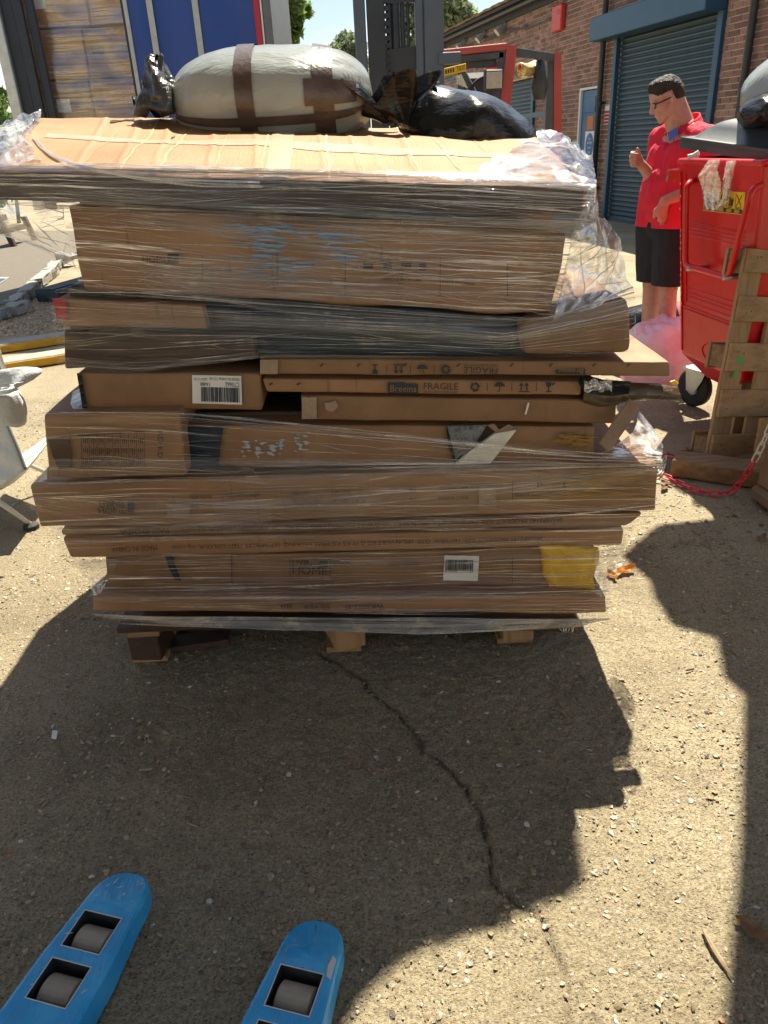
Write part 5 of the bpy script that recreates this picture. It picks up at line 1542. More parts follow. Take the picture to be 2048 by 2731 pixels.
def bundle(c, hx, hy, hz, seed, nu=70, nv=40, ex=2.6, wr=0.03, fx=6, axis_tilt=0.0):
    """long pillow along x: profile is a superellipse"""
    P = np.zeros((nu, nv, 3))
    for i in range(nu):
        t = -1 + 2 * i / (nu - 1)
        k = max(0.0, 1 - abs(t) ** ex) ** (1 / ex)
        for j in range(nv):
            a = 2 * pi * j / nv
            P[i, j] = (t * hx, hy * k * cos(a), hz * k * sin(a) + axis_tilt * t)
    n = fbm(P * fx + seed * 5, seed, 3)
    s = 1 + wr * n
    # radial wrinkles gathering towards the ends
    tt = np.abs(P[..., 0]) / hx
    ang = np.arctan2(P[..., 2] / hz, P[..., 1] / hy)
    s = s + 0.04 * tt ** 2 * np.sin(ang * 13 + 3 * n) * (0.6 + 0.6 * np.sin(ang * 5 + 1))
    P[..., 1] *= s; P[..., 2] *= s
    P[..., 2] = np.maximum(P[..., 2], -hz * 0.82)
    return P + np.array(c)


pc0 = PD(588, 178, 2.92)
bag = thing('taped_bag', 'big silver white plastic bundle taped with brown bands, lying on the top carton', 'plastic bundle', (pc0[0], 2.92, 1.52))
hx = (PD(806, 178, 2.92) - PD(373, 178, 2.92))[0] / 2
top = PD(588, 96, 2.92)[2]
hz = (top - 1.51) / 1.82
cb = (pc0[0], 2.92, top - hz)
Pb = bundle(cb, hx, 0.27, hz, 3, wr=.03, fx=6)
blob('bag_skin', Pb, 'whitebag', bag)
for (x0, x1) in ((526, 562), (681, 722)):
    u0 = (PD(x0, 150, 2.92)[0] - cb[0]) / hx; u1 = (PD(x1, 150, 2.92)[0] - cb[0]) / hx
    rows = []
    for u in np.linspace(u0, u1, 6):
        f = (u + 1) / 2 * (Pb.shape[0] - 1); i = int(f); a = f - i
        rr = Pb[i] * (1 - a) + Pb[i + 1] * a
        d = rr - np.array([0, cb[1], cb[2]]); d[:, 0] = 0
        d /= np.linalg.norm(d, axis=1, keepdims=True)
        rows.append(rr + d * 0.005)
    blob('tape_band', np.array(rows), 'browntape', bag)
# broad dark tape across the lower right and along the bottom
for (x0, x1, a0, a1) in ((664, 768, radians(-168), radians(-196)), (376, 800, radians(-150), radians(-160))):
    u0 = (PD(x0, 150, 2.92)[0] - cb[0]) / hx; u1 = (PD(x1, 150, 2.92)[0] - cb[0]) / hx
    rows = []
    for u in np.linspace(u0, u1, 26):
        f = min((u + 1) / 2, 0.985) * (Pb.shape[0] - 1); f = max(f, 1.0); i = int(f); a = f - i
        rr = Pb[i] * (1 - a) + Pb[min(i + 1, len(Pb) - 1)] * a
        seg = []
        for al in np.linspace(a0, a1, 7):
            g = (al % (2 * pi)) / (2 * pi) * rr.shape[0]; j = int(g) % rr.shape[0]; b = g - int(g)
            p = rr[j] * (1 - b) + rr[(j + 1) % rr.shape[0]] * b
            d = p - np.array([p[0], cb[1], cb[2]]); d /= np.linalg.norm(d) + 1e-6
            seg.append(p + d * 0.007)
        rows.append(seg)
    grid('tape_strip', np.array(rows), MT['browntape'], bag)

# black sack to the right
c0 = PD(1010, 250, 2.86)
sk1 = thing('black_sack', 'shiny black plastic sack lying on the top carton at the right', 'plastic sack', (c0[0], 2.86, 1.47))
ks = PD(1010, 194, 2.86)[2]
Pk = bundle((c0[0] + 0.02, 2.88, ks - 0.150), (PD(1185, 250, 2.86) - PD(862, 250, 2.86))[0] / 2, 0.26, 0.165, 9, wr=0.07, fx=4, ex=1.8, axis_tilt=-0.065)
cK = Pk.reshape(-1, 3).mean(0); dK = Pk - cK; aK = np.arctan2(dK[..., 2], dK[..., 1])
fK = 1 - .10 * np.abs(vn(Pk * 7, 3)) - .05 * np.abs(vn(Pk * 16, 4)) + .045 * np.sin(aK * 5 + dK[..., 0] * 14) * np.clip(1 - (dK[..., 0] + .2) * 1.2, .2, 1) + .03 * np.sin(dK[..., 0] * 30 + aK * 3)
Pk[..., 1] = cK[1] + dK[..., 1] * fK; Pk[..., 2] = cK[2] + dK[..., 2] * fK
blob('bag_skin', Pk, 'blackplastic', sk1)
# gathered neck of the sack: fanned folds
nu, nv = 60, 14
pts = np.zeros((nv, nu, 3))
for j in range(nv):
    t = j / (nv - 1)
    for i in range(nu):
        a = 2 * pi * i / nu
        fold = 1 + 0.34 * sin(a * 6 + 2 * t) * t + 0.12 * sin(a * 11)
        rr = (0.045 + 0.085 * t) * fold
        pts[j, i] = PD(862, 232 - 6 * t, 2.8) + np.array([rr * cos(a) * 1.15 - 0.055 * t, rr * sin(a) * 0.6, 0.125 * t * (0.75 + 0.35 * sin(a * 5 + 1)) - 0.045])
blob('gathered_neck', pts, 'blackplastic', sk1)

# small grey black bag, tied, at the left end
nu, nv = 40, 22
pts = np.zeros((nv, nu, 3))
prof = [(0, .4), (.02, 1.0), (.12, 1.02), (.3, .90), (.45, .78), (.6, .66), (.72, .55), (.8, .46), (.86, .42), (.92, .40), (.97, .36), (1, .22)]
b0, b1 = PD(334, 246, 2.8), PD(346, 124, 2.84)
for j in range(nv):
    t = j / (nv - 1)
    k = np.interp(t, [p[0] for p in prof], [p[1] for p in prof])
    c = b0 + (b1 - b0) * t
    c[0] += 0.012 * sin(t * 5)
    for i in range(nu):
        a = 2 * pi * i / nu
        f = 1 + 0.08 * sin(a * 5 + t * 4) + 0.30 * vn(np.array([[cos(a) * 2, sin(a) * 2, t * 5]]), 6)[0]
        pts[j, i] = c + np.array([0.072 * k * f * cos(a), 0.075 * k * f * sin(a), .012 * sin(a * 3 + t * 9)])
gb = thing('grey_bag', 'small dark grey plastic bag with a twisted neck standing left of the silver bundle', 'plastic bag', b0)
blob('bag_skin', pts, 'greybag', gb)
b_ = MB(); b_.tube([b0 + [-.045, -.03, .0], b0 + [-.05, -.035, .03], b0 + [-.055, -.02, .05]], 0.006, 6); b_.build('tie_end', MT['blackplastic'], gb, True)

# ------------------------------------------------------------------ blue pallet truck forks
fk = thing('pallet_truck', 'blue pallet truck with two scuffed forks and grey rollers at the lower left', 'pallet truck', (-0.6, 0.4, 0.0))
FD = np.array([0.285, 0.958, 0]); FS = np.array([0.958, -0.285, 0])
ztop = 0.085


def fork(tip, nm):
    w, L = 0.160, 1.15

    def prof_out(off, lift):
        """outline of the top plate, tip forwards, inset by off"""
        pts = []
        hw = w / 2 - off
        ln = 0.10 - off * 0.5
        for a in np.linspace(0, pi, 15):
            sx = abs(cos(a)) ** 0.8 * (1 if cos(a) >= 0 else -1)
            pts.append((hw * 0.80 * sx, -0.10 + ln * sin(a) ** 0.8))
        P = [(hw, -0.34), (hw * 0.95, -0.22), ] + pts + [(-hw * 0.95, -0.22), (-hw, -0.34)]
        P = [(hw, -L)] + P + [(-hw, -L)]
        return np.array([tip + FS * x + FD * y + UP * lift(y) for x, y in P])
    top = lambda y: ztop - 0.0 - (0.018 * max(0, (y + 0.10) / 0.10) ** 2 if y > -0.10 else 0)
    low = lambda y: (0.030 if y > -0.22 else 0.018)
    # skirt
    A = prof_out(0.0, low); B = prof_out(0.0, lambda y: top(y) - 0.010); C = prof_out(0.004, lambda y: top(y) - 0.002); D = prof_out(0.010, top)
    holes = [(-0.198, -0.118), (-0.305, -0.224), (-0.62, -0.5)]
    pa = MB()
    n = len(A)
    V = np.vstack([A, B, C, D])
    F = []
    for k in range(3):
        for i in range(n - 1): F.append((k * n + i, k * n + i + 1, (k + 1) * n + i + 1, (k + 1) * n + i))
    pa.add(V, F)
    # top plate as strips leaving the roller openings
    def hw_at(y):
        return np.interp(y, [-L, -0.34, -0.22, -0.10], [w / 2 - .01, w / 2 - .01, (w / 2 - .01) * .95, (w / 2 - .01) * .80])
    ys = sorted(set([-L, -0.34, -0.22, -0.10] + [h for a in holes[:2] for h in a]))
    hh = 0.044
    T = lambda x, y: tip + FS * x + FD * y + UP * top(y)
    for y0, y1 in zip(ys[:-1], ys[1:]):
        op = any(y0 >= a - 1e-6 and y1 <= b + 1e-6 for a, b in holes[:2])
        h0, h1 = hw_at(y0), hw_at(y1)
        if op:
            pa.add([T(-h0, y0), T(-hh, y0), T(-hh, y1), T(-h1, y1)], [(0, 1, 2, 3)])
            pa.add([T(hh, y0), T(h0, y0), T(h1, y1), T(hh, y1)], [(0, 1, 2, 3)])
        else:
            pa.add([T(-h0, y0), T(h0, y0), T(h1, y1), T(-h1, y1)], [(0, 1, 2, 3)])
    # rounded nose
    nose = [T(-hw_at(-0.10), -0.10)] + [T((w / 2 - .01) * .8 * (abs(cos(a)) ** .8 * (1 if cos(a) >= 0 else -1)), -0.10 + (0.095) * sin(a) ** .8) for a in np.linspace(pi, 0, 15)] + [T(hw_at(-.10), -.10)]
    nose = [T(x * 0.999, y) for x, y in [((w / 2 - .01) * .8 * (abs(cos(a)) ** .8 * (1 if cos(a) >= 0 else -1)), -0.10 + 0.095 * sin(a) ** .8) for a in np.linspace(pi, 0, 15)]]
    cc = T(0, -0.09) + UP * 0.002
    pa.add([cc] + nose, [(0, i + 1, i + 2) for i in range(14)])
    pa.add([cc, T(-(w / 2 - .01) * .8, -0.10), T((w / 2 - .01) * .8, -0.10)], [(0, 2, 1)])
    f = pa.build('fork', MT['blue'], fk, smooth=False)
    rs = np.random.default_rng(int(abs(tip[0]) * 1000))
    q = MB()
    for cx, cy, sx, sy, nn in ((-0.02, -0.05, .030, .030, 16), (0.035, -0.075, .018, .035, 12), (0.0, -0.30, .05, .03, 7), (-.05, -.2, .01, .08, 8), (0.02, -0.12, .04, .03, 9), (0, -.45, .05, .08, 10)):
        for k in range(nn):
            x, y = cx + rs.normal(0, sx), cy + rs.normal(0, sy)
            if abs(x) > hw_at(y) - .006 or y > -.022 or any(a - .012 < y < b + .012 and abs(x) < hh + .006 for a, b in holes[:2]): continue
            an = rs.normal(1.2, .5); l_ = rs.uniform(.004, .028); w_ = rs.uniform(.0004, .0016)
            e1 = (FS * cos(an) + FD * sin(an)) * l_; e2 = (FD * cos(an) - FS * sin(an)) * w_
            p = T(x, y) + UP * .0006
            if abs(x + l_ * cos(an)) > hw_at(y) - .004 or y + l_ * sin(an) > -.015: continue
            dz_ = UP * (top(y + l_ * sin(an)) - top(y))
            q.add([p, p + e1 * .5 + e2 + dz_ * .5, p + e1 + dz_, p + e1 * .5 - e2 + dz_ * .5], [(0, 1, 2, 3)])
    q.build('scratch', MT['barethin'] if tip[0] < -.4 else MT['bluewear'], f, kind='stuff')
    if tip[0] > -.4:
        q = MB(); c = [T(.058, -.085), T(.049, -.078), T(.046, -.10), T(.050, -.12), T(.0605, -.125)]
        q.ext([p + UP * .0008 for p in c], UP, .0006); q.build('bare_patch', MT['barethin'], f)
    for a, b in holes[:2]:
        # lips of the opening, inner walls and the roller
        q = MB()
        cn = [(-hh, a), (hh, a), (hh, b), (-hh, b)]
        ring_o = [T(x * 1.025, y + (0.0012 if y == b else -0.0012)) + UP * 0.0008 for x, y in cn]
        ring_i = [T(x * 0.98, y - (0.001 if y == b else -0.001)) + UP * 0.0008 for x, y in cn]
        q.add(ring_o + ring_i, [(i, (i + 1) % 4, 4 + (i + 1) % 4, 4 + i) for i in range(4)])
        q.build('opening_edge', MT['barethin'], f)
        q = MB()
        lowr = [T(x, y) - UP * 0.060 for x, y in cn]
        q.add([T(x, y) - UP * 0.0005 for x, y in cn] + lowr, [(i, (i + 1) % 4, 4 + (i + 1) % 4, 4 + i) for i in range(4)])
        q.build('opening_side', MT['darksteel'], f)
        q = MB()
        c = tip + FD * ((a + b) / 2 - 0.004) + UP * 0.0405
        q.lathe(c - FS * 0.036, FS, [(0.0, 0.010), (0.0, 0.033), (0.004, 0.0385), (0.068, 0.0385), (0.072, 0.033), (0.072, 0.010)], 28)
        q.build('roller', MT['roller'], f, smooth=False)
        q = MB(); q.cyl(c - FS * 0.045, c + FS * 0.045, 0.009, 10); q.build('axle', MT['steel'], f, True)
    return f


tipL, tipR = Gd(290, 1873, ztop), Gd(697, 1976, ztop)
tipL[2] = 0; tipR[2] = 0
fork(tipL, 'l'); fork(tipR, 'r')
b_ = MB()
mid = (tipL + tipR) / 2 - FD * 1.15
b_.obox(mid - FS * 0.30 + UP * 0.03, FS * 0.60, FD * -0.16, UP * 0.22, 0.01)
b_.build('cross_frame', MT['blue'], fk)
b_ = MB(); b_.cyl(mid - FD * 0.25 + UP * 0.05, mid - FD * 0.25 + UP * 0.45, 0.03, 14); b_.build('pump_column', MT['darksteel'], fk, True)
for s in (-0.07, 0.07):
    b_ = MB(); b_.lathe(mid - FD * 0.25 + FS * (s - 0.025) + UP * 0.09, FS, [(0, .03), (0, .086), (.006, .09), (.044, .09), (.05, .086), (.05, .03)], 24); b_.build('steer_wheel', MT['rubber'], fk)


# ------------------------------------------------------------------ red wheeled bin
BD = np.array([-0.128, 0.9918, 0]); BN = np.array([-0.9918, -0.128, 0])   # along the visible side (away), and its outward normal
pf = PY(1813, 429, 4.36)                                                  # far top corner of the visible side
BT = pf[2]
bin_ = thing('wheeled_bin', 'large red wheeled waste bin with a grey lid ajar, behind the upright pallet', 'waste bin', (2.2, 4.0, 0))
B0 = np.array([pf[0], pf[1], 0])


BK = 0.085


def BP(t, z, o=0.0):
    """t metres towards the camera from the far corner, o outward of the side, which leans in towards its foot"""
    return B0 - BD * t + UP * z + BN * (o - (BT - z) * BK)


def BX(x, y, o=0.0):
    """point where the sight line through a photo pixel meets the bin side plane, o metres proud of it"""
    d = ray(x, y)
    return CAMP + d * ((o - (BT - CH) * BK - (CAMP - B0) @ BN) / (d @ BN - d[2] * BK))


BK2 = max(0.0, ((B0 - BX(1817, 985)) @ BD) / (BT - BX(1817, 985)[2]))


BLEN, BWID = 0.74, 1.25
taper = lambda z: 0.0 if z > 0.34 else 0.16 * ((0.34 - z) / 0.12) ** 1.0
zs = [0.235, 0.28, 0.34, 0.60, BT]
rings = []
for z in zs:
    k = taper(z)
    cr_ = 0.014
    ring = []
    for (tx, tw, a0) in ((0, 0, 0), (1, 0, 1), (1, 1, 2), (0, 1, 3)):
        ct = (k + cr_ + (BT - z) * BK2) if tx == 0 else (BLEN - k - cr_ - (BT - z) * .04)
        cw = (k * 0.5 + cr_) if tw == 0 else (BWID - k - cr_)
        for q in range(5):
            an = pi + a0 * 0 + {0: 0, 1: -1, 2: -2, 3: -3}[a0] * (pi / 2) - q * pi / 8 * 1.0
            # corner arcs: t axis = x, w axis = y
            base = {0: pi, 1: 1.5 * pi, 2: 2 * pi, 3: 2.5 * pi}[a0] + q * pi / 8
            ring.append(BP(ct + cr_ * cos(base), z, -(cw + cr_ * sin(base))))
    rings.append(ring)
R_ = np.array(rings)
grid('body', np.concatenate([R_, R_[:, :1]], 1), MT['binred'], bin_, smooth=False)
b_ = MB(); b_.add(R_[0], [tuple(range(R_.shape[1]))]); b_.build('floor', MT['binlow'], bin_)
b_ = MB(); b_.tube(np.vstack([R_[-1], R_[-1][:1]]), 0.016, 8); b_.build('rim', MT['binred'], bin_, True)


TZ = lambda x, y: ((B0 - BX(x, y)) @ BD, BX(x, y)[2])
tb, zb0 = TZ(1815, 985)
b_ = MB()
for (x0, y0) in ((1840, 607), (1840, 597), (1840, 627), (1840, 616), (1826, 764), (1825, 777), (1825, 787), (1825, 801), (1825, 591)):
    t, z = TZ(x0, y0)
    b_.obox(BP(t, z - 0.002, 0.0), -BD * (BLEN - 0.10 - t), BN * 0.005, UP * 0.005, 0.002)
t, z = TZ(1850, 497); b_.obox(BP(0.03, z, 0.0), -BD * (BLEN - 0.06), BN * 0.003, UP * 0.003)
t, z = TZ(1822, 815); b_.obox(BP(t, z - .005, 0.0), -BD * (BLEN - 0.06 - t), BN * 0.008, UP * 0.011, .003)
b_.build('pressed_rib', MT['binred'], bin_, kind='stuff')
zl = 0.36
low = np.array([[BP(t + .01, z - .012, 0.004), BP(BLEN - .06, z - .012, 0.004)], [BP((BT - zl) * BK2 + .015, zl, 0.004), BP(BLEN - .08, zl, 0.004)]])
grid('lower_panel', low, MT['binlow'], bin_, smooth=False)
ef = lambda t, z: BP(t + (BT - z) * BK2, z)
b_ = MB(); b_.obox(ef(.014, .36), -BD * 0.010, BN * 0.010, ef(.014, BT - .05) - ef(.014, .36)); b_.obox(ef(.06, .64), -BD * 0.008, BN * 0.005, ef(.06, BT - .06) - ef(.06, .64))
b_.build('corner_seam', MT['binred'], bin_)
r_ = np.random.default_rng(2); b_ = MB()
for k in range(18):
    z = r_.uniform(0.45, 1.25); t0 = r_.uniform(.012, .024) + (BT - z) * BK2
    b_.ext([BP(t0 + dt_, z + dz_, 0.0105) for dt_, dz_ in ((0, 0), (.004, .002), (.006, .012), (.001, .009))], BN, 0.0006)
b_.build('paint_chip', MT['white'], bin_, kind='stuff')
# handle rail
hp_ = [(1848, 482, 0.0), (1843, 484, 0.04), (1834, 492, .08), (1830, 506, .09), (1829, 560, .09), (1828, 690, .09), (1830, 704, .09), (1836, 710, .09), (1930, 737, .09), (1940, 735, .09), (1948, 722, .09), (1995, 545, .09), (2003, 512, .085), (2014, 500, .05), (2030, 494, 0.0)]
hp_ = [BX(*p) for p in hp_]
b_ = MB(); b_.tube(resample(hp_, 70), 0.0150, 10); hd = b_.build('handle', MT['binred'], bin_, True)
for (x, y) in ((1832, 717), (1928, 741)):
    a = BX(x, y, 0.112); b_ = MB(); b_.cyl(a, a - BN * 0.125, 0.012, 12); b_.build('stub', MT['steel'], hd, True)
# lifting bracket on the far edge
t0, z0 = TZ(1815, 455); t1, z1 = TZ(1812, 485)
dL = (B0 - PY(1780, 452, 4.40)); 
q = [PY(1780, 455, 4.40), PY(1812, 453, 4.37), PY(1812, 485, 4.37), PY(1776, 483, 4.40)]
b_ = MB(); b_.ext(q, (0.2, 1, 0), 0.012); br_ = b_.build('bracket', MT['binred'], bin_)
b_ = MB(); b_.ext([PY(x, y, 4.396) for x, y in ((1783, 454), (1790, 455), (1788, 466), (1791, 474), (1787, 484), (1775, 484), (1778, 471), (1783, 465))], (0.2, 1, 0), 0.002)
b_.ext([PY(x, y, 4.394) for x, y in ((1783, 452), (1815, 449), (1815, 454), (1783, 456))], (0.2, 1, 0), 0.002); b_.build('bare_metal', MT['galv'], br_)
# yellow instruction sticker
sq = [BX(1880.5, 506.5, .002), BX(1988.7, 513, .002), BX(1982, 573, .002), BX(1876, 562, .002)]
sb = lambda u, v, o=0.0: (sq[0] * (1 - u) + sq[1] * u) * (1 - v) + (sq[3] * (1 - u) + sq[2] * u) * v + BN * o
b_ = MB(); b_.ext([sb(0, 0), sb(1, 0), sb(1, 1), sb(0, 1)], BN, .002); st_ = b_.build('sticker', MT['stickery'], bin_)
b_ = MB(); b_.ext([sb(0.02, .77, .003), sb(.98, .77, .003), sb(.98, .96, .003), sb(.02, .96, .003)], BN, .0008)
for k in range(1, 5): b_.ext([sb(.2 * k, .08, .003), sb(.2 * k + .006, .08, .003), sb(.2 * k + .006, .74, .003), sb(.2 * k, .74, .003)], BN, .0008)
rr_ = np.random.default_rng(4)
for k in range(5):
    u = .03 + .196 * k
    pl = lambda *p: b_.tube([sb(u + a * .14, c, .004) for a, c in p], .0016, 4)
    pol = lambda *p: b_.ext([sb(u + a * .14, c, .0032) for a, c in p], BN, .0006)
    if k < 4:
        pol((.45, .36), (.98, .36), (.88, .66), (.53, .66)); pol((.40, .29), (1.0, .33), (1.0, .35), (.40, .32))
        cx_, cy_ = (.22, .22) if k % 2 == 0 else (.30, .30)
        pol(*[(cx_ + .10 * cos(t), cy_ + .055 * sin(t)) for t in np.linspace(0, 2 * pi, 9)[:-1]])
        pl((cx_, cy_ + .06), (cx_ + .02, .48), (cx_ - .1, .66)); pl((cx_ + .02, .48), (cx_ + .14, .66)); pl((cx_, .34), (cx_ + .28, .36 + .06 * (k % 2)))
    else:
        pl((.1, .14), (.5, .40), (.95, .66)); pl((.9, .14), (.5, .40), (.08, .66))
    for j in range(3): pol((.08, .69 + .022 * j), (.9 - .2 * (j == 2), .69 + .022 * j), (.9 - .2 * (j == 2), .70 + .022 * j), (.08, .70 + .022 * j))
b_.build('pictograms', MT['ink'], st_)
b_ = MB()
for k in range(5):
    for j in range(3): b_.ext([sb(.04 + .19 * k, .80 + .05 * j, .0042), sb(.16 + .19 * k, .80 + .05 * j, .0042), sb(.16 + .19 * k, .825 + .05 * j, .0042), sb(.04 + .19 * k, .825 + .05 * j, .0042)], BN, .0006)
b_.build('small_print', MT['stickery'], st_)
# raised oval emblem low on the shell
b_ = MB()
ec = BX(1903, 945, 0.006); te, ze = (B0 - ec) @ BD, ec[2]
b_.tube([BP(te + .115 * cos(a), ze + .052 * sin(a), 0.007) for a in np.linspace(0, 2 * pi, 33)[:-1]], 0.003, 6, closed=True)
letter3(b_, 'TB', BP(te - .06, ze - .024, 0.0075), -BD * 0.11, UP * 0.048)
b_.build('emblem', MT['binlow'], bin_)
# swivel castors


def castor(t, o, ang):
    c = B0 - BD * t + BN * o
    ca, sa = cos(ang), sin(ang)
    ax = np.array([ca, sa, 0]); fwd = np.array([-sa, ca, 0])
    b = MB(); b.lathe(c - ax * 0.022 + UP * 0.114, ax, [(0, .072), (-.001, .098), (.006, .113), (.040, .113), (.047, .098), (.046, .072)], 28)
    w = b.build('wheel', MT['rubber'], bin_, smooth=True)
    b = MB(); b.lathe(c - ax * 0.024 + UP * 0.114, ax, [(0, .012), (.004, .070), (.046, .070), (.050, .012)], 24); b.build('hub', MT['galv'], w)
    b = MB()
    for s in (-1, 1):
        q = c + ax * (0.032 * s) + UP * 0.114
        b.ext([q + fwd * -0.03 - UP * 0.02, q + fwd * 0.03 - UP * 0.02, q + fwd * 0.05 + UP * 0.10, q + fwd * -0.02 + UP * 0.115 - fwd * .07, q + fwd * -0.075 + UP * 0.06], ax * s, 0.004)
    b.obox(c - ax * 0.055 - fwd * 0.08 + UP * 0.222, ax * 0.11, fwd * 0.14, UP * 0.012)
    b.build('fork_bracket', MT['galv'], bin_)


wq = G(1846, 1082); wq2 = G(2004, 1172)
castor((B0 - wq) @ BD, (wq - B0) @ BN, 0.45); castor((B0 - wq2) @ BD, (wq2 - B0) @ BN, 0.5); castor(0.06, -1.12, 0.2); castor(0.62, -1.12, 0.3)
b_ = MB(); b_.obox(BP(0.22, 0.205, -0.22), -BD * 0.42, BN * -0.05, UP * 0.014); b_.obox(BP(0.28, 0.13, -0.22), -BD * 0.2, BN * -0.8, UP * 0.072); b_.build('chassis', MT['binlow'], bin_)
# lid, shut askew
lc = PY(1815, 366, 4.42)
lx = PY(2110, 408, 3.62) - lc; Ll = np.linalg.norm(lx); lx /= Ll
lyv = np.array([0.985, 0.128, 0.055]); lyv /= np.linalg.norm(lyv)
lz = np.cross(lx, lyv); lz = lz if lz[2] > 0 else -lz
LW = 1.30
LP = lambda a, b, c: lc + lx * a + lyv * b + lz * c
nu, nv = 40, 30
pts = np.zeros((nv, nu, 3))
for j in range(nv):
    for i in range(nu):
        a, b = i / (nu - 1), j / (nv - 1)
        ea, eb = min(a, 1 - a) * Ll, min(b, 1 - b) * LW
        e = min(ea, eb * 1.0)
        h = 0.0 if e < 0.045 else 0.075 * min(1, (e - 0.045) / 0.10) ** 0.6 + 0.015 * (sin(pi * a) * sin(pi * b))
        pts[j, i] = LP(a * Ll, b * LW, h)
ld = grid('lid', pts, MT['lid'], bin_, smooth=True)
b_ = MB()
for (o, ex, ey) in ((LP(0, 0, -0.052), lx * Ll, lyv * 0.006), (LP(0, 0.0065, -0.052), lx * 0.006, lyv * LW), (LP(Ll - .006, 0.0065, -0.052), lx * 0.006, lyv * LW)):
    b_.obox(o, ex, ey, lz * 0.054)
b_.build('lid_skirt', MT['lid'], ld)
b_ = MB(); b_.obox(LP(0.01, -0.004, -0.02), lx * (Ll - 0.02), lyv * 0.004, lz * 0.005); b_.build('lid_lip', MT['lid'], ld)
# rubbish showing between rim and lid
pw = thing('paper_scrap', 'grey white paper scrap sticking up from the rim of the red bin', 'paper', PY(1845, 424, 4.25))
b_ = MB(); b_.ext([PY(1833, 425, 4.25), PY(1862, 425, 4.22), PY(1866, 412, 4.2), PY(1862, 402, 4.22), PY(1848, 411, 4.24), PY(1834, 414, 4.26)], (0.3, 0.9, 0.3), 0.012); b_.build('sheet', MT['paper'], pw)


def tail(name, label, px, Ys, w):
    t = thing(name, label, 'plastic film', BX(*px[0], .018))
    c = resample([BX(x, y, .018) for (x, y) in px], 40)
    nu = 12
    P = np.zeros((40, nu, 3))
    for j in range(40):
        ww = np.interp(j / 39, np.linspace(0, 1, len(w)), w)
        for i in range(nu):
            s = i / (nu - 1) - 0.5
            P[j, i] = c[j] + BD * (-s * ww) + BN * (0.012 + 0.014 * sin(s * 14 + j * .2) + 0.006 * random.random()) + 0 * UP
    uv = np.dstack(np.meshgrid(np.linspace(0, .12, nu), np.linspace(0, .4, 40)))
    grid('film', P, MT['filmcr'], t, True, uv)


tail('film_scrap', 'wide clump of clear film hanging from the red bin over its yellow sticker', [(1912, 425), (1900, 470), (1900, 510), (1912, 560)], [4.1, 4.08, 4.07, 4.06], [0.08, 0.17, 0.16, 0.10])
tail('film_scrap', 'narrow twisted strip of clear film hanging from the red bin beside the wider clump', [(1958, 428), (1950, 480), (1942, 530), (1925, 558), (1903, 562)], [3.95, 3.95, 3.95, 4.0, 4.05], [0.05, 0.05, 0.035, 0.02, 0.02])
# sacks lying on the lid
sx = thing('bin_bag', 'pale translucent plastic bag lying on the grey bin lid', 'plastic bag', LP(0.52, 0.45, 0.13))
Ps = bundle((0, 0, 0), 0.30, 0.28, 0.20, 12, wr=0.10, fx=6, ex=2.0, nu=44, nv=30)
Ps = Ps @ np.array([[cos(.5), sin(.5), 0], [-sin(.5), cos(.5), 0], [0, 0, 1]]) + PY(2142, 250, 4.15)
blob('bag_skin', Ps, 'whitebag', sx)
sx = thing('bin_bag', 'crumpled black plastic bag tucked under the pale bag on the grey bin lid', 'plastic bag', LP(0.4, 0.35, 0.12))
Ps = bundle((0, 0, 0), 0.20, 0.18, 0.080, 14, wr=0.28, fx=11, ex=2.0, nu=44, nv=30) + PY(2086, 300, 4.0)
blob('bag_skin', Ps, 'blackplastic', sx)

# ------------------------------------------------------------------ pallet on edge leaning by the bin
Q0 = Gd(1531, 998); Q0[2] = 0.0
qa = radians(20)
QX = np.array([cos(qa), sin(qa), 0])
lean = 0.10
QZ = PY(2001, 661, 3.60) - Q0; QZ /= np.linalg.norm(QZ)
QX = QX - QZ * (QX @ QZ); QX /= np.linalg.norm(QX)
QN = np.cross(QZ, QX)          # into the scene
QN = QN if QN[1] > 0 else -QN
htop = np.linalg.norm(PY(2001, 661, 3.60) - Q0)
up = thing('wooden_pallet', 'wooden pallet standing on its edge against the red bin', 'pallet', Q0)
QP = lambda a, z, n: Q0 + QX * a + QZ * z + QN * n
VB = [(0.0, 0.118), (0.216, 0.118), (0.50, 0.118)]
for k, (a, w) in enumerate(VB):
    b_ = MB(); b_.obox(QP(a, 0.002, 0.020), QX * w, QZ * (htop - 0.004), QN * 0.020, 0.002); b_.build('stringer_board', MT['wood'], up)
Hb = [(0.030, 0.105), (0.225, 0.115), (0.435, 0.13), (0.70, 0.115), (0.985, 0.11)]
sc2 = htop / 1.10
Hb = [(z * sc2, h * sc2) for z, h in ((0.012, 0.135), (0.245, 0.145), (0.49, 0.145), (0.745, 0.125), (0.985, 0.113))]
for i, (z, h) in enumerate(Hb):
    b_ = MB(); b_.obox(QP(0.004, z, 0.0), QX * 0.64, QZ * h, QN * 0.0195, 0.002); b_.build('deck_board', MT['woodx'], up)
for a in (0.004, 0.250, 0.51):
    for z in (0.004, htop * 0.455, htop - 0.112):
        b_ = MB(); b_.obox(QP(a - (0.0 if a < .1 else 0), z, 0.0405), QX * 0.10, QZ * 0.105, QN * 0.085, 0.003); b_.build('block', MT['beamwood'], up)
    b_ = MB(); b_.obox(QP(a - 0.004, 0.002, 0.126), QX * 0.108, QZ * (0.125 if a < .1 else htop - 0.004), QN * 0.018, 0.002); b_.build('base_board', MT['wood'], up)
    if a < .1:
        for z in (htop * 0.455 - .01, htop - 0.122):
            b_ = MB(); b_.obox(QP(a - 0.006, z, 0.126), QX * 0.112, QZ * 0.122, QN * 0.018, 0.002); b_.build('base_board', MT['wood'], up)
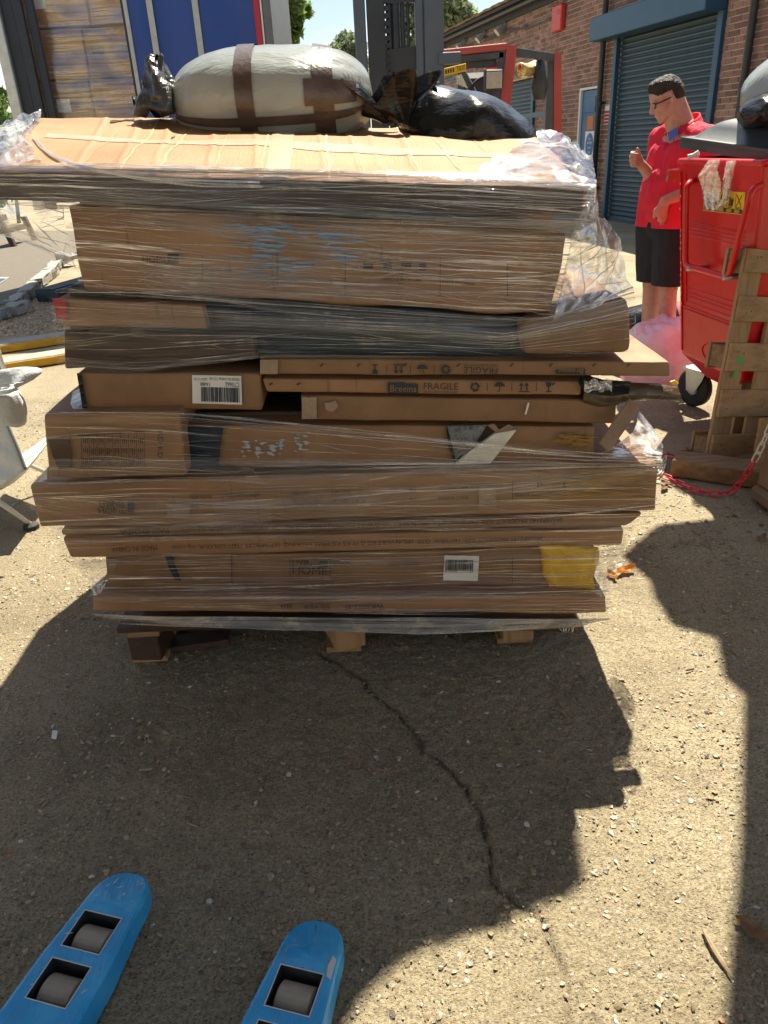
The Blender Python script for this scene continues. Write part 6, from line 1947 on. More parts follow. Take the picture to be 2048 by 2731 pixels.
b_ = MB(); b_.obox(QP(0.055, 0.475 * sc2 + .05, -0.0012), QX * 0.03, QZ * 0.035, QN * 0.001); b_.obox(QP(0.05, 0.455 * sc2 + .0, -0.0012), QX * 0.018, QZ * 0.035, QN * 0.001); b_.build('sticker', MT['greensticker'], up)
b_ = MB()
r_ = np.random.default_rng(5)
for z, h in Hb:
    for a in (0.05, 0.08, 0.27): 
        c = QP(a + r_.uniform(-.01, .01), z + h * r_.uniform(.3, .7), -0.0005)
        b_.ext([c + QX * 0.004 * cos(t) + QZ * 0.004 * sin(t) for t in np.linspace(0, 2 * pi, 7)[:-1]], -QN, 0.0008)
b_.build('nail_head', MT['darksteel'], up, kind='stuff')

# timber beam, chain, gatepost
bmA, bmB = G(1786, 1272), G(2062, 1312)
bt = thing('timber_beam', 'weathered square timber beam lying on the ground in front of the upright pallet', 'timber', (bmA + bmB) / 2)
dx_ = bmB - bmA; dx_[2] = 0
px_ = np.array([-dx_[1], dx_[0], 0]) / np.linalg.norm(dx_)
V, F, L = rbox([[[bmA, bmA + UP * .088], [bmA + px_ * .145, bmA + px_ * .145 + UP * .088]], [[bmA + dx_, bmA + dx_ + UP * .088], [bmA + dx_ + px_ * .145, bmA + dx_ + px_ * .145 + UP * .088]]], (16, 3, 3), 0.008, 0.003, 44)
mesh('beam', V, F, MT['beamwood'], bt, smooth=True)

po = thing('gatepost', 'short weathered stump of a gatepost at the right edge beside the timber beam', 'post', (1.70, 2.95, 0))
gp = G(2030, 1384) + np.array([.05, 0, 0]); gp[2] = 0
b_ = MB(); b_.obox(gp + [0.0, 0, 0.002], (0.26, 0.02, 0), (-0.02, 0.20, 0), (0, 0, 0.075), 0.02); b_.build('foot', MT['post'], po)
b_ = MB(); b_.obox(gp + [0.012, 0.012, 0.078], (0.22, 0.017, 0), (-0.017, 0.17, 0), (0.012, 0.0, 0.20), 0.012); b_.build('shaft', MT['post'], po)
cpost = thing('chain_post', 'slim steel post holding the end of the plastic chain beside the stump', 'post', PY(2085, 1100, 3.0) * [1, 1, 0])
b_ = MB(); c_ = PY(2082, 1100, 3.0); b_.cyl((c_[0], c_[1], .002), (c_[0], c_[1], .95), .022, 12); b_.build('shaft', MT['galv'], cpost, True)
ob = thing('chipboard_panel', 'chipboard panel standing behind the gatepost at the right edge', 'panel', QP(0.5, 0, 0.3))
o1 = G(2000, 1262); o1[2] = 0
b_ = MB(); b_.obox(o1 + [0.02, 0.02, 0.002], (0.9, 0.10, 0), (-0.002, 0.018, 0), (0, 0, 0.26)); b_.build('board', MT['osb'], ob)

# red and white plastic chain
chn = thing('plastic_chain', 'red and white plastic chain drooping from the gatepost across to the pallet stack', 'chain', G(1880, 1320))
cp = [(PY(2078, 1085, 2.98)), PY(2020, 1215, 3.0), PY(2002, 1246, 3.02), PY(1985, 1275, 3.04), G(1952, 1312, 0.012), G(1905, 1318, 0.010), G(1850, 1308, 0.010), G(1810, 1290, 0.010), G(1780, 1274, 0.012), G(1755, 1266, 0.012)]
cpath = resample(cp, 400)
dl = np.r_[0, np.cumsum(np.linalg.norm(np.diff(cpath, axis=0), axis=1))]
pitch = 0.043
lk = {}


def link_mesh(mat):
    if mat not in lk:
        b = MB()
        a, r = 0.0195, 0.0115
        ring = [(-a + r + 0 * 0, 0)]
        pts = [np.array([(a) + r * cos(t) - 0.004, r * sin(t), 0]) for t in np.linspace(-pi / 2, pi / 2, 7)] + [np.array([-(a) + r * cos(t) + 0.004, r * sin(t), 0]) for t in np.linspace(pi / 2, 1.5 * pi, 7)]
        b.tube(pts, 0.0036, 6, closed=True)
        me = bpy.data.meshes.new('link'); me.from_pydata(np.vstack(b.V).tolist(), [], b.F)
        me.polygons.foreach_set('use_smooth', np.ones(len(me.polygons), bool)); me.materials.append(MT[mat])
        lk[mat] = me
    return lk[mat]


def put_link(p, d, k, mat):
    o = bpy.data.objects.new('link', link_mesh(mat)); COL.objects.link(o); o.parent = chn
    d = Vector((d / np.linalg.norm(d)).tolist())
    q = d.to_track_quat('X', 'Z')
    o.rotation_mode = 'QUATERNION'
    o.rotation_quaternion = q @ Matrix.Rotation(radians(38 if k % 2 else -52), 4, 'X').to_quaternion()
    o.location = Vector((p - ORG[chn.name]).tolist())


for k in range(int(dl[-1] / pitch)):
    s = (k + 0.5) * pitch
    p = np.array([np.interp(s, dl, cpath[:, c]) for c in range(3)])
    d = np.array([np.interp(s + .01, dl, cpath[:, c]) - np.interp(s - .01, dl, cpath[:, c]) for c in range(3)])
    if p[2] < 0.014: p[2] = 0.014
    frac = s / dl[-1]
    put_link(p, d, k, 'chainwhite' if frac < 0.30 else 'chainred')
cp2 = [G(1753, 1268, .012), G(1768, 1250, .012), G(1772, 1228, .02), G(1775, 1216, .03)]
c2 = resample(cp2, 60); d2 = np.r_[0, np.cumsum(np.linalg.norm(np.diff(c2, axis=0), axis=1))]
for k in range(int(d2[-1] / pitch)):
    s = (k + .5) * pitch
    p = np.array([np.interp(s, d2, c2[:, c]) for c in range(3)]); dd = np.array([np.interp(s + .01, d2, c2[:, c]) - np.interp(s - .01, d2, c2[:, c]) for c in range(3)])
    put_link(p, dd, k, 'chainwhite')
cp3 = [G(1758, 1218, .03), G(1780, 1214, .03), G(1805, 1222, .012), G(1850, 1224, .012)]
c2 = resample(cp3, 60); d2 = np.r_[0, np.cumsum(np.linalg.norm(np.diff(c2, axis=0), axis=1))]
for k in range(int(d2[-1] / pitch)):
    s = (k + .5) * pitch
    p = np.array([np.interp(s, d2, c2[:, c]) for c in range(3)]); dd = np.array([np.interp(s + .01, d2, c2[:, c]) - np.interp(s - .01, d2, c2[:, c]) for c in range(3)])
    put_link(p, dd, k, 'chainred')

# bags on the ground behind the stack
pk = thing('pink_bag', 'pink and white translucent plastic bag slumped on the ground beside the red bin', 'plastic bag', G(1760, 960))
cpk = PY(1772, 905, 4.75)
Ps = bundle((0, 0, 0), 0.29, 0.22, 0.24, 21, wr=0.13, fx=8, ex=2.2, nu=50, nv=34)
Ps = Ps + np.array([cpk[0], cpk[1], 0.20])
Ps[..., 2] = np.maximum(Ps[..., 2], 0.003)
zmx = PY(1740, 845, 4.75)[2]
aP = np.arctan2(Ps[..., 2], Ps[..., 1] - cpk[1])
Ps[..., 2] *= 1 - .16 * np.abs(vn(np.stack([Ps[..., 0] * 9, Ps[..., 1] * 9, aP * 2], -1), 8)) - .08 * np.abs(vn(Ps * 22, 9))
Ps[..., 2] *= zmx / Ps[..., 2].max()
blob('bag_skin', Ps, 'pinkbag', pk)
rk = thing('holdall_bag', 'maroon holdall with a black flap behind the pink bag', 'bag', PY(1790, 850, 5.15))
cz = PY(1785, 810, 5.2)
Ps = bundle((0, 0, 0), 0.32, 0.2, 0.3, 23, wr=0.05, fx=6, ex=2.6, nu=36, nv=26) + np.array([cz[0] - 0.02, 5.25, 0.26])
Ps[..., 2] = np.maximum(Ps[..., 2], 0.003); Ps[..., 2] *= cz[2] / Ps[..., 2].max()
blob('body', Ps, 'deepred', rk)
Pf = Ps.copy(); Pf = Pf[4:22, 4:15] + np.array([-0.01, -0.012, 0.012]); grid('flap', Pf, MT['blackplastic'], rk)

# ------------------------------------------------------------------ the man


def capsule(mb, a, b, r0, r1, n=14, m=6):
    a, b = np.array(a, float), np.array(b, float)
    ax = b - a; L = np.linalg.norm(ax)
    if L < 1e-6: ax = np.array([0, 0, 1.0])
    prof = [(-r0 * cos(t), r0 * sin(t)) for t in np.linspace(0.06, pi / 2, m)] + [(L + r1 * sin(t), r1 * cos(t)) for t in np.linspace(0, pi / 2 - 0.06, m)]
    mb.lathe(a, ax, prof, n)


def ell(mb, c, ax, rad, n=18, m=10):
    """ellipsoid with axes rows of ax and radii rad"""
    V, F = [], []
    for i in range(m + 1):
        th = pi * (0.03 + 0.94 * i / m)
        for k in range(n):
            ph = 2 * pi * k / n
            V.append(np.array(c) + ax[0] * rad[0] * sin(th) * cos(ph) + ax[1] * rad[1] * sin(th) * sin(ph) + ax[2] * rad[2] * cos(th))
    for i in range(m):
        for k in range(n):
            F.append((i * n + k, (i + 1) * n + k, (i + 1) * n + (k + 1) % n, i * n + (k + 1) % n))
    F.append(tuple(range(n))); F.append(tuple(m * n + k for k in range(n))[::-1])
    mb.add(V, F)


def fuse(name, mb, mat, parent, vox, sm=6, noise_amp=0.0, nf=9, seed=1):
    o = mb.build(name, None, parent)
    o.data.materials.clear()
    m = o.modifiers.new('r', 'REMESH'); m.mode = 'VOXEL'; m.voxel_size = vox
    s = o.modifiers.new('s', 'SMOOTH'); s.factor = 0.5; s.iterations = sm
    bpy.context.view_layer.update()
    dg = bpy.context.evaluated_depsgraph_get()
    me = bpy.data.meshes.new_from_object(o.evaluated_get(dg))
    o.modifiers.clear()
    old = o.data; o.data = me; bpy.data.meshes.remove(old)
    me.name = name
    if noise_amp:
        n = len(me.vertices); co = np.empty(n * 3); me.vertices.foreach_get('co', co); co = co.reshape(-1, 3)
        nr = np.empty(n * 3); me.vertices.foreach_get('normal', nr); nr = nr.reshape(-1, 3)
        co = co + nr * (noise_amp * fbm(co * np.array([nf, nf, nf * .6]), seed, 3))[:, None]
        me.vertices.foreach_set('co', co.ravel())
    me.materials.clear(); me.materials.append(mat)
    me.polygons.foreach_set('use_smooth', np.ones(len(me.polygons), bool))
    me.update()
    return o


YM = 5.0
H = lambda x, y, dy=0.0: PY(x, y, YM + dy)
man = thing('person', 'man in a red polo shirt, dark shorts and glasses looking down beside the red bin', 'person', (1.72, YM, 0))
ph = radians(22)                                             # turned a little to the camera
f0 = np.array([-cos(ph), -sin(ph), 0]); l0 = np.array([sin(ph), -cos(ph), 0])
hp = radians(-6)
fh0 = np.array([-cos(hp), -sin(hp), 0]); lh = np.array([sin(hp), -cos(hp), 0])
tl = radians(24)
fh = fh0 * cos(tl) - UP * sin(tl); uh = UP * cos(tl) + fh0 * sin(tl)
E0 = H(1783, 266)
fh, uh, lh = fh * .88, uh * .88, lh * .88
HP = lambda a, u, l=0.0: E0 + fh * a + uh * u + lh * l
body = MB()
ell(body, HP(0.008, 0.052), (fh, lh, uh), (0.104, 0.078, 0.088))
ell(body, HP(0.045, -0.02), (fh, lh, uh), (0.062, 0.062, 0.085))
capsule(body, HP(0.045, -0.075), HP(0.078, -0.092), 0.040, 0.024)
capsule(body, HP(0.0, -0.055, 0.045), HP(0.06, -0.085, 0.025), 0.024, 0.022)
capsule(body, HP(0.0, -0.055, -0.045), HP(0.06, -0.085, -0.025), 0.024, 0.022)
capsule(body, HP(0.100, 0.025), HP(0.122, -0.022), 0.010, 0.015)          # nose
capsule(body, HP(0.108, -0.024, 0.01), HP(0.108, -0.024, -0.01), 0.010, 0.010)
capsule(body, HP(0.098, -0.052, 0.018), HP(0.098, -0.052, -0.018), 0.010, 0.010)  # lips
capsule(body, HP(0.096, -0.064, 0.014), HP(0.096, -0.064, -0.014), 0.010, 0.010)
capsule(body, HP(0.094, 0.034, 0.045), HP(0.094, 0.034, -0.045), 0.011, 0.011)    # brow
ell(body, HP(0.072, 0.008, 0.03), (fh, lh, uh), (0.02, 0.018, 0.016)); ell(body, HP(0.072, 0.008, -0.03), (fh, lh, uh), (0.02, 0.018, 0.016))
for sgn in (1, -1):
    ell(body, HP(-0.008, -0.002, 0.078 * sgn), (fh, lh, uh), (0.020, 0.012, 0.034))
    capsule(body, HP(-0.004, -0.03, 0.076 * sgn), HP(-0.002, -0.032, 0.076 * sgn), 0.010, 0.009)
capsule(body, HP(-0.03, -0.03), H(1820, 338), 0.062, 0.070)
capsule(body, HP(0.0, -0.045), H(1808, 342), 0.056, 0.066)
sh = H(1826, 356)
for s in (0.12, -0.12): capsule(body, sh + l0 * s * .4, sh + l0 * s - UP * 0.02, 0.07, 0.062)
chest, belly, hips = H(1806, 425), H(1788, 520), H(1775, 606)
for s in (0.06, -0.06):
    capsule(body, sh + l0 * s - UP * .05, belly + l0 * s, 0.10, 0.12); capsule(body, belly + l0 * s, hips + l0 * s, 0.12, 0.12)
# arms
aL0 = sh + l0 * 0.185 - UP * 0.03; aL1 = H(1852, 505, -0.18); aL2 = H(1772, 536, -0.21); 
aR0 = sh - l0 * 0.185 - UP * 0.03; aR1 = H(1752, 492, 0.02); aR2 = H(1711, 440, -0.02)
capsule(body, aL0, aL1, 0.050, 0.042); capsule(body, aL1, aL2, 0.042, 0.029)
capsule(body, aR0, aR1, 0.050, 0.042); capsule(body, aR1, aR2, 0.042, 0.029)


def finger(mb, pts, r0, r1):
    for k in range(len(pts) - 1):
        t0, t1 = k / (len(pts) - 1), (k + 1) / (len(pts) - 1)
        capsule(mb, pts[k], pts[k + 1], r0 + (r1 - r0) * t0, r0 + (r1 - r0) * t1, 10, 4)


# near hand, fingers slipped toward the pocket
hd0 = aL2; hd1 = H(1764, 566, -0.20)
for s in (-0.022, -0.008, 0.008, 0.022):
    capsule(body, hd0 + f0 * s * 0.7, hd1 + f0 * s * 1.2, 0.018, 0.016, 10, 4)
for s, L in ((-0.030, 26), (-0.010, 34), (0.010, 33), (0.029, 24)):
    a = hd1 + f0 * s * 1.0
    dn = (H(1767, 566 + L, -0.165) - hd1)
    finger(body, [a, a + dn * 0.5 + l0 * 0.008, a + dn * 0.95 - l0 * 0.004], 0.0095, 0.0075)
finger(body, [hd0 + f0 * 0.025 - UP * 0.02, H(1746, 562, -0.21), H(1744, 580, -0.2)], 0.012, 0.009)
# far hand: loose fist, thumb up
pc = H(1694, 424, -0.03)
rgt = np.array([1.0, 0, 0]); 
for s in (-0.026, -0.009, 0.009, 0.026):
    capsule(body, aR2 + UP * s * 0.5, pc + UP * s * 1.1 + rgt * 0.012, 0.018, 0.016, 10, 4)
for k, s in enumerate((0.033, 0.011, -0.011, -0.032)):
    a = pc + UP * s + rgt * 0.006
    ln = (0.036, 0.041, 0.039, 0.031)[k]
    finger(body, [a, a + np.array([-ln, -0.012, 0.004]), a + np.array([-ln - 0.004, -0.044, -0.004]), a + np.array([-ln + 0.024, -0.052, -0.006])], 0.0098, 0.0082)
finger(body, [aR2 + UP * 0.02 + rgt * -0.01, H(1704, 410, -0.05), H(1700, 397, -0.055)], 0.0130, 0.010)
# legs
for s, kx, ky, dyk in ((0.10, 1782, 775, -0.10), (-0.10, 1737, 765, 0.08)):
    hj = hips + l0 * s; kn = H(kx, ky, dyk); an = np.array([kn[0] + 0.005, kn[1] + 0.03, 0.09])
    capsule(body, hj, kn, 0.085, 0.056)
    mid_ = kn * 0.62 + an * 0.38 - f0 * 0.018
    capsule(body, kn, mid_, 0.054, 0.056); capsule(body, mid_, an, 0.056, 0.036)
    capsule(body, an - UP * 0.03, an + f0 * 0.13 - UP * 0.055, 0.036, 0.028)
bo = fuse('body', body, MT['skin'], man, 0.0055, 5)
# shoes
for s, kx, ky, dyk in ((0.10, 1782, 775, -0.10), (-0.10, 1737, 765, 0.08)):
    kn = H(kx, ky, dyk); an = np.array([kn[0] + 0.005, kn[1] + 0.03, 0.09])
    b_ = MB(); capsule(b_, an - UP * 0.035 - f0 * 0.035, an - UP * 0.042 + f0 * 0.15, 0.047, 0.043)
    o = fuse('shoe', b_, MT['darksteel'], man, 0.008, 4)
# polo shirt
sh_ = MB()
for s in (0.13, -0.13): capsule(sh_, sh + l0 * s * .3 - UP * 0.015, sh + l0 * s * 1.2 - UP * 0.032, 0.090, 0.088)
for s in (0.075, -0.075):
    capsule(sh_, sh + l0 * s - UP * .07, chest + l0 * s, 0.105, 0.128); capsule(sh_, chest + l0 * s, belly + l0 * s, 0.128, 0.142); capsule(sh_, belly + l0 * s, hips + l0 * s - UP * 0.02, 0.142, 0.142)
ell(sh_, belly + f0 * 0.02 + UP * 0.02, (f0, l0, UP), (0.155, 0.17, 0.18))
ell(sh_, hips + UP * 0.085, (f0, l0, UP), (0.145, 0.19, 0.10))
for a0, a1, d in ((aL0, aL1, 0.62), (aR0, aR1, 0.60)):
    capsule(sh_, a0, a0 + (a1 - a0) * d, 0.082, 0.074)
so = fuse('polo_shirt', sh_, MT['cloth_red'], man, 0.009, 7, noise_amp=0.010, nf=11, seed=5)
# cut the rounded hem off flat-ish
bm = bmesh.new(); bm.from_mesh(so.data)
hemz = H(1760, 603)[2]
og = ORG[man.name]
bmesh.ops.bisect_plane(bm, geom=bm.verts[:] + bm.edges[:] + bm.faces[:], plane_co=(0, 0, hemz - og[2]), plane_no=(0, 0, -1), clear_outer=True)
bm.to_mesh(so.data); bm.free()
# collar, placket, badge
nb = H(1824, 336)
b_ = MB()
nu, nv = 40, 5
pts = np.zeros((nv, nu, 3))
for j in range(nv):
    t = j / (nv - 1)
    for i in range(nu):
        a = 0.5 + (2 * pi - 1.0) * i / (nu - 1)
        d = f0 * cos(a) + l0 * sin(a)
        back = (1 - cos(a)) / 2
        rr = 0.080 + 0.024 * t
        pts[j, i] = nb + d * rr + f0 * 0.0 + UP * (0.022 + 0.046 * back - 0.045 * t - 0.028 * (1 - back))
grid('collar', pts, MT['cloth_red'], man, solid=0.006)
b_ = MB(); b_.ext([nb + f0 * 0.100 + l0 * 0.055 + UP * -.005, nb + f0 * 0.128 + l0 * 0.01 + UP * -.03, nb + f0 * 0.125 + l0 * 0.03 - UP * 0.075, nb + f0 * 0.105 + l0 * 0.062 - UP * 0.045], l0, 0.008); b_.build('collar_lining', MT['collar_blue'], man)
# shorts
st = MB()
for s, kx, ky, dyk in ((0.10, 1782, 775, -0.10), (-0.10, 1737, 765, 0.08)):
    kn = H(kx, ky, dyk)
    capsule(st, hips + l0 * s * 0.85 - UP * 0.02, kn + UP * 0.03, 0.128, 0.104)
ell(st, hips + UP * 0.02, (f0, l0, UP), (0.135, 0.175, 0.12))
to = fuse('shorts', st, MT['cloth_dark'], man, 0.009, 6, noise_amp=0.006, nf=8, seed=8)
bm = bmesh.new(); bm.from_mesh(to.data)
bmesh.ops.bisect_plane(bm, geom=bm.verts[:] + bm.edges[:] + bm.faces[:], plane_co=(0, 0, H(1760, 752)[2] - og[2]), plane_no=(0, 0, -1), clear_outer=True)
bm.to_mesh(to.data); bm.free()
# hair
hr_ = MB()
ell(hr_, HP(0.002, 0.066), (fh, lh, uh), (0.106, 0.083, 0.086), 20, 12)
ell(hr_, HP(-0.035, 0.025), (fh, lh, uh), (0.078, 0.080, 0.085), 20, 12)
ell(hr_, HP(0.036, 0.118), (fh, lh, uh), (0.066, 0.060, 0.034), 18, 10)
ho = fuse('hair', hr_, MT['hair'], man, 0.0055, 2, noise_amp=0.003, nf=70, seed=3)
bm = bmesh.new(); bm.from_mesh(ho.data)
# keep hair above a line from the temple down to the nape, clear of face
for co, no in ((HP(0.070, 0.058), fh * 0.75 - uh * 0.75), (HP(-0.045, -0.045), -uh * 1.0 + fh * 0.15)):
    bmesh.ops.bisect_plane(bm, geom=bm.verts[:] + bm.edges[:] + bm.faces[:], plane_co=(co - og).tolist(), plane_no=no.tolist(), clear_outer=True)
dead = []
for v in bm.verts:
    p = np.array(v.co[:]) + og - E0
    a, u = (p @ fh) / .88 ** 2, (p @ uh) / .88 ** 2
    if a > -0.018 and u < 0.048 + 0.0 * a: dead.append(v)
bmesh.ops.delete(bm, geom=dead, context='VERTS')
bm.to_mesh(ho.data); bm.free()
# glasses
b_ = MB()
for s in (1, -1):
    c = HP(0.104, 0.012, 0.033 * s)
    pts = [c + lh * (0.024 * cos(a)) + uh * (0.017 * sin(a)) - fh * 0.006 * abs(cos(a)) for a in np.linspace(0, 2 * pi, 17)[:-1]]
    b_.tube(pts, 0.0036, 6, closed=True)
    b_.tube([HP(0.098, 0.018, 0.060 * s), HP(0.06, 0.014, 0.076 * s), HP(0.0, 0.012, 0.083 * s), HP(-0.012, 0.002, 0.082 * s)], 0.0040, 6)
b_.tube([HP(0.106, 0.016, 0.010), HP(0.108, 0.018, 0), HP(0.106, 0.016, -0.010)], 0.0026, 6)
b_.build('spectacles', MT['glass_frame'], man, True)

# ------------------------------------------------------------------ forklift
MY = 6.3
mp0, mp1 = PY(938, 120, MY), PY(1178, 120, MY)
fl = thing('forklift_truck', 'forklift with a dark grey mast and faded red cab posts behind the stack', 'forklift', ((mp0 + mp1)[0] / 2, 6.8, 0))
vz = lambda x, y0, y1, Yy: (PY(x, y0, Yy), PY(x, y1, Yy))
xl0 = PY(948, 140, MY)[0]; xl1 = PY(1030, 140, MY)[0]; xr0 = PY(1110, 140, MY)[0]; xr1 = PY(1184, 140, MY)[0]
ZT = 3.9
for nm, x0, x1, mt in (('outer_mast', xl0, xl0 + (xl1 - xl0) * .38, 'mast'), ('outer_mast', xl0 + (xl1 - xl0) * .42, xl1, 'mastdark'), ('outer_mast', xr0 + (xr1 - xr0) * .30, xr1, 'mast'), ('inner_mast', xr0, xr0 + (xr1 - xr0) * .27, 'mast')):
    b_ = MB(); b_.obox((x0, MY, 0.12), (x1 - x0, 0, 0), (0, 0.13, 0), (0, 0, ZT), 0.008); b_.build(nm, MT[mt], fl)
for x, r, z0 in ((xl1 + 0.03, .022, .3), (xl1 + .075, .03, .3), (xl1 + .125, .016, .3), (xl1 + .165, .012, .3)):
    b_ = MB(); b_.tube([(x, MY + .06, z0), (x, MY + .06, ZT)], r, 10); b_.build('hydraulic_hose' if r < .02 else 'lift_cylinder', MT['mastdark'], fl, True)
b_ = MB()
for z in np.arange(0.3, ZT, 0.045): b_.obox((xl1 + .0, MY + .02, z), (.03, 0, 0), (0, .03, 0), (0, 0, .03))
b_.build('lift_chain', MT['mastdark'], fl, kind='stuff')
for (y0, y1, sag) in ((130, 165, 0.03), (-40, 5, 0)):
    pA, pB = PY(1030, y0, MY), PY(1110, y0, MY)
    zt, zb = PY(1080, y0, MY)[2], PY(1080, y1 + (20 if sag else 0), MY)[2]
    b_ = MB(); b_.ext([(xl1 - .01, MY + .03, zt), (xr0 + .01, MY + .03, zt + .02), (xr0 + .01, MY + .03, zb), ((xl1 + xr0) / 2 + .05, MY + .03, zb - sag), (xl1 - .01, MY + .03, zb)], (0, 1, 0), 0.03); b_.build('cross_member', MT['mastdark'], fl)
b_ = MB(); zz = PY(1160, 165, MY)[2]
b_.obox((xr1 - .04, MY - .02, PY(1180, 172, MY)[2]), (0.16, 0, 0), (0, 0.06, 0), (0, 0, 0.075), 0.006); b_.build('carriage_arm', MT['mast'], fl)
# lettering on the mast, running upwards
b_ = MB()
xm = xr0 + (xr1 - xr0) * .62; zb = PY(1160, 236, MY)[2]
for t, z in (('N', zb + .035), ('N', zb - .07), ('I', zb - .17)):
    letter3(b_, t, (xm + 0.037, MY - 0.003, z), (0, 0, 0.075), (-0.075, 0, 0)) if False else letter3(b_, t, (xm - 0.035, MY - 0.003, z + 0.072), (0, 0, -0.072), (0.075, 0, 0))
b_.build('lettering', MT['strap'], fl)
# forks and load carriage
for x in (xl0 + .1, xr0 + .0):
    b_ = MB(); b_.obox((x, MY - .06, .12), (.11, 0, 0), (0, .045, 0), (0, 0, .6), .004); b_.obox((x, MY - 1.1, .08), (.11, 0, 0), (0, 1.085, 0), (0, 0, .038), .004); b_.build('lifting_fork', MT['darksteel'], fl)
# cab: two front corner posts, rear post, roof rails
cz = lambda x, y, Yy: PY(x, y, Yy)
FYc, RYc = 7.0, 8.2
rz = PY(1358, 122, FYc)[2]


def bar_px(x0, x1, ytop, ybot, Yy, d, mt, nm, lean=None):
    a, b = PY(x0, ytop, Yy), PY(x1, ytop, Yy); c, e = PY(lean[0], ybot, Yy), PY(lean[1], ybot, Yy)
    q = MB(); q.hexa([c, e, e + [0, d, 0], c + [0, d, 0], a, b, b + [0, d, 0], a + [0, d, 0]])
    return q.build(nm, MT[mt], fl)


bar_px(1352, 1379, 121, 420, FYc, 0.07, 'ropred', 'cab_post', lean=(1318, 1346))
bar_px(1334, 1353, 124, 420, FYc + .01, 0.07, 'cabgrey', 'cab_post', lean=(1300, 1318))
bar_px(1478, 1497, 138, 520, FYc + .55, 0.07, 'ropred', 'cab_post', lean=(1476, 1500))
bar_px(1462, 1478.5, 150, 520, FYc + .56, 0.07, 'cabgrey', 'cab_post', lean=(1446, 1476))
b_ = MB()
a, b = PY(1170, 140, FYc), PY(1352, 121, FYc); b_.obox(a - UP * .03, b - a, (0, .08, 0), (0, 0, .05), .006); b_.build('roof_rail', MT['ropred'], fl)
b_ = MB(); a, b = PY(1170, 150, FYc + .01), PY(1345, 134, FYc + .01); b_.obox(a - UP * .055, b - a, (0, .06, 0), (0, 0, .05), .006)
a, b = PY(1180, 168, FYc + .05), PY(1325, 158, FYc + .05); b_.obox(a - UP * .05, b - a, (0, .05, 0), (0, 0, .05), .006); b_.build('roof_rail', MT['cabgrey'], fl)
b_ = MB(); a, b = PY(1380, 126, FYc), PY(1480, 141, FYc + .55); b_.obox(a - UP * .065, b - a, (0, .07, 0), (0, 0, .065), .006); b_.build('roof_rail', MT['cabgrey'], fl)
b_ = MB(); a, b = PY(1384, 176, FYc + .25), PY(1442, 165, FYc + .7); b_.obox(a - UP * .03, b - a, (0, .04, 0), (0, 0, .045), .004); a, b = PY(1295, 182, FYc + .4), PY(1330, 178, FYc + .4); b_.obox(a - UP * .03, b - a, (0, .04, 0), (0, 0, .045)); b_.build('cab_rail', MT['binred'], fl)
b_ = MB(); a, b = PY(1384, 186, FYc + .3), PY(1430, 178, FYc + .5); b_.tube(resample([a, (a + b) / 2 - UP * .02, b], 8), 0.055, 10); b_.build('foil_roll', MT['gold'], fl, True)
b_ = MB(); a = PY(1440, 195, FYc + .4); b_.tube([a + UP * .12, a, a - UP * .1, a - UP * .2], np.array([.03, .05, .075, .05]), 12); b_.build('work_lamp', MT['darksteel'], fl, True)
b_ = MB(); a, b = PY(1184, 182, FYc - .1), PY(1243, 168, FYc - .1); ez = np.array([0, 0, -0.055]); b_.obox(a + ez, b - a, (0, .012, 0), -ez, .004); tp = b_.build('taxi_plate', MT['stickery'], fl)
b_ = MB(); q = (b - a); letter3(b_, 'TAXI', a + q * .56 + ez * .82 - [0, .0032, 0], q * .38, -ez * .66); 
for k in range(4): b_.obox(a + q * (.06 + .11 * k) + ez * .75 - [0, .0042, 0], q * .06, (0, .001, 0), -ez * .5)
b_.build('lettering', MT['ink'], tp)
b_ = MB(); c = PY(1318, 212, FYc - .12); b_.obox(c + [-.075, 0, -.075], (.15, 0, 0), (0, .09, 0), (0, 0, .15), .015); hl_ = b_.build('headlamp', MT['darksteel'], fl)
b_ = MB(); b_.obox(c + [-.062, -.004, -.062], (.124, 0, 0), (0, .003, 0), (0, 0, .115)); b_.build('lens', MT['lens'], hl_)
b_ = MB(); b_.ext([PY(1184, 192, FYc + .05), PY(1224, 184, FYc + .05), PY(1248, 236, FYc + .05), PY(1186, 212, FYc + .05)], (0, 1, 0), .006); b_.build('windscreen', MT['glass'], fl)
b_ = MB(); a, b = PY(1228, 186, FYc + .3), PY(1262, 250, FYc + .3); b_.tube([a, b], .035, 8); b_.build('tilt_lever', MT['cabgrey'], fl)
b_ = MB(); b_.obox((PY(1210, 300, 7.3)[0], 7.3, .25), (.75, 0, 0), (0, 1.4, 0), (0, 0, .95), .05); b_.build('chassis', MT['cabgrey'], fl)
b_ = MB(); c = PY(1290, 262, 7.5); b_.obox(c + [-.22, 0, -.35], (.42, 0, 0), (0, .1, 0), (0, 0, .55), .05); b_.build('seat', MT['darksteel'], fl)
b_ = MB(); c = PY(1305, 250, 7.25)
b_.tube([c + np.array([.16 * cos(t), .05 * sin(t), .13 * sin(t)]) for t in np.linspace(0, 2 * pi, 21)[:-1]], .014, 6, closed=True); b_.build('steering_wheel', MT['rubber'], fl, True)
for x in (xl0 + .02, xr1 + .12):
    for y in (6.75, 8.4):
        b_ = MB(); b_.lathe((x, y, .26), (1, 0, 0), [(0, .1), (0, .22), (.02, .26), (.14, .26), (.16, .22), (.16, .1)], 24); w = b_.build('wheel', MT['rubber'], fl, True)
        b_ = MB(); b_.lathe((x - .004, y, .26), (1, 0, 0), [(0, .02), (.01, .12), (.155, .12), (.168, .02)], 18); b_.build('rim', MT['ropred'], w)

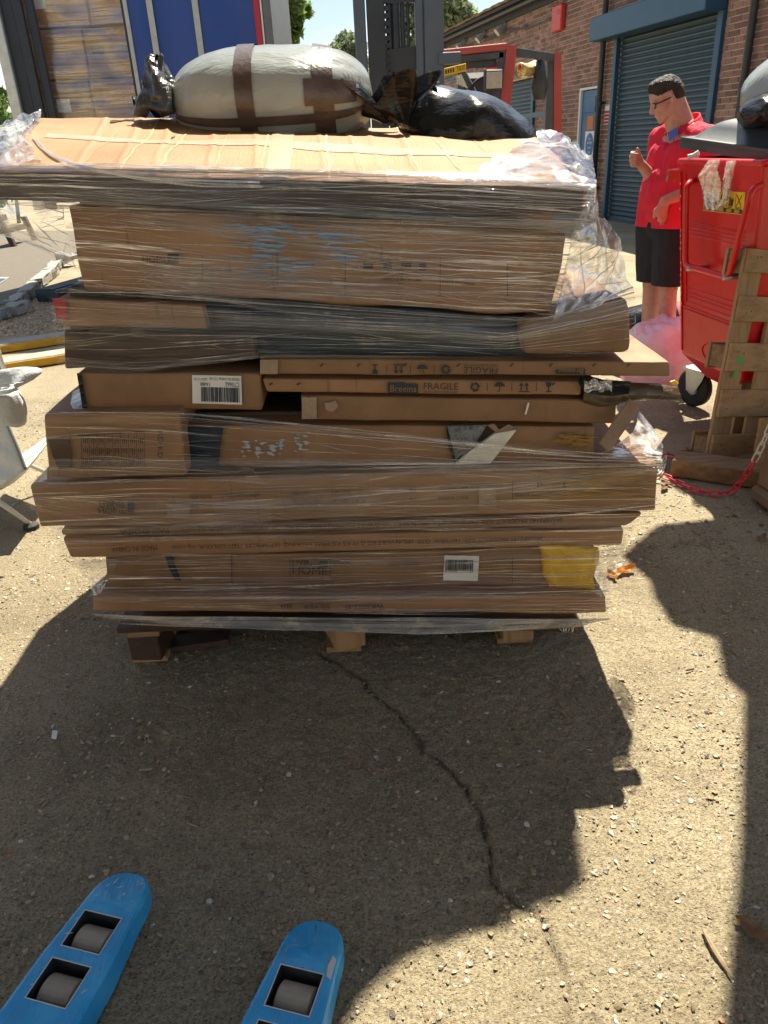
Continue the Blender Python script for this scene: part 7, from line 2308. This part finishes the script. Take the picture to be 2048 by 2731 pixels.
# ------------------------------------------------------------------ lorry with its side open
TY = 9.2
TX = lambda x, y=150: PY(x, y, TY)[0]
tr = thing('curtain_sided_lorry', 'blue curtain sided lorry standing open at its left end behind the stack', 'lorry', (TX(400), TY + 1.2, 0))
xL, xg, xb0, xb1, xr_ = TX(3), TX(352), TX(362), TX(690), TX(732)
bedz, roofz = 1.22, 4.1
b_ = MB(); b_.obox((xL, TY - .02, bedz - .16), (xr_ - xL, 0, 0), (0, 2.5, 0), (0, 0, .15), .01); b_.build('bed', MT['truckdark'], tr)
b_ = MB(); b_.obox((xL, TY - .02, roofz), (xr_ - xL, 0, 0), (0, 2.5, 0), (0, 0, .12), .01); b_.build('roof', MT['truckgrey'], tr)
b_ = MB(); b_.obox((xL, TY + 2.4, bedz), (xr_ - xL, 0, 0), (0, .06, 0), (0, 0, roofz - bedz)); b_.obox((xL, TY + .1, bedz), (.06, 0, 0), (0, 2.3, 0), (0, 0, roofz - bedz)); b_.build('inner_wall', MT['truckdark'], tr)
nu, nv = 60, 30
pts = np.zeros((nv, nu, 3))
for j in range(nv):
    for i in range(nu):
        x = xb0 + (xb1 - xb0) * i / (nu - 1); z = bedz - .1 + (roofz - bedz + .1) * j / (nv - 1)
        pts[j, i] = (x, TY + 0.012 * sin(x * 9) + 0.006 * vn(np.array([[x * 3, z * 2, 1.]]), 3)[0], z)
grid('curtain', pts, MT['curtain'], tr)
for px in (410, 530):
    x = TX(px, 80); b_ = MB(); b_.obox((x - .03, TY - .034, bedz - .1), (.06, 0, 0), (0, .012, 0), (0, 0, roofz - bedz + .1)); s_ = b_.build('strap', MT['strap'], tr)
    b_ = MB(); b_.obox((x - .035, TY - .05, bedz + .05), (.07, 0, 0), (0, .014, 0), (0, 0, .16)); b_.build('buckle', MT['steel'], s_)
b_ = MB(); b_.obox((TX(352), TY - .03, bedz - .1), (TX(362) - TX(352), 0, 0), (0, .05, 0), (0, 0, roofz - bedz + .1)); b_.build('curtain_pole', MT['strap'], tr)
b_ = MB(); b_.obox((TX(344), TY + .0, bedz - .1), (TX(352) - TX(344), 0, 0), (0, .05, 0), (0, 0, roofz - bedz + .1)); b_.build('pillar', MT['truckdark'], tr)
b_ = MB(); b_.obox((xb1 - .0, TY - .03, bedz - .1), (TX(706) - xb1, 0, 0), (0, .1, 0), (0, 0, roofz - bedz + .2), .006); b_.build('corner_post', MT['truckred'], tr)
b_ = MB(); b_.obox((TX(707), TY - .02, bedz - .1), (TX(711) - TX(707), 0, 0), (0, .08, 0), (0, 0, roofz - bedz + .2)); b_.build('edge_trim', MT['white'], tr)
b_ = MB(); b_.obox((TX(711.5), TY - .01, bedz - .1), (TX(734) - TX(711.5), 0, 0), (0, 2.45, 0), (0, 0, roofz - bedz + .2), .01); b_.build('end_panel', MT['truckgrey'], tr)
for (p0, p1) in ((66, 92), (96, 118)):
    b_ = MB(); b_.obox((TX(p0), TY - .07 + (.05 if p0 > 90 else 0), bedz), (TX(p1) - TX(p0), 0, 0), (0, .05, 0), (0, 0, roofz - bedz), .008); b_.build('pillar', MT['truckdark'], tr)
b_ = MB(); b_.obox((TX(6), TY - .10, 1.0), (TX(34) - TX(6), 0, 0), (0, .07, 0), (0, 0, roofz - .9), .008); b_.build('pillar', MT['galv'], tr)
b_ = MB(); b_.obox((TX(34.5), TY - .04, 1.0), (TX(64) - TX(34.5), 0, 0), (0, .05, 0), (0, 0, roofz - .9)); b_.build('side_flap', MT['truckdark'], tr)
for x in (xr_ - .55, xr_ - 1.6):
    for y in (TY + .05, TY + 2.1):
        b_ = MB(); b_.lathe((x, y, .48), (0, 1, 0), [(0, .15), (0, .42), (.03, .48), (.27, .48), (.3, .42), (.3, .15)], 26); w = b_.build('wheel', MT['rubber'], tr, True)
        b_ = MB(); b_.lathe((x, y - .005, .48), (0, 1, 0), [(0, .03), (.02, .24), (.29, .24), (.31, .03)], 18); b_.build('rim', MT['galv'], w)
# wrapped load inside
ld_ = thing('wrapped_load', 'tall wrapped load of mixed cartons standing in the open end of the lorry', 'pallet load', (TX(200), TY + .7, bedz))
r_ = np.random.default_rng(11)
z = bedz + .14
x0l, x1l = TX(40), TX(342)
b_ = MB(); b_.obox((x0l, TY + .2, bedz + .002), (x1l - x0l, 0, 0), (0, 1, 0), (0, 0, .13)); b_.build('pallet', MT['wood'], ld_)
while z < roofz - .2:
    h = r_.uniform(.36, .58); x = x0l + r_.uniform(-.05, .03)
    if z + h > roofz - .1: h = roofz - .1 - z
    while x < x1l - .1:
        w = min(r_.uniform(.45, .85), x1l - x)
        yo = TY + .20 + r_.uniform(0, .03)
        V, F, L = rbox([[[np.array([x, yo, z]), np.array([x, yo, z + h])], [np.array([x, yo + .9, z]), np.array([x, yo + .9, z + h])]], [[np.array([x + w - .006, yo, z]), np.array([x + w - .006, yo, z + h])], [np.array([x + w - .006, yo + .9, z]), np.array([x + w - .006, yo + .9, z + h])]]], (4, 2, 3), .012, .008, int(r_.integers(99)))
        bx = mesh('box', V, F, MT['kraft'], ld_, smooth=True)
        if r_.random() < .55:
            q = MB(); a, c = x + w * r_.uniform(.1, .5), z + h * r_.uniform(.2, .5)
            q.obox((a, yo - .004, c), (r_.uniform(.08, .2), 0, 0), (0, .003, 0), (0, 0, r_.uniform(.06, .14)))
            q.build('label_sheet', MT[str(r_.choice(['label', 'inkdim', 'tape']))], bx)
        x += w
    z += h + .004
rw = [[np.array([xx, TY + .17 - (0.02 if abs(xx) else 0), zz]) for xx in np.linspace(x0l - .06, x1l + .02, 20)] for zz in np.linspace(bedz + .1, roofz - .15, 16)]
film_sheet('film_front', rw, 'filmload', ld_, nu=80, seg=3, amp=.02, seed=33, fx=1.5, fz=14)

# ------------------------------------------------------------------ left side: aprons, kerbs, gravel, chair, bench
S2 = lambda x, y, z=0: G(x, y, z)
ap = [S2(-420, 560), S2(60, 560), S2(172, 705), S2(150, 740), S2(118, 762), S2(88, 795), S2(48, 822), S2(-4, 838), S2(-420, 880)]
ap[0] = np.array([-16, 22, 0.]); ap[1] = np.array([-5.2, 17, 0.]); ap[-1] = np.array([-9, 8.2, 0])
b_ = MB(); b_.ext([p + UP * 0.003 for p in ap], UP, 0.085); o = b_.build('concrete_apron', MT['slab']); o['kind'] = 'structure'
kp = [S2(172, 712), S2(152, 738), S2(118, 768), S2(90, 800), S2(52, 828), S2(0, 846), S2(-60, 862)]
for k in range(len(kp) - 1):
    a, b = kp[k], kp[k + 1]
    d = b - a; nrm = np.array([d[1], -d[0], 0]) / np.linalg.norm(d)
    if nrm[1] > 0: nrm = -nrm
    rr = .22
    aa, bb = a + d * .03, b - d * .03
    V, F, L = rbox([[[aa + nrm * rr + UP * .002, aa + nrm * rr * .8 + UP * .12], [aa + UP * .002, aa + UP * .135]], [[bb + nrm * rr + UP * .002, bb + nrm * rr * .8 + UP * .115], [bb + UP * .002, bb + UP * .13]]], (6, 3, 3), .015, .02, 60 + k, freq=9)
    kb = thing('kerb_stone', ['broken white kerb stone at the far end of its row beside the dark block', 'broken white kerb stone second from the dark block', 'white kerb stone above the torn teal sheet', 'white kerb stone just left of the torn teal sheet', 'short white kerb stone at the bend of the row', 'white kerb stone nearest the left edge of the yard'][k], 'kerb stone', (a + b) / 2, 'broken white kerb stones of the apron')
    mesh('stone', V, F, MT['kerbwhite'], kb, smooth=True)
ts = thing('teal_sheet', 'torn teal plastic sheet tucked under the broken white kerb', 'plastic sheet', S2(80, 815))
nu, nv = 24, 8
pts = np.zeros((nv, nu, 3)); e0 = resample([S2(50, 840), S2(66, 812), S2(84, 795), S2(102, 806)], nu)
for j in range(nv):
    for i in range(nu): pts[j, i] = e0[i] + np.array([.03 * j / nv, -.30 - .10 * j / nv, .07 * (1 - j / nv) + .01 + .012 * sin(i * 1.3 + j)])
grid('sheet', pts, MT['tealsheet'], ts, solid=.003)
gv = scatter_stones('gravel', 9000, (-4.3, -2.0), (7.35, 9.6), .010, .026, [(0, (0.30, 0.20, 0.10)), (.3, (.38, .27, .14)), (.6, (.26, .17, .09)), (.8, (.42, .33, .20))], 9, flat=.6)
rb_ = thing('rubber_ramp', 'dark blue grey ribbed kerb block on the gravel behind the stack', 'kerb block', S2(120, 800))
a = S2(99, 806); b_ = MB(); ex = S2(150, 806) - a
b_.obox(a + UP * .003, ex * 1.2, (.35, 1.2, 0), (0, 0, .13), .01)
for k in range(5): b_.obox(a + UP * .134 + ex * (.02 + .2 * k), ex * .10, (.34, 1.15, 0), (0, 0, .012))
b_.build('block', MT['bluegrey'], rb_)
gp_ = thing('metal_plate', 'grey folded metal channel lying on the apron just behind the wrap', 'metal channel', S2(160, 690))
Yp = S2(165, 697, .09)[1]; b_ = MB(); b_.ext([PY(142, 674, Yp), PY(186, 685, Yp), PY(183, 696, Yp), PY(152, 697, Yp)], (0.2, 1, 0), .25); b_.build('sheet', MT['truckgrey'], gp_)
mh = thing('manhole_cover', 'small grey metal cover set in the concrete apron at the left edge', 'manhole cover', S2(5, 745))
b_ = MB(); b_.ext([S2(-60, 742, .09), S2(26, 741, .09), S2(0, 758, .09), S2(-80, 770, .09)], UP, .012); b_.build('frame', MT['galv'], mh)
b_ = MB(); b_.ext([S2(-54, 744.5, .103), S2(16, 743, .103), S2(-2, 754, .103), S2(-72, 766, .103)], UP, .004); b_.build('plate', MT['bluegrey'], mh)
for k, (p, q, lbl) in enumerate(((S2(-190, 972), S2(420, 880), 'far yellow edged concrete step of the two at the left'), (S2(-220, 1030), S2(440, 925), 'near yellow edged concrete step of the two at the left'))):
    p[2] = q[2] = 0
    d = q - p; nrm = np.array([d[1], -d[0], 0]) / np.linalg.norm(d)
    if nrm[1] > 0: nrm = -nrm
    t = thing('step_edge', lbl, 'step', (p + q) / 2, 'yellow edged steps at the left')
    b_ = MB(); b_.obox(p + UP * .003 - nrm * .0, d, -nrm * .20, UP * .072, .006); b_.build('step_body', MT['concrete'], t)
    b_ = MB(); b_.obox(p + UP * .006 + nrm * .012, d, -nrm * .0115, UP * .060, .002); b_.build('yellow_edge', MT['kerbyellow'], t)

# picnic bench
bn = thing('picnic_bench', 'dark brown wooden picnic bench on the apron at the left edge', 'bench', (-7.1, 15.0, 0))
bx0 = PY(44, 672, 14.8); bx0[2] = .088
for k, x in enumerate((0, -1.7)):
    for s in (0, 1):
        b_ = MB(); b_.obox(bx0 + [x - .11, .05 + s * 1.0, .0], (.09, 0, 0), (0, .1, 0), (-.12 if s == 0 else -.12, 0, .44), .004); b_.build('leg', MT['darkwood'], bn)
    b_ = MB(); b_.obox(bx0 + [x - .36, .02, .23], (.26, 0, 0), (0, .9, 0), (0, 0, .09)); b_.build('cross_rail', MT['darkwood'], bn)
for y in (-.06, .12):
    b_ = MB(); b_.obox(bx0 + [-2.3, y, .445], (2.16, 0, 0), (0, .16, 0), (0, 0, .10), .004); b_.build('seat_plank', MT['darkwood'], bn)

# camping chair
ch = thing('camping_chair', 'silver grey folding camping chair with a cup holder at the left edge', 'chair', (-1.95, 3.3, 0))
f_ = Gd(68, 1140); f_[2] = 0.012


def cl(x, y, Yy): return PD(x, y, Yy)


# arm fabric with the cup holder ring
cc_ = cl(8, 846, 3.05)
nu, nv = 36, 10
arm_o = [(-60, 852), (-60, 812), (20, 797), (50, 793), (80, 795), (93, 799), (90, 806), (70, 822), (40, 836), (0, 868), (-60, 880)]
ao = resample([cl(x, y, 3.12 - .10 * (y - 800) / 60) for x, y in arm_o + arm_o[:1]], nu)
cen = ao.mean(0)
hole = np.array([cl(2, 843, 3.04) + np.array([.052 * cos(t), .045 * sin(t), .008 * sin(t)]) for t in np.linspace(pi, -pi, nu)])
k0 = np.argmin(np.linalg.norm(ao - hole[0], axis=1))
ai = np.argsort(np.arctan2(ao[:, 1] - hole[:, 1].mean(), ao[:, 0] - hole[:, 0].mean()))[::-1]
pts = np.zeros((nv, nu, 3))
ao2 = ao[ai]; ho2 = np.array([cl(2, 843, 3.04) + np.array([.052 * cos(t), .045 * sin(t), .006]) for t in np.arctan2(ao2[:, 1] - hole[:, 1].mean(), ao2[:, 0] - hole[:, 0].mean())])
for j in range(nv):
    t = j / (nv - 1)
    pts[j] = ho2 * (1 - t) + ao2 * t
    pts[j, :, 2] += 0.012 * sin(pi * t) * (1 + 0.5 * np.sin(np.arange(nu) * .9))
arm = grid('armrest', np.concatenate([pts, pts[:, :1]], 1), MT['chairfab'], ch, solid=.006)
b_ = MB(); b_.tube(ho2, .006, 6, closed=True); b_.build('cup_ring', MT['chairfab'], arm, True)
pts = np.zeros((8, 30, 3))
for j in range(8):
    t = j / 7
    for i in range(30):
        a = 2 * pi * i / 30
        pts[j, i] = cl(6, 846, 3.03) + np.array([(.056 + .02 * sin(pi * t * .8) - .012 * t) * cos(a) * (1 + .10 * sin(5 * a + t * 2)), (.05 + .01 * t) * sin(a), -.135 * t + .008 * sin(3 * a) * t])
pk_ = grid('cup_pocket', np.concatenate([pts, pts[:, :1]], 1), MT['chairfab'], ch, solid=.004)
# seat and back fabric hanging at the side
pts = np.zeros((14, 20, 3))
e1 = resample([cl(4, 904, 3.16), cl(14, 912, 3.16), cl(40, 972, 3.10), cl(55, 1014, 3.06)], 20)
e2 = resample([cl(-120, 900, 3.3), cl(-120, 940, 3.3), cl(-100, 1040, 3.25), cl(-60, 1094, 3.15)], 20)
for j in range(14):
    t = j / 13
    pts[j] = e1 * (1 - t) + e2 * t
    pts[j, :, 1] += .02 * np.sin(np.arange(20) * .7 + j) * sin(pi * t)
    pts[j, :, 0] += .008 * np.sin(np.arange(20) * .5 + j * .8) * sin(pi * t)
grid('back_fabric', pts, MT['chairfab'], ch, solid=.006)
b_ = MB(); b_.tube(e1, .007, 6); b_.build('piping', MT['truckgrey'], ch, True)
sa, sb = cl(55, 1014, 3.06), cl(-60, 1094, 3.15)
pts = np.zeros((10, 16, 3))
for j in range(10):
    for i in range(16):
        u, v = i / 15, j / 9
        pts[j, i] = sa * (1 - u) + sb * u + np.array([-.02, .46, .02]) * v; pts[j, i, 2] -= .05 * sin(pi * u) * sin(pi * v)
grid('seat', pts, MT['chairfab'], ch, solid=.006)
for q in (cl(-14, 1078, 3.12), cl(-30, 1062, 3.3)):
    d = (q - f_); b_ = MB(); b_.tube([f_ + UP * .006, f_ + d * 1.5], .0105, 10); b_.build('leg', MT['chairpipe'], ch, True)
for q0, q1 in (((-2.28, 3.12, .01), (-1.68, 3.45, .60)), ((-2.28, 3.62, .01), (-1.68, 3.22, .66)), ((-1.62, 3.62, .01), (-2.22, 3.2, .66))):
    b_ = MB(); b_.tube([q0, q1], .0105, 10); b_.build('leg', MT['chairpipe'], ch, True)
b_ = MB(); b_.tube([f_ - UP * .011, f_ + UP * .004, f_ + UP * .014], np.array([.036, .034, .014]), 14); b_.build('rubber_foot', MT['rubber'], ch)
b_ = MB(); b_.tube([(-1.7, 3.46, .55), (-1.74, 3.5, .95)], .0105, 10); b_.tube([(-2.25, 3.46, .55), (-2.25, 3.5, .95)], .0105, 10); b_.build('back_pole', MT['chairpipe'], ch, True)

# ------------------------------------------------------------------ trees


def leaf_cloud(name, parent, blobs, n, size, mat, seed):
    r = np.random.default_rng(seed)
    V = np.zeros((n, 4, 3)); w = np.array([b[3] for b in blobs], float) ** 2; w /= w.sum()
    k = r.choice(len(blobs), n, p=w)
    c = np.array([b[:3] for b in blobs])[k]; rad = np.array([b[3] for b in blobs])[k]
    d = r.normal(size=(n, 3)); d /= np.linalg.norm(d, axis=1, keepdims=True)
    p = c + d * (rad * (0.45 + 0.6 * r.random(n) ** 0.6))[:, None] * np.array([1, 1, .85])
    keep = vn(p * 1.5, seed) + 0.35 * vn(p * 4, seed + 1) > -0.28
    p = p[keep]; n = len(p)
    t = r.normal(size=(n, 3)); t /= np.linalg.norm(t, axis=1, keepdims=True)
    b = np.cross(t, r.normal(size=(n, 3))); b /= np.linalg.norm(b, axis=1, keepdims=True)
    s = size * r.uniform(.6, 1.3, n)[:, None]
    V = np.stack([p - t * s, p + b * s * .45, p + t * s, p - b * s * .45], 1).reshape(-1, 3)
    F = np.arange(n * 4).reshape(-1, 4)
    return mesh(name, V, F, MT[mat], parent, kind=None)


def tree(label, base, h, blobs, n, size, mat, seed, group='trees beyond the yard'):
    t = thing('tree', label, 'tree', base, group)
    b = MB()
    base = np.array(base, float)
    tp_ = base + UP * h * .8
    b.tube(resample([base, base + UP * h * .3 + [.1, 0, 0], tp_], 8), np.linspace(h * .022, h * .006, 8), 8)
    for q in blobs:
        a = base + UP * h * (.25 + .4 * random.random())
        b.tube(resample([a, (a + np.array(q[:3])) / 2 + UP * .2, q[:3]], 6), np.linspace(h * .008, h * .002, 6), 5)
    b.build('trunk', MT['bark'], t, True)
    leaf_cloud('crown', t, blobs, n, size, mat, seed)


def px_blobs(lst, Y0):
    out = []
    for (x, y, r) in lst:
        p = PY(x, y, Y0 + random.uniform(-.8, .8)); dep = (p - CAMP) @ Fw
        out.append((p[0], p[1], p[2], r / FPX * dep))
    return out


def gb_(x, Yy): p = PY(x, 300, Yy); return (p[0], p[1], 0)


tree('dark green leafy tree just right of the blue lorry', gb_(735, 15), 5.2, px_blobs([(748, 20, 46), (782, 60, 40), (750, 95, 44), (812, 30, 22), (795, 10, 30), (720, 60, 40), (700, 150, 50), (760, -60, 50)], 15), 4600, .085, 'leafgreen', 3)
tree('thin tree with haze painted into its leaves seen just left of the forklift mast', gb_(925, 27), 5.5, px_blobs([(922, 112, 30), (945, 130, 34), (902, 140, 28), (950, 200, 60)], 27), 3200, .10, 'leafhaze', 5)
tree('tall green tree paled by painted haze seen through the forklift mast', gb_(1085, 30), 9, px_blobs([(1100, 20, 44), (1075, 70, 46), (1110, 90, 48), (1060, 120, 46), (1095, -40, 50), (1090, 170, 60), (1040, 180, 50)], 30), 8000, .12, 'leafhaze', 7)
tree('tall green tree paled by painted haze between the forklift mast and the tiled roof', gb_(1190, 29), 9, px_blobs([(1185, 20, 50), (1208, 66, 48), (1235, 50, 40), (1252, 82, 28), (1180, 100, 50), (1205, -10, 46), (1170, -30, 50), (1210, 130, 60)], 29), 8200, .12, 'leafhaze', 9)
tree('low green bush beyond the lorry at the left edge', gb_(-20, 22), 2.6, px_blobs([(0, 270, 26), (-30, 290, 40), (15, 320, 24), (-60, 260, 50), (-20, 340, 40), (8, 245, 12), (-20, 420, 60), (-30, 500, 60)], 22), 4200, .09, 'leafgreen', 11, 'bushes beyond the yard')
tree('low green bush glimpsed under the mast cross member', gb_(1060, 36), 3.4, px_blobs([(1055, 200, 36), (1020, 215, 40), (1090, 215, 40), (980, 220, 50), (1130, 225, 50)], 36), 3000, .14, 'leafgreen', 13, 'bushes beyond the yard')

# ------------------------------------------------------------------ litter


def leaf(label, p, s, ang, mat='leafbrown', curl=.3):
    t = thing('fallen_leaf', label, 'leaf', p, 'dry leaves on the yard')
    n = 9
    P = np.zeros((5, n, 3))
    for j in range(5):
        v = (j / 4 - .5)
        for i in range(n):
            u = i / (n - 1)
            w = (sin(pi * u) ** .7) * (.42 + .12 * sin(u * 16))
            x, y = (u - .5) * s, v * 2 * w * s * .5
            z = curl * s * (v * v * 1.6 + (u - .5) ** 2 * .8) + .004
            P[j, i] = np.array(p) + np.array([x * cos(ang) - y * sin(ang), x * sin(ang) + y * cos(ang), z])
    grid('blade', P, MT[mat], t)


leaf('curled bright orange leaf on the sunlit ground right of the stack', G(1668, 1528), .085, .4, 'leafdry', .5)
leaf('smaller ochre leaf touching the bright orange one', G(1632, 1540), .06, 1.9, 'leafdry', .5)
leaf('brown curled leaf behind the timber beam', G(1822, 1212), .09, .3)
leaf('flat brown leaf near the chain at the left end of the beam', G(1772, 1306), .07, .9)
leaf('darker brown leaf below the left end of the chain', G(1778, 1293), .06, 2.3)
leaf('large torn brown leaf in the shadow near the lower right corner', G(2010, 2490), .085, 2.2, 'leafbrown', .2)
leaf('brown leaf at the very right edge below the gatepost', G(2030, 1440), .07, .8)
leaf('small orange leaf on the ground above the left fork', G(27, 2277), .022, .5, 'leafdry', .2)
tw = thing('twig', 'long split dry twig lying on the sunlit ground at the lower right', 'twig', G(1905, 2530))
b_ = MB(); b_.tube(resample([G(1874, 2477, .006), G(1905, 2535, .006), G(1952, 2606, .005)], 8), np.array([.002, .004, .005, .0055, .005, .0055, .004, .002]), 6); b_.build('stick', MT['twig'], tw)
for k, (a, b, l) in enumerate((((370, 2054), (405, 2051), 'short pale straw on the shaded ground left of the stack'), ((1830, 1788), (1850, 1784), 'dark splinter on the sunlit ground right of the stack'), ((500, 2195), (525, 2205), 'thin straw on the shaded ground above the right fork'))):
    tw = thing('twig', l, 'twig', G(*a)); b_ = MB(); b_.tube([G(*a, .004), G(*b, .004)], .003, 5); b_.build('stick', MT['twig'] if k != 1 else MT['darkwood'], tw)
lt = thing('paper_tag', 'tiny white torn label on the shaded ground left of the stack', 'label', G(145, 1960))
b_ = MB(); b_.ext([G(140, 1948, .004), G(154, 1950, .004), G(150, 1972, .004), G(137, 1970, .004)], UP, .001); b_.build('sheet', MT['label'], lt)

# added unseen canopy overhead, its edge cut to cast the shade at the lower left
cn_ = thing('shade_canopy', 'unseen canopy added to shade the near left of the yard', 'canopy', (-2.5, -1.5, 0))
shx, shy = sin(SUN_AZ) / math.tan(SUN_EL), cos(SUN_AZ) / math.tan(SUN_EL)
el_ = [Gd(*p) + np.array([3.2 * shx, 3.2 * shy, 3.2]) for p in ((1226, 1725), (1250, 1800), (1264, 1885), (1236, 1912), (1100, 1962), (1000, 1985), (880, 2050), (800, 2120), (745, 2212))]
pl_ = [np.array(p, float) for p in ((-5, -1.5, 3.2), (-5, 3.0, 3.2), (.80, 3.0, 3.2), (.93, 3.06, 3.2), (.93, 3.36, 3.2))] + el_ + [np.array((.3, 1.6, 3.2)), np.array((.2, -1.5, 3.2))]
b_ = MB(); b_.ext(pl_, UP, .03); b_.build('shade_sheet', MT['truckgrey'], cn_)
for x, y in ((-4.9, -1.4), (-4.9, 2.6), (0.1, -1.4)):
    b_ = MB(); b_.obox((x - .05, y - .05, 0), (.1, 0, 0), (0, .1, 0), (0, 0, 3.15), .005); b_.build('post', MT['darksteel'], cn_)  # post of the added shade canopy
cn2 = thing('shade_canopy', 'unseen canopy added to shade the near right of the yard', 'canopy', (3, 0, 0))  # second added canopy, its outline shaped to cast the shade at the right
shx, shy = sin(SUN_AZ) / math.tan(SUN_EL), cos(SUN_AZ) / math.tan(SUN_EL)
edge = [(1620, 1110), (1420, 1130), (1345, 1195), (1402, 1245), (1414, 1285), (1452, 1342), (1548, 1368), (1562, 1450), (1606, 1490), (1598, 1800), (1562, 2212)]
ep = [Gd(*p) + np.array([3.2 * shx, 3.2 * shy, 3.2]) for p in edge]
ep = [ep[0] + np.array([3.0, 0.2, 0])] + ep + [ep[-1] + np.array([-.9, -2.2, 0]), ep[-1] + np.array([3.8, -2.2, 0])]
b_ = MB(); b_.ext(ep, UP, .03); b_.build('shade_sheet', MT['truckgrey'], cn2)
for x, y in ((4.6, 0.9), (4.3, 4.6), (0.9, 0.9)):
    b_ = MB(); b_.obox((x - .05, y - .05, 0), (.1, 0, 0), (0, .1, 0), (0, 0, 3.15), .005); b_.build('post', MT['darksteel'], cn2)  # post of the added shade canopy

# added unseen pale wall behind the camera, throws sunlight back on the shaded fronts
wh = thing('bounce_wall', 'pale cream wall added unseen behind the viewer to bounce light', 'building', (0, -9, 0))
b_ = MB(); b_.obox((-16, -9.4, 0), (32, 0, 0), (0, 0.4, 0), (0, 0, 4.6)); b_.build('wall', MT['cream'], wh)
b_ = MB(); b_.obox((-2.5, -8.998, 0), (5, 0, 0), (0, .06, 0), (0, 0, 4.2)); b_.build('door', MT['shutterbox'], wh)  # door of the added bounce wall
b_ = MB(); b_.obox((-16.2, -9.6, 4.602), (32.4, 0, 0), (0, 0.75, 0), (0, 0, .25)); b_.build('gutter', MT['pipe'], wh)
